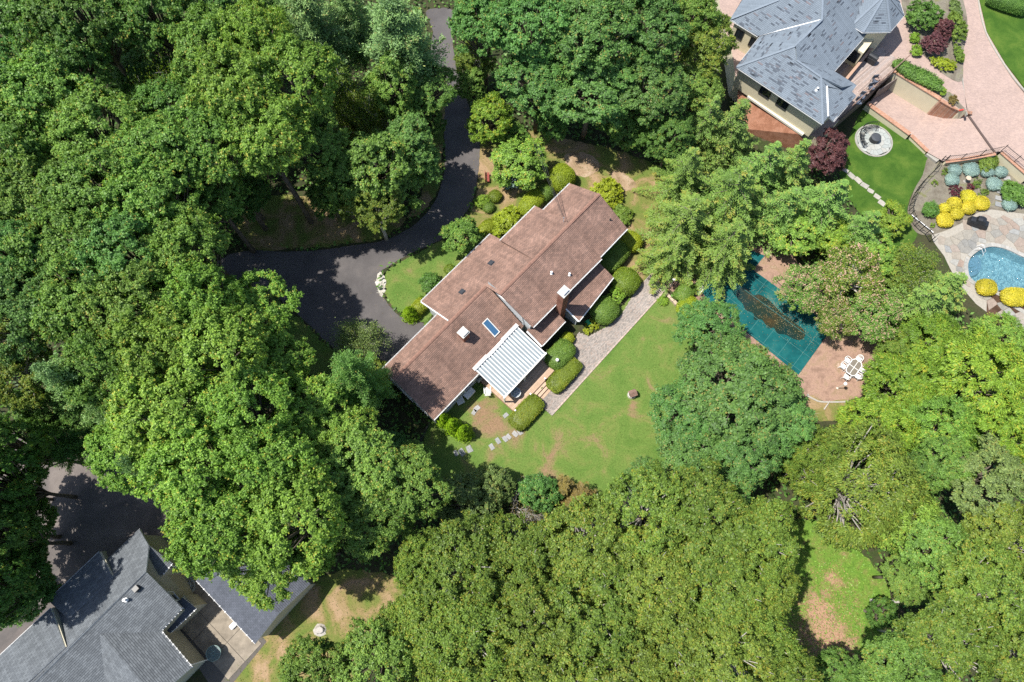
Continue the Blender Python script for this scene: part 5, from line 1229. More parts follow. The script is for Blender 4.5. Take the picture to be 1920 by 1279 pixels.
for (x, y, da, lab) in ((-.42,.80,-1.571,'white plastic armchair on the pool side of the table, left one of two'),(.36,.80,-1.571,'white plastic armchair on the pool side of the table, right one of two'),
        (1.16,.02,3.142,'white plastic armchair at the upper right end of the patio table'),(-1.14,0,0,'white plastic armchair at the lower left end of the patio table'),
        (-.40,-.80,1.571,'white plastic armchair on the hedge side of the table, nearer the globe lamp'),(.40,-.80,1.571,'white plastic armchair on the hedge side of the table, half under leaves')):
    patio_chair(Vector((tc.x, tc.y, 0)) + ux*x + uy*y, ta + da, lab, gp)

# ------------------------------------------------------------------ small things round the main house
round_table(967, 736, .55, .47, 'round glass table with white rim standing on the timber deck', WHITEPL, TGLASS, 'deck_table')
def slat_box(u, v, lx, ly, h, rz, name, label, cat, mat=WHITEPL, lid=True):
    p = P(u, v, h); o = empty(name, label, cat, (p.x, p.y, 0), rz); mb = MB(); mb.box(-lx, lx, -ly, ly, .04, h-.05); bevel(mb.build('body', mat, o), .02)
    mb = MB(); mb.box(-lx-.03, lx+.03, -ly-.03, ly+.03, h-.05, h); bevel(mb.build('lid', mat, o), .02)
    for sx in (-1, 1):
        for sy in (-1, 1): mb = MB(); mb.box(sx*lx*.85-.03, sx*lx*.85+.03, sy*ly*.8-.03, sy*ly*.8+.03, 0, .04); mb.build('foot', mat, o)
    return o
slat_box(880, 737, .52, .27, .62, HA, 'storage_box', 'long white lidded storage box in the shade of the house wall', 'box')
def lounge(u, v, rz, label, z=0):
    p = P(u, v, .4); o = empty('lounge_chair', label, 'chair', (p.x, p.y, z), rz); mb = MB()
    for i in range(5): mb.box(-.28, .28, -.42+i*.11, -.33+i*.11, .36, .385)
    mb.build('seat', WHITEPL, o); mb = MB()
    for i in range(6): mb.add([(-.28,.14+i*.07,.40+i*.085),(.28,.14+i*.07,.40+i*.085),(.28,.20+i*.07,.475+i*.085),(-.28,.20+i*.07,.475+i*.085),(-.28,.16+i*.07,.385+i*.085),(.28,.16+i*.07,.385+i*.085)], [(0,1,2,3),(4,5,1,0)])
    mb.build('backrest', WHITEPL, o)
    for s in (-1, 1):
        mb = MB(); mb.box(s*.31-.035, s*.31+.035, -.42, .25, .55, .58); mb.build('armrest', WHITEPL, o)
        for y in (-.38, .2): mb = MB(); mb.box(s*.31-.025, s*.31+.025, y-.03, y+.03, 0, .55); mb.build('leg', WHITEPL, o)
    return o
lounge(862, 750, HA-.35, 'white slatted garden chair against the shaded house wall')
lounge(914, 734, HA+2.4, 'white slatted garden chair in the sun at the deck corner')
mb = MB(); q = P(870,744,0); mb.beam(q + Vector((0,0,.02)), q + Vector((.1,.25,1.1)), .3, .04); tag(mb.build('leaning_board', WHITEPL), 'narrow white board leaning between the two pieces of garden furniture', 'board')
g_ = P(899,711,.9); GR = empty('gas_grill', 'small grey grill on a stand tucked beside the patio cover', 'grill', (g_.x, g_.y, 0), HA); mb = MB(); mb.box(-.3,.3,-.2,.2,.6,.75); mb.build('firebox', BLACK, GR)
mb = MB(); mb.tube([(-.3,0,.78),(.3,0,.78)], .19, 12); mb.build('lid', m_plain('grill_lid', (.35,.38,.36), .4), GR)
for x in (-.26,.26):
    for y in (-.15,.15): mb = MB(); mb.box(x-.02,x+.02,y-.02,y+.02,0,.6); mb.build('leg', BLACK, GR)
# ornamental well
wl = P(1184,741,0); WL = empty('wishing_well', 'small ornamental well with brown shingled roof on the rear lawn', 'ornament', wl, .35); mb = MB()
mb.lathe((0,0,0), [(.42,0),(.40,.42),(.33,.42),(.30,.1),(.01,.1)], 12); mb.build('basin', m_random('well_stone', [(0,(.52,.50,.46)),(1,(.58,.55,.5))]), WL)
for s in (-1, 1): mb = MB(); mb.box(s*.3-.03, s*.3+.03, -.03, .03, .3, .88); mb.build('post', m_plain('well_post', (.5,.45,.38), .8), WL)
for s in (-1, 1):
    ob, _ = roof_plane('roof', [Vector((-.37,0,1.02)), Vector((.37,0,1.02)), Vector((.37,s*.33,.76)), Vector((-.37,s*.33,.76))], SHBROWN, WL, .11, .012, .03, edge=m_plain('well_trim%d' % s, (.2,.12,.09), .8))
# red bench
bn = P(914,336,0); BN = empty('garden_bench', 'old red painted garden bench near the driveway', 'bench', bn, math.radians(92)); REDP = m_plain('red_paint', (.30,.07,.06), .7, .2, .3, 5)
for i in range(4): mb = MB(); mb.box(-.55,.55,-.2+i*.11,-.11+i*.11,.42,.45); mb.build('slat', REDP, BN)
for i in range(3): mb = MB(); mb.box(-.55,.55,.22,.25,.52+i*.12,.6+i*.12); mb.build('back_slat', REDP, BN)
for s in (-1, 1):
    for y in (-.18, .22): mb = MB(); mb.box(s*.48-.03,s*.48+.03,y-.03,y+.03,0,.85 if y > 0 else .42); mb.build('leg', REDP, BN)
# hose reel
hr = P(1103,606,.2); HR = empty('hose_reel', 'green plastic hose reel among the low bushes by the rear wall', 'hose reel', (hr.x, hr.y, 0), .4); GREENP = m_plain('green_plastic', (.02,.30,.13), .4, .5, .15, 6)
mb = MB(); mb.tube([(0,-.2,.3),(0,.2,.3)], .2, 16); mb.build('drum', GREENP, HR)
for s in (-1, 1): mb = MB(); mb.tube([(0,s*.2,.3),(0,s*.23,.3)], .3, 16); mb.build('flange', GREENP, HR)
mb = MB()
for s in (-1, 1): mb.tube([(-.28,s*.26,0),(0,s*.26,.34),(.28,s*.26,0)], .025, 6)
mb.build('stand', GREENP, HR)
# pale stone margin at the inner bend of the drive
rr = random.Random(2); ring = rough_edge(px([(709,514),(716,511),(722,522),(723,541),(717,557),(709,546),(704,530)], 0, 4), .07, 21, .15)
ms_ = sheet('pale_stone_margin', ring, .045, m_patchy('pale_rubble', [(.3,(.36,.33,.28)),(.5,(.52,.49,.43)),(.8,(.60,.57,.52))], 1.5, (.7,1.2), 7, bump=.8))
mbq = [MB() for _ in range(3)]; mq = []
for m_ in mbq:
    n = 9; vs = []
    for f_, z in ((1,0),(1.02,.5),(.7,.9)): vs += [(f_*math.cos(6.283*i/n)*rr.uniform(.8,1.15), f_*math.sin(6.283*i/n)*rr.uniform(.8,1.15), z) for i in range(n)]
    m_.add(vs, [(j*n+i, j*n+(i+1)%n, (j+1)*n+(i+1)%n, (j+1)*n+i) for j in range(2) for i in range(n)] + [tuple(range(2*n,3*n))]); o_ = m_.build('stone', PALESTONE); mq.append(o_.data); bpy.data.objects.remove(o_)
for k_ in range(26):
    q = P(713+rr.uniform(-6,6), 533+rr.uniform(-17,17)); o_ = link('stone', rr.choice(mq), ms_); s_ = rr.uniform(.05,.11); o_.location = (q.x, q.y, .03); o_.scale = (s_, s_*rr.uniform(.6,1), s_*.6); o_.rotation_euler = (0,0,rr.uniform(0,6.28))
# stepping stones by the lawn
def step_stones(pts, label, group, mat, size, name='stepping_stone', rz=None, h=.05):
    rr = random.Random(len(pts)*7)
    for i, q in enumerate(pts):
        p = P(q[0], q[1]); a_ = (rz if rz is not None else HA) + rr.uniform(-.2,.2); mb = MB(); s = size*rr.uniform(.85,1.15)
        poly = [(s*x*rr.uniform(.88,1.1), s*.68*y*rr.uniform(.85,1.12)) for x, y in ((-1,-1),(0,-1.05),(1,-1),(1,1),(0,1.05),(-1,1))]
        mb.prism(poly, 0, h); o = bevel(mb.build(name, mat), .012); o.location = (p.x, p.y, .006); o.rotation_euler = (0,0,a_)
        tag(o, label[i] if isinstance(label, list) else label, 'paving stone', group)
step_stones([(975,810),(966,814),(954,819),(947,823),(934,827),(922,838),(880,842),(866,848),(855,850)], ['grey stepping stone nearest the clipped hedge block'] + ['grey stepping stone, %s from the clipped hedge block' % w_ for w_ in ('second', 'third', 'fourth', 'fifth', 'sixth', 'seventh', 'eighth', 'ninth')], 'stepping stones across the rear lawn', STONE, .31, rz=HA+1.4)
step_stones([(894,766),(889,773)], ['grey slab near the arborvitae, the one closer to the house wall', 'grey slab near the arborvitae, the one farther from the house wall'], 'slabs near the arborvitae', STONE, .3)
step_stones([(948,779),(958,786)], ['grey slab touching the lower corner of the deck', 'grey slab at the end of the clipped hedge beside the deck'], 'slabs beside the deck', STONE, .25)
step_stones([(1585,320),(1596,330),(1608.6,338),(1621,348),(1632,358),(1644.5,369),(1653,381),(1669.5,407),(1674,421),(1681,433)],
  ['shaded blue stepping stone beside the red maple', 'pale stepping stone, second from the red maple', 'pale stepping stone, third from the red maple', 'pale stepping stone, fourth from the red maple', 'pale stepping stone, fifth from the red maple', 'pale stepping stone, sixth from the red maple', 'pale stepping stone, seventh from the red maple', 'pale stepping stone half hidden by yellow green leaves', 'small pale stepping stone near the end of the row', 'last pale stepping stone of the row near the metal fence'],
  'stepping stones on the neighbour lawn', PALESTONE, .36, rz=math.radians(-45))
# dark fence rail by the left gable corner
fr = [P(805,792,.9), P(782,836,.9)]; FN = empty('side_fence', 'dark wire fence running from the gable corner into the trees', 'fence', fr[1].xy[:] + (0,)); 
for i in range(4):
    q = fr[0].lerp(fr[1], i/3)-FN.location; mb = MB(); mb.tube([(q.x,q.y,0),(q.x,q.y,1.0)], .035, 6); mb.build('post', BLACK, FN)
for z in (.15,.5,.9): mb = MB(); a_, b_ = fr[0]-FN.location, fr[1]-FN.location; mb.tube([(a_.x,a_.y,z),(b_.x,b_.y,z)], .02, 5); mb.build('rail', BLACK, FN)
# logs
def log(p, q, r_, label): mb = MB(); mb.tube([p, p.lerp(q,.5)+Vector((0,0,.02)), q], [r_, r_*.95, r_*.85], 9); tag(mb.build('fallen_log', BARKPALE), label, 'log')
log(P(1632,1126,.2), P(1685,1128,.2), .16, 'fallen pale log at the edge of the clearing'); log(P(1545,768,.1), P(1556,752,.1), .06, 'thin pale timber lying on the grass strip by the pool')

# ------------------------------------------------------------------ neighbour garden
def voronoi(poly, n, seed, gap=.03, reject=None):
    r = random.Random(seed); xs = [p.x for p in poly]; ys = [p.y for p in poly]; pts = []
    best = []
    while len(pts) < n:
        c_ = [Vector((r.uniform(min(xs), max(xs)), r.uniform(min(ys), max(ys)), 0)) for _ in range(8)]
        c_ = [p for p in c_ if inside(poly, np.array([p.x]), np.array([p.y]))[0]]
        if not c_: continue
        pts.append(max(c_, key=lambda p: min([(p-q).length for q in pts] or [1])))
    out = []
    for p in pts:
        cell = [(p.x-3,p.y-3),(p.x+3,p.y-3),(p.x+3,p.y+3),(p.x-3,p.y+3)]
        for q in sorted(pts, key=lambda q: (q-p).length)[1:22]:
            m_ = (p+q)/2; d_ = (q-p).normalized(); lim = m_.dot(d_)-gap/2; new = []
            for i in range(len(cell)):
                a_, b_ = cell[i], cell[(i+1) % len(cell)]; fa, fb = lim-(a_[0]*d_.x+a_[1]*d_.y), lim-(b_[0]*d_.x+b_[1]*d_.y)
                if fa >= 0: new.append(a_)
                if (fa >= 0) != (fb >= 0): t = fa/(fa-fb); new.append((a_[0]+(b_[0]-a_[0])*t, a_[1]+(b_[1]-a_[1])*t))
            cell = new
            if len(cell) < 3: break
        if len(cell) > 2: out.append(cell)
    return out
def stones_on(sh_, poly, n, seed, mat, z0, h, skip=None, clipper=None):
    rr = random.Random(seed)
    for cell in voronoi(poly, n, seed):
        if clipper: cell = clipper(cell)
        if not cell or len(cell) < 3: continue
        cx, cy = sum(p[0] for p in cell)/len(cell), sum(p[1] for p in cell)/len(cell)
        if skip and skip(cell): continue
        mb = MB(); mb.prism([(p[0]-cx, p[1]-cy) for p in cell], 0, h*rr.uniform(.85,1.15)); o = mb.build('flagstone', mat, sh_); o.location = (cx, cy, z0)
FC = P(1638,264,0); FR = 2.05
circ = [FC + Vector((math.cos(t*.1309)*FR, math.sin(t*.1309)*FR, 0)) for t in range(48)]
fp = sheet('fire_pit_patio', circ, .03, MORTARD)
def clip_circ(cell):
    out = []
    for i in range(len(cell)):
        a_ = Vector(cell[i]); b_ = Vector(cell[(i+1) % len(cell)])
        for t in (0, .25, .5, .75):
            p = a_.lerp(b_, t); d_ = p - FC.xy
            if d_.length > FR-.2: p = FC.xy + d_.normalized()*(FR-.2)
            out.append(p[:])
    return out
stones_on(fp, circ, 46, 5, FLAGPALE, .02, .04, clipper=clip_circ)
for i in range(40):
    t = 6.2832*i/40; mb = MB(); mb.obox((0,0), 0, .07, .15, 0, .055); o_ = mb.build('edge_brick', PALESTONE, fp); o_.location = FC + Vector((math.cos(t)*(FR-.09), math.sin(t)*(FR-.09), .02)); o_.rotation_euler = (0,0,t)
FPIT = empty('fire_pit', 'round black covered fire pit in the middle of the pale stone circle', 'fire pit', (FC.x+.0, FC.y+.05, .06)); mb = MB()
mb.lathe((0,0,0), [(.52,0),(.5,.3),(.5,.5)], 20); mb.build('drum', DARKTARP, FPIT); mb = MB(); mb.lathe((0,0,0), [(.53,.5),(.55,.52),(.53,.58),(.35,.64),(.02,.66)], 20); mb.build('cover', m_plain('pit_cover', (.06,.065,.075), .6, .3, .2), FPIT)
def curved_bench(ang, label):
    o = empty('curved_bench', label, 'bench', (FC.x, FC.y, .06), ang); R0, R1 = 1.22, 1.68; A = .55
    for i in range(6):
        rr_ = R0 + (R1-R0)*(i+.5)/6; mb = MB(); mb.tube([(rr_*math.cos(t), rr_*math.sin(t), .44) for t in [-A+2*A*k/10 for k in range(11)]], .022, 5); mb.build('seat_slat', BLACK, o)
    mb = MB()
    for z in (.62,.78,.9): mb.tube([((R1+.06+z*.08)*math.cos(t), (R1+.06+z*.08)*math.sin(t), z) for t in [-A+2*A*k/10 for k in range(11)]], .022, 5)
    for k in range(9): t = -A+2*A*k/8; mb.tube([(R1*math.cos(t), R1*math.sin(t), .44), ((R1+.13)*math.cos(t), (R1+.13)*math.sin(t), .9)], .014, 5)
    mb.build('backrest', BLACK, o)
    for t in (-A, A):
        mb = MB(); mb.tube([(R0*math.cos(t), R0*math.sin(t), 0), (R0*math.cos(t), R0*math.sin(t), .64), (R1*math.cos(t), R1*math.sin(t), .66)], .025, 6); mb.build('armrest', BLACK, o)
        for R_ in (R0, R1): mb = MB(); mb.tube([(R_*math.cos(t), R_*math.sin(t), 0), (R_*math.cos(t), R_*math.sin(t), .44)], .025, 6); mb.build('leg', BLACK, o)
curved_bench(math.radians(105), 'curved black metal bench behind the fire pit, on the drive side'); curved_bench(math.radians(183), 'curved black metal bench left of the fire pit, by the red maple')
# pool
POOLM = m_patchy('mottled_plaster', [(.32, (.16,.27,.34)), (.48, (.32,.47,.52)), (.62, (.55,.68,.70))], 3.6, (.8,1.2), 9, bump=.2, dist=1.2)  # plaster mottled in pale and deeper blue tones
WATERZ = -.12
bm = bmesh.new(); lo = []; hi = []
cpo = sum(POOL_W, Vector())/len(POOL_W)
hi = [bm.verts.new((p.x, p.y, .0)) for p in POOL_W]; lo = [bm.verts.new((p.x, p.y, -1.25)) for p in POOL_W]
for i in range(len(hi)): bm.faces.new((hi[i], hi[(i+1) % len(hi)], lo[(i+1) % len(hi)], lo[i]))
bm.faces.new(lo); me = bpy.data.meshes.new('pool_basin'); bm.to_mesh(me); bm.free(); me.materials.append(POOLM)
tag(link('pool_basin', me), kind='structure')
k = NT('pool_water'); co = k.n('ShaderNodeTexCoord').outputs['Object']; k.fin((.55,.82,.88), .03, .5); k.b.inputs['Transmission Weight'].default_value = 1.0; k.b.inputs['IOR'].default_value = 1.33
wv = k.noise(co, 3.2, 3, .6, 1.2); k.bump(wv, .9, .25)
# Beer tint: thin coloured film on the water
WATER = k.m
tr_ = k.n('ShaderNodeBsdfTransparent'); tr_.inputs[0].default_value = (.70,.87,.92,1); gl_ = k.n('ShaderNodeBsdfGlossy', i_Roughness=.04); k.l(k.b.inputs['Normal'].links[0].from_socket, gl_.inputs['Normal'])
df_ = k.n('ShaderNodeBsdfDiffuse'); df_.inputs[0].default_value = (.14,.33,.40,1)
m1 = k.n('ShaderNodeMixShader', i_0=.3); k.l(tr_.outputs[0], m1.inputs[1]); k.l(df_.outputs[0], m1.inputs[2])
fr_ = k.n('ShaderNodeFresnel', i_IOR=1.33); k.l(k.b.inputs['Normal'].links[0].from_socket, fr_.inputs['Normal']); m2 = k.n('ShaderNodeMixShader'); k.l(fr_.outputs[0], m2.inputs[0]); k.l(m1.outputs[0], m2.inputs[1]); k.l(gl_.outputs[0], m2.inputs[2]); k.l(m2.outputs[0], k.out.inputs[0])
sheet('pool_water', POOL_W, WATERZ, WATER)
def coping(name, w, width, mat):
    n = len(w); i = 0; 
    out = []
    for i in range(n):
        d_ = (w[(i+1) % n]-w[i-1]).normalized(); nrm_ = Vector((-d_.y, d_.x, 0)); nrm_ = nrm_ if nrm_.dot(w[i]-cpo) > 0 else -nrm_; out.append(w[i]+nrm_*width)
    o = empty(name, 'pale grey stone coping around the edge of the blue pool', 'coping', w[0])
    for i in range(0, n-1, 2):
        j = min(i+2, n-1); mb = MB(); qs = [w[i]*.999+out[i]*.001, w[i+1] if i+1 < n else w[i], w[j], out[j], out[i+1] if i+1 < n else out[i], out[i]]
        cc_ = sum(qs, Vector())/6; qs = [cc_ + (q-cc_)*.975 - w[0] for q in qs]; mb.prism([q.xy[:] for q in qs], -.1, .075); mb.build('coping_stone', mat, o)
    return o
coping('pool_coping', POOL_W, .42, m_random('coping_stone', [(0,(.30,.295,.27)),(1,(.37,.355,.325))]))
pat = sheet('flagstone_patio', PATIO, .012, MORTAR, holes=[POOL_W])
def skip_pool(cell):
    A2 = np.array(cell); c_ = A2.mean(0)
    B2 = c_ + (A2-c_)*1.15
    return inside(POOL_W, B2[:, 0], B2[:, 1]).any() or not inside(PATIO, A2[:, 0], A2[:, 1]).all() or np.ptp(A2[:, 0]) > 2.2
stones_on(pat, PATIO, 260, 11, FLAG, .01, .04, skip=skip_pool)
# submerged steps and rail
sp0 = P(1822,487,0)
for k_, R_ in enumerate((.75, 1.15, 1.55)):
    c_ = P(1819,487,0); mb = MB(); arc = [c_ + Vector((R_*math.cos(t), R_*math.sin(t), 0)) for t in [-1.9+2.5*i/12 for i in range(13)]] + [c_]
    ins_ = [p for p in arc if inside(POOL_W, np.array([p.x]), np.array([p.y]))[0]]
    if len(ins_) > 3: mb.prism([p.xy[:] for p in ins_], -1.25, -.2-.22*k_); tag(mb.build('pool_step', m_plain('step_tile%d' % k_, (.22,.30,.42), .5)), kind='structure')
hr0, hr1 = P(1828,466,.0), P(1841,478,-.3); HRL = empty('pool_handrail', 'white handrail bent over the steps of the blue pool', 'handrail', hr0); dd = hr1-hr0; sdv = Vector((-dd.y, dd.x, 0)).normalized()*.25
for s in (-1, 1): mb = MB(); mb.tube([sdv*s, sdv*s + Vector((0,0,.7)) + dd*.1, sdv*s + Vector((0,0,.85)) + dd*.35, sdv*s + dd*1.0 + Vector((0,0,.45)), sdv*s + dd*1.05], .03, 8); mb.build('rail', WHITEPL, HRL)
# covered grill
cg = P(1830,421,.0); CG = empty('covered_grill', 'barbecue under a black fabric cover on the flagstone patio', 'grill', cg, math.radians(-24)); mb = MB()
secs = [(-.95,.30,.55),(-.9,.38,.72),(-.45,.42,.80),(-.40,.40,1.12),(0,.40,1.22),(.38,.40,1.14),(.44,.42,.82),(.85,.38,.74),(.95,.32,.55)]; vs = []; rr = random.Random(6)
for x, w_, h_ in secs:
    j = lambda: rr.uniform(-.04,.04); vs += [(x*1.03+j(), -w_*1.12+j(), .02), (x+j(), -w_+j(), h_*.6), (x, -w_*.75+j(), h_-.03), (x, j()*2, h_), (x, w_*.75+j(), h_-.03), (x+j(), w_+j(), h_*.6), (x*1.03+j(), w_*1.12+j(), .02)]
fs = [(i*7+q, i*7+q+1, (i+1)*7+q+1, (i+1)*7+q) for i in range(len(secs)-1) for q in range(6)] + [tuple(range(7)), tuple(range((len(secs)-1)*7, len(secs)*7))[::-1]]
mb.add(vs, fs); mb.build('cover', DARKTARP, CG)
# metal fence
def picket_fence(pts, name, label, h=1.15, pitch=.22):
    o = empty(name, label, 'fence', pts[0]); tot = 0; mbp = MB(); mbp.tube([(0,0,0),(0,0,h-.04)], .011, 4); pk = mbp.build('picket', BLACK, o); pm = pk.data; first = True
    w = pts; b0 = pts[0]; dist = 0
    for i in range(len(w)-1):
        a_, c_ = w[i]-b0, w[i+1]-b0; n_ = max(1, int((c_-a_).length/pitch))
        for z in (.12, h-.12): mb = MB(); mb.beam(a_+Vector((0,0,z)), c_+Vector((0,0,z)), .035, .035); mb.build('rail', BLACK, o)
        mb = MB(); mb.box(a_.x-.03,a_.x+.03,a_.y-.03,a_.y+.03,a_.z,a_.z+h+.05); mb.build('post', BLACK, o)
        for k_ in range(n_):
            q = a_.lerp(c_, k_/n_)
            if first: pk.location = q; first = False
            else: x_ = link('picket', pm, o); x_.location = q
    return o
picket_fence(px([(1768,306),(1750,322),(1730,342),(1715,362),(1705,386),(1704,405),(1714,424),(1734,440),(1750,447)], 0, 2)[:17], 'metal_fence', 'curved black picket fence around the planting bed beside the mown lawn')
picket_fence([P(1770,303,.45), P(1800,300,.7), P(1836,293,1.0), P(1872,285,1.2)], 'metal_fence', 'black picket fence along the edge of the pink drive above the blue shrubs')
picket_fence([P(1876,284,1.2), P(1900,304,1.2), P(1930,330,1.2)], 'metal_fence', 'black picket fence at the right edge above the stone steps', pitch=.16)
retaining('bed_wall', 'low brick wall between the pink drive and the blue shrub bed', [P(1772,304,.5), P(1820,297,.8), P(1866,289,1.2)], [P(1772,304,0), P(1820,297,0), P(1866,289,0)], .26)
retaining('bed_wall', 'low brick wall under the fence at the right edge', [P(1877,286,1.2), P(1930,332,1.2)], [P(1877,286,0), P(1930,332,0)], .26)
mb = MB(); mb.tube([P(1710,403,.25), P(1750,436,.25)], .05, 8); tag(mb.build('white_pipe', WHITEPL), 'white pipe lying along the inside of the curved fence', 'pipe')
step_stones([(1897,324),(1887,335),(1882,346),(1874,360),(1872,372),(1873,384)], ['top stone tread of the garden steps, nearest the fence', 'second stone tread of the garden steps below the fence', 'third stone tread of the garden steps beside the pale blue shrub', 'fourth stone tread of the garden steps below the pale blue shrub', 'fifth stone tread of the garden steps above the patio', 'lowest stone tread of the garden steps at the patio edge'], 'stone treads of the garden steps', STONE, .36, 'step_stone', math.radians(-8), .1)
bb = P(1809,340,0); BB = empty('bird_bath', 'small pale bird bath among the shrubs of the planting bed', 'bird bath', bb); mb = MB(); mb.lathe((0,0,0), [(.2,0),(.09,.1),(.08,.5),(.12,.55)], 12); mb.build('pedestal', PALESTONE, BB); mb = MB(); mb.lathe((0,0,0), [(.12,.55),(.26,.62),(.27,.67),(.21,.655),(.01,.645)], 16); mb.build('bowl', m_plain('bowl_tan', (.5,.40,.3), .7), BB)
# deck furniture
def deck_chair(u, v, rz, label):
    p = P(u, v, ZT+.5); o = empty('deck_chair', label, 'chair', (p.x, p.y, ZT+.12), rz, 'dark chairs on the raised deck'); mb = MB(); mb.box(-.27,.27,-.27,.27,.36,.45); bevel(mb.build('seat', m_plain('cushion', (.10,.12,.16), .8), o), .03)
    mb = MB(); mb.box(-.27,.27,.24,.34,.42,.92); bevel(mb.build('backrest', m_plain('cushion_b', (.085,.10,.13), .8), o), .03)
    for s in (-1, 1):
        mb = MB(); mb.tube([(s*.3,-.27,.0),(s*.3,-.27,.6),(s*.3,.28,.62)], .02, 6); mb.build('armrest', BLACK, o)
        mb = MB(); mb.tube([(s*.3,.28,0),(s*.3,.3,.9)], .02, 6); mb.build('leg', BLACK, o)
    return o
deck_chair(1641,151,math.radians(10),'dark cushioned chair on the raised deck, nearest the yew hedge'); deck_chair(1634,165,math.radians(20),'second dark cushioned chair on the raised deck, from the yew hedge'); deck_chair(1617,182,math.radians(-15),'third dark cushioned chair on the raised deck, from the yew hedge'); deck_chair(1610,192,math.radians(5),'dark cushioned chair on the raised deck, farthest from the yew hedge')
round_table(1646,146,ZT+.12,.36,'small round mosaic table on the raised deck near the hedge',m_plain('rim_dark',(.12,.08,.07),.5),m_plain('mosaic',(.36,.26,.22),.6),'side_table',.5)
round_table(1624,172,ZT+.12,.34,'small round table on the raised deck between the dark chairs',m_plain('rim_dark2',(.12,.08,.07),.5),m_plain('mosaic2',(.36,.27,.22),.6),'side_table',.5)
p = P(1639,105,ZT+1); BG = empty('deck_grill', 'black barbecue with cover standing in the shade of the bay', 'grill', (p.x,p.y,ZT), math.radians(-40)); mb = MB(); mb.box(-.55,.55,-.35,.35,0,.8); bevel(mb.build('cabinet', DARKTARP, BG), .05, 3); mb = MB(); mb.tube([(-.5,0,.85),(.5,0,.85)], .33, 14); mb.build('hood', DARKTARP, BG)
# ------------------------------------------------------------------ clipped and loose shrubs
S = shrub
S(987,773,36,19,1.0,'long clipped hedge block at the left of the deck steps','hedgeb',power=5,tvar=.3)
S(1058,703,38,17,1.0,'long clipped hedge block right of the deck steps, under the globe lamp','hedgeb',power=5,tvar=.3)
S(1050,664,30,22,1.5,'large rounded green clipped shrub at the corner of the patio cover','hedge',power=3.2)
S(1064,635,13,12,.9,'small yellow green rounded shrub below the lean to roof','hedgey')
S(1134,581,26,25,1.5,'dark green ball shrub on the path side, lowest of the rear row','hedge')
S(1157,551,24,21,1.3,'lime green loose shrub between two clipped balls','lime',style='loose',name='loose_shrub',leaf=.12)
S(1174,526,25,26,1.6,'large clipped ball shrub in the rear row nearest the pool steps','hedgeb')
S(1150,480,33,22,1.6,'oblong clipped green shrub against the right end of the house','hedge',power=3.2)
S(1185,452,19,19,1.5,'yellowish green rounded shrub beside the right gable corner','hedgey')
S(1113,608,27,13,.55,'low light green bushes around the hose reel','hedgey',style='loose',name='loose_shrub',leaf=.12)
S(1137,364,40,36,2.0,'broad leaved rhododendron with yellow tipped leaves behind the right gable','hedgey',style='loose',name='rhododendron_shrub',leaf=.24)
S(1165,400,20,22,1.4,'dark rhododendron shrub against the right gable wall','hedge',style='loose',name='rhododendron_shrub',leaf=.22)
S(1053,331,25,24,2.2,'tall clipped oval shrub at the far corner of the brown house','hedgey',tvar=.15)
S(1023,360,14,14,1.4,'small clipped green ball beside the tall oval shrub','hedge')
S(997,377,31,17,1.5,'long clipped yellow green mound along the front of the house','hedgey',tvar=.15,power=2.3)
S(948,411,40,23,1.5,'bushy rhododendron along the front of the brown house','hedgey',style='loose',name='rhododendron_shrub',leaf=.22)
S(912,427,20,13,1.2,'yellow green clipped mound at the left end of the front planting','hedgey')
S(843,505,10,10,.7,'small brownish round shrub by the front eave','hedgeb')
S(806,529,22,21,1.6,'dark green broad leaved bush below the front eave','dark',style='loose',name='loose_shrub',leaf=.2)
S(787,574,16,13,1.2,'dull green clipped shrub in the driveway corner bed','hedgey',power=3)
S(802,604,11,7,.7,'low green shrub beside the driveway at the house wall','hedge',style='loose',name='loose_shrub',leaf=.12)
S(789,561,9,9,.8,'small light green bush at the corner of the front lawn','lime',style='loose',name='loose_shrub',leaf=.12)
S(904,376,16,16,1.1,'lime green leafy bush near the driveway','lime',style='loose',name='loose_shrub',leaf=.14)
S(928,367,12,12,.9,'small round olive green shrub near the red bench','hedgeb')
S(916,388,11,10,.8,'small round green shrub beside the lime bush','hedge')
S(958,338,22,18,1.6,'bluish grey shrub under the bright green tree','bluesp',style='loose',name='loose_shrub',leaf=.14)
S(1284,547,25,20,1.4,'bright green mounded shrub by the pool brickwork','hedge',lumps=.3)
S(1290,574,22,18,1.2,'smooth olive shrub below the bright mound by the pool','hedgey')
S(1244,563,9,8,.5,'small spiky grass clump at the end of the paver path','lime',style='loose',name='grass_clump_shrub',leaf=.3,W=.15)
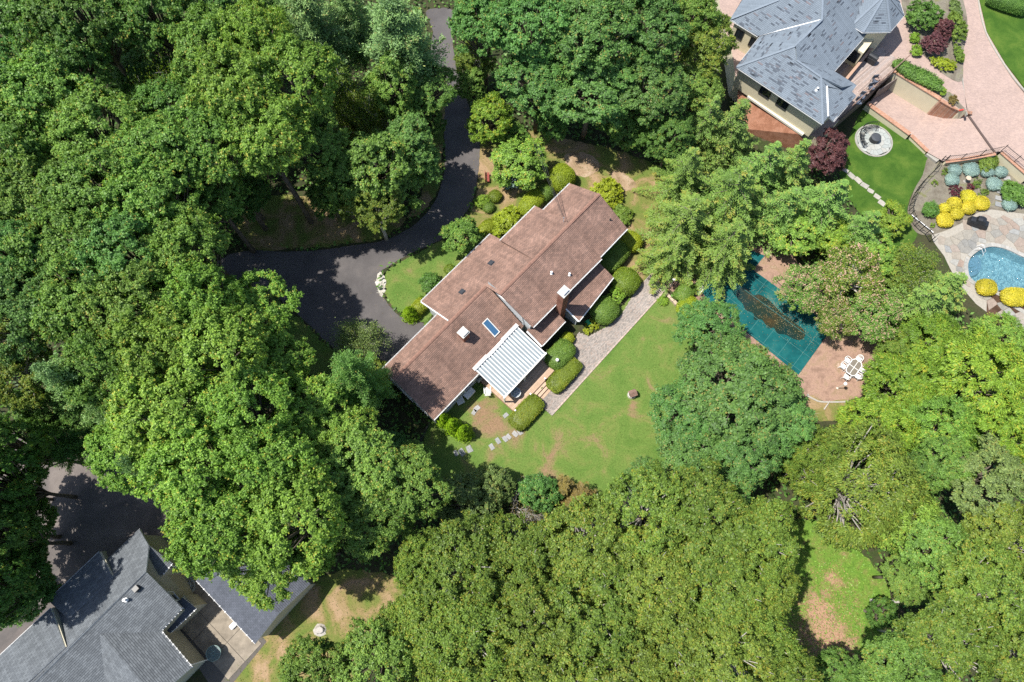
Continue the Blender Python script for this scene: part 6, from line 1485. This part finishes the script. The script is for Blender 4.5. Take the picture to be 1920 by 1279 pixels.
def cone_shrub(u, v, rpx, h, label, tone, seed):
    z = h*.6; p = P(u, v, z); R = rpx*mpp(u, v, z); r = np.random.default_rng(seed); n = 3400
    t = r.uniform(0, 1, n)**.8; a = r.uniform(0, 6.283, n); prof = (1-t)**.62*np.minimum(1, t*5+.6)
    lump = 1 + .16*np.sin(a*5 + t*17) + .1*np.sin(a*3 - t*29)
    pos = np.stack([np.cos(a)*R*prof*lump, np.sin(a)*R*prof*lump, t*h*.98+.03], 1)*(1) + r.normal(size=(n,3))*.02
    out = np.stack([np.cos(a), np.sin(a), np.full(n, .45)], 1); nr = out + r.normal(size=(n,3))*.35
    L_ = .13*r.uniform(.7,1.3,n); nu, nv = 16, 10; cv = []
    for j in range(nv):
        tt = j/(nv-1); pr_ = (1-tt)**.62*min(1, tt*5+.6)*.85 + .01
        for i in range(nu): cv.append((math.cos(6.283*i/nu)*R*pr_, math.sin(6.283*i/nu)*R*pr_, tt*h*.95))
    cf = np.array([(j*nu+i, j*nu+(i+1)%nu, (j+1)*nu+(i+1)%nu, (j+1)*nu+i) for j in range(nv-1) for i in range(nu)])
    me = leaf_mesh('foliage', pos, nr, L_, L_*.5, np.clip(.5+.25*np.sin(a*5+t*17)+r.normal(size=n)*.15,0,1), LEAF[tone], axis=np.tile([0,0,1.0],(n,1))+r.normal(size=(n,3))*.4, seed=seed, extra=(np.array(cv), cf, np.full(len(cv), .2)))
    o = empty('arborvitae', label, 'shrub', (p.x, p.y, 0)); link('foliage', me, o); stem_for(o, h)
cone_shrub(831,784,15,3.0,'bright green arborvitae cone nearest the house, first of three','arbor',61)
cone_shrub(849,796,18,3.4,'bright green arborvitae cone in the middle of three by the gable','arbor',62)
cone_shrub(869,808,18,3.1,'bright green arborvitae cone farthest from the house, last of three','arbor',63)
cone_shrub(768,585,17,2.2,'bright green upright arborvitae in the driveway corner bed','arbor',64)
# neighbour garden
bs = [(1791,318,12,'round blue spruce shrub left of the two below the fence'),(1821.6,317,15,'largest round blue spruce shrub below the fence'),(1852,321,12,'blue spruce shrub partly under the green bush'),(1877.5,321,12,'round blue spruce shrub beside the top garden step'),(1786.6,336,13,'round blue spruce shrub beside the bird bath'),(1865,344,14,'pale blue spruce shrub left of the garden steps'),(1894,383,13,'blue spruce shrub right of the lowest garden step')]
for u, v, q, lab in bs: S(u,v,q,q*.95,.8,lab,'bluesp',rz=0,lumps=.12,group='blue spruce shrubs in the planting bed',name='blue_spruce_shrub')
ys = [(1772,390,10,'small golden shrub at the left of the golden cluster'),(1790,381,13,'golden ball shrub between the red barberry and the small golden one'),(1816.6,368,14,'golden ball shrub highest in the cluster'),(1816,389,13,'golden ball shrub in the middle of the cluster, below the highest'),(1841,380,15,'golden ball shrub at the right end of the cluster'),(1794,400,12,'golden ball shrub low in the middle near the patio'),(1772.4,412,15,'large golden ball shrub lowest at the patio edge')]
for u, v, q, lab in ys: S(u,v,q,q*.95,.85,lab,'gold',rz=0,lumps=.08,group='golden shrubs in the planting bed',name='golden_shrub',leaf=.1)
S(1851,538,18,16,1.0,'golden shrub left of two at the near edge of the blue pool','gold',rz=0,name='golden_shrub',leaf=.1); S(1905,556,26,18,1.0,'wide golden shrub at the right edge below the blue pool','gold',rz=0,name='golden_shrub',leaf=.1)
S(1793,356,15,13,.7,'dark red barberry shrub above the golden cluster','barb',style='loose',name='barberry_shrub',leaf=.1); S(1820,350,10,9,.6,'small dark red barberry shrub beside the bird bath','barb',style='loose',name='barberry_shrub',leaf=.1)
S(1746,391,20,17,1.1,'spiky dark green shrub left of the golden cluster','dark',style='loose',name='loose_shrub',leaf=.22,W=.2); S(1856,303,26,18,1.2,'wide green shrub leaning over the brick bed wall','hedge',style='loose',name='loose_shrub',leaf=.2,W=.3)
S(1750,422,6,5,.4,'tiny yellow green plant at the patio corner','lime',style='loose',name='loose_shrub',leaf=.1); S(1833,343,16,9,.45,'yellow green weeds beside the bird bath','yellow',style='loose',name='loose_shrub',leaf=.12,W=.2)
S(1774,321,10,9,.4,'low yellow green plant near the curved fence','olive',style='loose',name='loose_shrub',leaf=.12,W=.25); S(1752,342,8,7,.35,'sparse yellow green plant on the bare planting bed','olive',style='loose',name='loose_shrub',leaf=.12,W=.25); S(1908,360,22,30,1.6,'dark green leafy shrub at the right edge by the garden steps','dark',style='loose',name='loose_shrub',leaf=.24)
S(1845,362,14,10,.35,'straggling green ground plant between gold and blue shrubs','olive',style='loose',name='loose_shrub',leaf=.12,W=.25)
S(1724,141,50,13,1.0,'long dark green yew hedge above the tall cream wall','dark',rz=-36,power=4,z=ZT,leaf=.16,rough=.1,lumps=.25,name='yew_hedge_shrub')
S(1768,170,9,8,.8,'yellow green end of the planting beside the yew hedge','lime',rz=0,style='loose',name='loose_shrub',z=ZT,leaf=.12); S(1788,186,11,11,.8,'small dark twiggy shrub in the gravel corner bed','brown',rz=0,style='loose',name='loose_shrub',z=ZT,leaf=.12)
mbx = MB(); q = P(1803,206,ZT+.1); mbx.obox(q.xy[:], .2, .22, .07, ZT+.02, ZT+.12); tag(mbx.build('red_toy', m_plain('toy_red', (.6,.05,.04), .4)), 'small red object lying at the tip of the gravel corner bed', 'object')
S(1756,78,27,24,2.2,'dark red japanese maple in the island bed','red',rz=0,style='loose',name='red_maple_shrub',z=ZT,leaf=.16); S(1772,50,20,22,2.0,'smaller dark red maple behind the first in the island bed','red',rz=0,style='loose',name='red_maple_shrub',z=ZT,leaf=.16)
S(1735,25,36,34,2.6,'big dark green leafy shrub beside the turret','dark',rz=0,style='loose',name='loose_shrub',z=ZT,leaf=.22); S(1795,45,20,34,1.9,'green shrub along the drive edge of the island bed','hedge',rz=0,style='loose',name='loose_shrub',z=ZT,leaf=.18)
S(1716,70,11,12,.8,'lime green perennials at the upper curve of the island bed','lime',rz=0,style='loose',name='loose_shrub',z=ZT,leaf=.16); S(1719,93,12,13,.8,'lime green perennials at the lower curve of the island bed','lime',rz=0,style='loose',name='loose_shrub',z=ZT,leaf=.16)
S(1772,118,28,16,.9,'mixed low green flower planting at the tip of the island bed','hedgey',rz=-30,style='loose',name='flower_shrub',z=ZT,leaf=.14); S(1800,100,10,22,.9,'green flower planting along the white kerb line','olive',rz=0,style='loose',name='flower_shrub',z=ZT,leaf=.14); S(1793,15,12,26,.9,'cream flowering plants at the top of the island bed','grey',rz=0,style='loose',name='flower_shrub',z=ZT,leaf=.14)
S(1890,4,36,14,1.6,'dark clipped hedge at the top edge of the upper lawn','dark',rz=-25,z=ZT,name='yew_hedge_shrub',power=4)

# ------------------------------------------------------------------ trees
T = tree
W = 'woodland_oak'
# upper left woods
for row in [
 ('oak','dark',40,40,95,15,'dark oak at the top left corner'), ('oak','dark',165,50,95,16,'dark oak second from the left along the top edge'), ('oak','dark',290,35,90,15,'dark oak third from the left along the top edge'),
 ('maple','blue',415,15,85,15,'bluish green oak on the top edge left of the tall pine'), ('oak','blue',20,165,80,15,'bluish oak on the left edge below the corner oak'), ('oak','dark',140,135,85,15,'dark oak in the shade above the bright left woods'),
 ('oak','mid',110,215,100,15,'broad green oak near the left edge, upper part of the woods'), ('oak','mid',405,110,80,15,'green oak right of the grey half dead tree'), ('oak','bright',485,90,75,15,'light green oak just below left of the tall pine'),
 ('oak','bright',560,180,95,15,'large light green oak left of the yellowish ragged tree'), ('oak','bright',450,190,95,16,'large light green oak in the upper middle of the left woods'), ('oak','dark',320,210,80,14,'darker oak just below the half dead tree'),
 ('full','mid',730,150,65,13,'green tree below the second pine, above the driveway'), ('oak','dark',798,172,60,9,'dark oak overhanging the upper driveway on its left'),
 ('oak','mid',40,300,100,15,'green oak on the left edge, second below the corner shade'), ('oak','mid',185,265,100,15,'wide green oak in the upper left woods'), ('oak','mid',300,310,100,15,'wide green oak in the middle of the left woods'),
 ('oak','mid',395,290,90,15,'green oak right of the wide middle oak'), ('oak','bright',500,275,95,15,'light green oak above the shaded verge'), ('oak','mid',590,270,75,14,'green oak beside the big round driveway tree'),
 ('full','mid',700,300,95,13,'big round green tree in the bend of the driveway'), ('full','blue',765,265,70,12,'bluish green crown over the left driveway edge'), ('maple','olive',700,385,62,10,'low yellowish green tree at the lower bend of the driveway'), ('full','mid',645,330,65,12,'green crown between the round tree and the shaded verge'),
 ('oak','mid',80,390,100,15,'green oak on the left edge, third down'), ('oak','mid',200,380,100,15,'dense green oak left of the middle woods'), ('oak','mid',310,400,95,15,'green oak left of the shaded verge'), ('oak','mid',400,380,75,14,'oak crown hanging beside the shaded verge'),
 ('oak','blue',40,490,95,15,'greyish green oak on the left edge, halfway down'), ('oak','mid',150,480,100,15,'green oak in the left middle woods'), ('oak','blue',260,490,95,15,'soft green oak left of the driveway end'), ('oak','mid',365,480,85,15,'oak at the far left end of the driveway'),
 ('oak','blue',60,590,100,15,'greyish oak on the left edge above the pale pine'), ('oak','mid',175,580,95,15,'green oak above the pale pine'), ('oak','mid',285,575,95,15,'green oak in the middle left woods below the driveway end'), ('oak','bright',385,580,90,15,'light green oak below the driveway end'),
 ('oak','bright',475,590,85,14.5,'bright green oak on the lower bank of the driveway'), ('oak','bright',430,680,100,15,'bright green oak in the sunlit middle left woods'), ('oak','bright',325,680,95,15,'bright green oak left of the sunlit middle oak'), ('oak','mid',225,690,90,15,'green oak right of the pale pine'),
 ('oak','olive',30,690,85,14,'olive green oak on the left edge beside the pale pine'), ('oak','bright',520,695,76,14,'bright green oak nearest the verge below the driveway'), ('oak','bright',340,790,105,15,'bright green oak above the parking area'), ('oak','bright',465,780,100,15,'bright green oak in the middle of the lower left woods'),
 ('oak','bright',580,790,85,14,'bright green oak left of the dark pine'), ('oak','bright',250,850,75,14,'bright oak branch hanging over the parking area'), ('oak','bright',390,890,105,15,'bright oak right of the parking area'), ('oak','bright',510,880,100,15,'bright oak above the grey roofed shed'),
 ('oak','bright',440,985,105,15,'bright oak spreading over the grey roofed house'), ('oak','bright',570,975,100,15,'bright oak left of the dry yard'), ('oak','mid',665,890,95,14,'oak below the dark pine at the lawn corner'), ('oak','bright',640,830,75,13,'bright oak crown in front of the dark pine'),
 ('oak','mid',690,962,80,14,'oak above the dry grass yard'), ('oak','bright',500,1055,80,13,'bright oak branch over the shed roof'), ('oak','mid',770,920,80,13,'dark green oak at the lower left corner of the lawn'), ('oak','bright',588,1035,52,12,'bright oak at the edge of the dry yard'),
 ('full','dark',5,1000,80,10,'dark maple at the left edge beside the parking area'), ('full','dark',5,1105,80,9.5,'dark maple at the left edge beside the grey dormers'), ('full','dark',-15,830,70,17,'dark oak on the left edge above the parking area'), ('full','dark',-72,900,85,19,'tall dark maple added past the left edge to shade the upper parking area'), ('full','dark',-75,1010,88,18,'tall dark maple added past the left edge to shade the lower parking area'), ('full','dark',-80,1115,88,18,'tall dark maple added past the left edge to shade the grey dormers'), ('full','dark',15,925,55,8,'low dark tree at the left end of the parking area'),  # three tall maples, mostly out of view, added to shade parking and grey roof
]: T(*row[:6], W, row[6])
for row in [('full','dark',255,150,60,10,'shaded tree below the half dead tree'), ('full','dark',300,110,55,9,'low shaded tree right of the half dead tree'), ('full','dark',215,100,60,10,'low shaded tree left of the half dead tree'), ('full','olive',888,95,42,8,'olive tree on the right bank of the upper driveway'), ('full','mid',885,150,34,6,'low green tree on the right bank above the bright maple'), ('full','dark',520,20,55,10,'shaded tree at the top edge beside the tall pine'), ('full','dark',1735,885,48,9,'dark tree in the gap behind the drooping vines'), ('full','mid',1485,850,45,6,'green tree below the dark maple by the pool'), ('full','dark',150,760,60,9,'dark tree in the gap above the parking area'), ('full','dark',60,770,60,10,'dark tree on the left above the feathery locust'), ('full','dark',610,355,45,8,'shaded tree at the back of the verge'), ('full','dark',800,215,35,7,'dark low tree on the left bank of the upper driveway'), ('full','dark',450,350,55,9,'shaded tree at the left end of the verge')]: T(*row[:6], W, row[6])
T('bare','olive',275,130,48,17,'half_dead_tree','half dead tree with grey bare branches in the upper left woods',.85,var=0)
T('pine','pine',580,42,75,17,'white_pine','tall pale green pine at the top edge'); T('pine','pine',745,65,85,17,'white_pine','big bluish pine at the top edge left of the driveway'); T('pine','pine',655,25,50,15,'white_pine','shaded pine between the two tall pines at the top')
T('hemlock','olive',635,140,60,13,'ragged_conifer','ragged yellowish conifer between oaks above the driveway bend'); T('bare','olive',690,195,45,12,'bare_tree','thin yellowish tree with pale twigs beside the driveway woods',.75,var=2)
T('pine','pine',150,722,62,19,'white_pine','pale feathery pine in the lower left woods'); T('pine','blue',95,830,48,9,'young_locust_tree','feathery light green tree beside the parking area'); T('pine','pine',292,880,44,18,'white_pine','pale pine tip between bright oaks by the parking area')
T('pine','blue',664,704,60,15.5,'dark_pine','dark bluish pine beside the left gable of the brown house'); T('bare','grey',693,632,38,6,'sapling','thin grey green young tree leaning over the driveway',.7,var=2)
T('small','blue',735,845,40,6,'loose_shrub','dark bluish bush below the gable fence'); T('small','olive',700,700,35,4,'loose_shrub','olive bush at the left corner of the brown house')
# top middle
for row in [
 ('maple','blue',905,35,75,15,'bluish oak at the top edge right of the driveway'), ('maple','blue',1000,45,95,16,'large blue green oak at the top middle'), ('maple','blue',1110,55,105,16,'largest blue green oak at the top middle'), ('maple','blue',1215,50,90,15,'blue green oak at the top, left of the yellow green maple'),
 ('maple','blue',1010,145,85,12,'blue green oak above the bright driveway tree'), ('maple','blue',1110,160,100,12,'blue green oak in the second row above the side yard'), ('maple','blue',1215,160,85,12,'blue green oak beside the yellow green maple, second row'), ('full','dark',1178,212,60,8,'dark tree hanging over the side yard'), ('full','dark',1262,250,55,9,'dark tree between side yard and spruces'),
 ('maple','yellow',1325,85,68,11,'rounded yellow green maple beside the blue grey roof'), ('maple','mid',1300,25,60,13,'green crown at the top edge left of the blue grey roof'), ('full','dark',1040,205,48,7,'shaded tree at the top of the side yard'), ('maple','mid',1310,170,55,9,'mid green tree below the yellow green maple'),
]: T(*row[:6], W, row[6])
T('small','lime',918,212,52,7,'bright_maple_tree','bright yellow green tree at the right of the upper driveway'); T('small','bright',975,298,56,5.5,'dogwood_tree','round bright green dogwood in the front yard'); T('small','mid',960,245,35,4,'loose_shrub','dark green shrub behind the round dogwood')
T('small','mid',862,438,40,5.5,'evergreen_tree','broad light green evergreen beside the front eave')
# spruces and hemlocks
for row in [
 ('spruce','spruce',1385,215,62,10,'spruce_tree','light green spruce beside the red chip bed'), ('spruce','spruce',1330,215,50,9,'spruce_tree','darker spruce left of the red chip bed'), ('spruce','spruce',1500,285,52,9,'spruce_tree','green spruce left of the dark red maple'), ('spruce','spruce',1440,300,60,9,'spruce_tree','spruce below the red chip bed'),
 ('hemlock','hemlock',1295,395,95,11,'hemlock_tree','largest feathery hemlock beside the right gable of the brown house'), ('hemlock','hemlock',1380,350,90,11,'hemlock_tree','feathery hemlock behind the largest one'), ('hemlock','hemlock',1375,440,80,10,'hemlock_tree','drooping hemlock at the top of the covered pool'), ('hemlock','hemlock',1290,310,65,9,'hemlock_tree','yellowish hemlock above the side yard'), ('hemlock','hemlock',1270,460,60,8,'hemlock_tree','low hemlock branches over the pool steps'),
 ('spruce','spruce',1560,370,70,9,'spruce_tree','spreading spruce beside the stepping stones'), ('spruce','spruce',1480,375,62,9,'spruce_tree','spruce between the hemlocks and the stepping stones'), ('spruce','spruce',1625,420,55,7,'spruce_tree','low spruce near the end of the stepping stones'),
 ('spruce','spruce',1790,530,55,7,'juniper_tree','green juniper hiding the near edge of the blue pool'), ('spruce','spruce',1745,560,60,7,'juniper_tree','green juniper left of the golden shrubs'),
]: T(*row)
T('small','red',1560,280,44,5,'red_maple_tree','dark red leaved maple beside the stepping stones'); T('small','lime',1680,405,35,3,'loose_shrub','airy yellow green shrub over the last stepping stones'); T('small','bright',1500,425,60,5,'loose_shrub','leafy green bush at the top end of the covered pool'); T('small','lime',1570,430,50,4.5,'loose_shrub','yellow green bush below the spreading spruce'); T('small','bright',1640,470,55,4.5,'loose_shrub','green bush between the silk tree and the patio')
T('bare','olive',1715,485,42,5,'bare_tree','twiggy grey brown tree beside the flagstone patio',.7,var=2); T('small','olive',1700,500,48,4,'loose_shrub','olive bush around the twiggy tree beside the patio')
ms = [(1510,537,60,5.5,'silk tree with pale blossoms nearest the covered pool'),(1600,520,75,6.5,'largest silk tree with pale blossoms right of the covered pool'),(1640,590,62,6,'silk tree with pale blossoms above the white patio set'),(1570,600,45,5,'low silk tree branches over the edge of the covered pool')]
BLOOM = m_leaf('blossom', [(0, (.42,.30,.17)), (.5, (.52,.37,.24)), (1, (.55,.34,.27))], .2)
for i, (u, v, q, h, lab) in enumerate(ms):
    o = T('mimosa','olive' if i % 2 else 'mid',u,v,q,h,'silk_tree',lab); r = np.random.default_rng(70+i); cr_ = PROTO['mimosa'][0][1]; co_ = np.empty(len(cr_.vertices)*3, np.float32); cr_.vertices.foreach_get('co', co_); co_ = co_.reshape(-1,3)
    sel = co_[r.choice(len(co_), 800)]; sel = sel[sel[:,2] > 3.2] + [0,0,.14]; rep = np.repeat(sel, 3, 0) + r.normal(size=(len(sel)*3,3))*.05
    link('blossoms', leaf_mesh('blossoms', rep, r.normal(size=(len(rep),3))*.4+[0,0,1], .11, .09, r.uniform(0,1,len(rep)), BLOOM, seed=i), o)
# big dark tree by the lawn
for row in [
 ('maple','blue',1383,722,125,11,'huge dark green maple between rear lawn and covered pool'), ('maple','blue',1332,612,66,8,'smaller dark maple lobe at the pool corner of the lawn'), ('maple','blue',1295,780,85,9,'dark maple crown at the lawn edge below the huge one'), ('maple','blue',1455,790,80,9,'dark maple crown beside the white patio set'), ('maple','blue',1300,870,85,9,'bluish crown at the lower right of the lawn'), ('maple','blue',1395,860,80,10,'dark bluish crown below the huge maple'), ('maple','blue',1220,900,55,6,'low bluish tree at the bottom edge of the lawn'),
]: T(*row[:6], 'dark_maple_tree', row[6])
# right side thickets
for row in [
 ('weep','olive',1640,905,132,11,'weeping_thicket','huge dome of drooping vines right of the lower woods'), ('vine','lime',1660,800,75,7,'vine_thicket','lime vines below the white patio set'), ('vine','lime',1712,718,84,6,'vine_thicket','lime green vine mass right of the white patio set'), ('vine','lime',1840,700,110,8,'vine_thicket','largest bright lime vine mass at the right edge'), ('vine','lime',1760,640,80,6,'vine_thicket','bright vine mass below the junipers'), ('vine','lime',1890,800,80,8,'vine_thicket','lime vine mass on the right edge, lower one'), ('vine','bright',1790,800,80,8,'vine_thicket','green vine mass between the dome and the right edge'), ('vine','bright',1895,640,70,5,'vine_thicket','vine mass under the golden shrub at the right edge'), ('vine','olive',1700,655,50,5,'vine_thicket','low vine mound between silk trees and junipers'),('weep','olive',1540,860,70,9,'weeping_thicket','vine draped tree above the big drooping dome'),
 ('weep','bright',1720,960,85,9,'weeping_thicket','bright drooping vines on the right shoulder of the dome'),('small','mid',1560,990,30,3,'loose_shrub','low green scrub at the top of the clearing'),
]: T(*row)
for row in [
 ('maple','grey',1850,900,85,11,'tree with pale beige leaf tips near the right edge'), ('maple','mid',1780,870,60,10,'dark green tree in the gap beside the pale tipped tree'), ('maple','olive',1890,1010,85,11,'olive oak on the right edge'), ('maple','mid',1770,1040,80,11,'green oak right of the drooping dome'), ('oak','olive',1840,1110,95,13,'olive oak at the lower right'), ('oak','olive',1900,1210,90,13,'olive oak at the bottom right corner'), ('oak','olive',1770,1200,95,13,'olive oak on the bottom edge, second from the right corner'), ('maple','mid',1705,1085,55,8,'green tree on the right side of the clearing'), ('oak','mid',1680,1250,80,12,'oak at the bottom edge right of the clearing'), ('full','dark',1575,1275,55,7,'dark tree at the bottom edge below the straw patch'), ('small','dark',1662,1150,30,5,'dark bush beside the fallen log'),
]: T(*row[:6], W if row[0] != 'small' else 'loose_shrub', row[6])
# bottom woods
for row in [
 ('oak','yellow',870,1060,95,14,'yellow green oak below the bare shrub'), ('oak','yellow',805,1062,62,13,'yellow green oak right of the dry yard'), ('oak','yellow',985,1055,90,14,'yellow green oak below the brown cedar, left'), ('oak','yellow',1100,1040,105,14,'yellow green oak below the brown cedar'), ('oak','yellow',1215,965,95,14,'yellow green oak at the bottom of the lawn'), ('oak','yellow',1315,985,105,14,'yellow green oak left of the drooping dome'), ('oak','yellow',1410,1010,85,14,'yellow green oak at the upper left of the clearing'), ('oak','yellow',1230,1080,100,14,'yellow green oak in the middle of the bottom woods'), ('oak','yellow',1110,1150,105,14,'yellow green oak in the lower bottom woods'), ('oak','yellow',1000,1165,100,14,'yellow green oak left of centre in the lower bottom woods'), ('oak','olive',870,1180,100,14,'olive oak in the lower bottom woods, left'), ('oak','olive',795,1158,80,13,'olive oak right of the dry yard'), ('oak','mid',715,1235,85,13,'green oak at the bottom edge right of the dry yard'), ('oak','mid',600,1255,70,12,'green oak at the bottom edge over the dry yard'), ('oak','yellow',1250,1185,100,14,'yellow green oak in the lower bottom woods, right'), ('oak','yellow',1360,1110,100,14,'yellow green oak left of the clearing'), ('oak','olive',1350,1225,95,14,'olive oak at the bottom edge, left of the straw patch'), ('oak','yellow',1430,1095,55,12,'yellow green oak at the clearing edge'), ('oak','olive',1420,1190,72,13,'olive oak beside the straw patch'), ('oak','yellow',930,1265,95,13,'yellow green oak on the bottom edge, left of centre'), ('oak','yellow',1060,1265,95,13,'yellow green oak at the centre of the bottom edge'), ('oak','yellow',1180,1270,95,13,'yellow green oak on the bottom edge, right of centre'), ('oak','olive',810,1270,80,12,'olive oak on the bottom edge near the dry yard'),('oak','olive',1460,1275,70,12,'olive oak on the bottom edge below the clearing'),
]: T(*row[:6], W, row[6])
T('small','grey',880,945,68,7,'grey_leaved_tree','grey green small tree at the bottom corner of the lawn'); T('small','grey',930,905,40,5,'loose_shrub','grey green shrub at the lawn edge beside the grey tree'); T('bare','brown',968,945,34,4.5,'bare_shrub','bare purplish brown shrub below the lawn',.7,var=1); T('small','blue',1012,920,42,5,'loose_shrub','bluish green shrub between bare shrub and brown cedar'); T('spruce','brown',1092,935,42,6,'brown_cedar','brownish cedar at the bottom edge of the lawn'); T('spruce','brown',1060,915,30,5,'brown_cedar','smaller brownish cedar beside the first'); T('bare','dry',1500,800,38,6,'dead_tree','dead tree with bare white branches near the drooping dome',.75,var=1)
T('small','mid',760,860,45,6,'loose_shrub','green bush left of the stepping stone row')
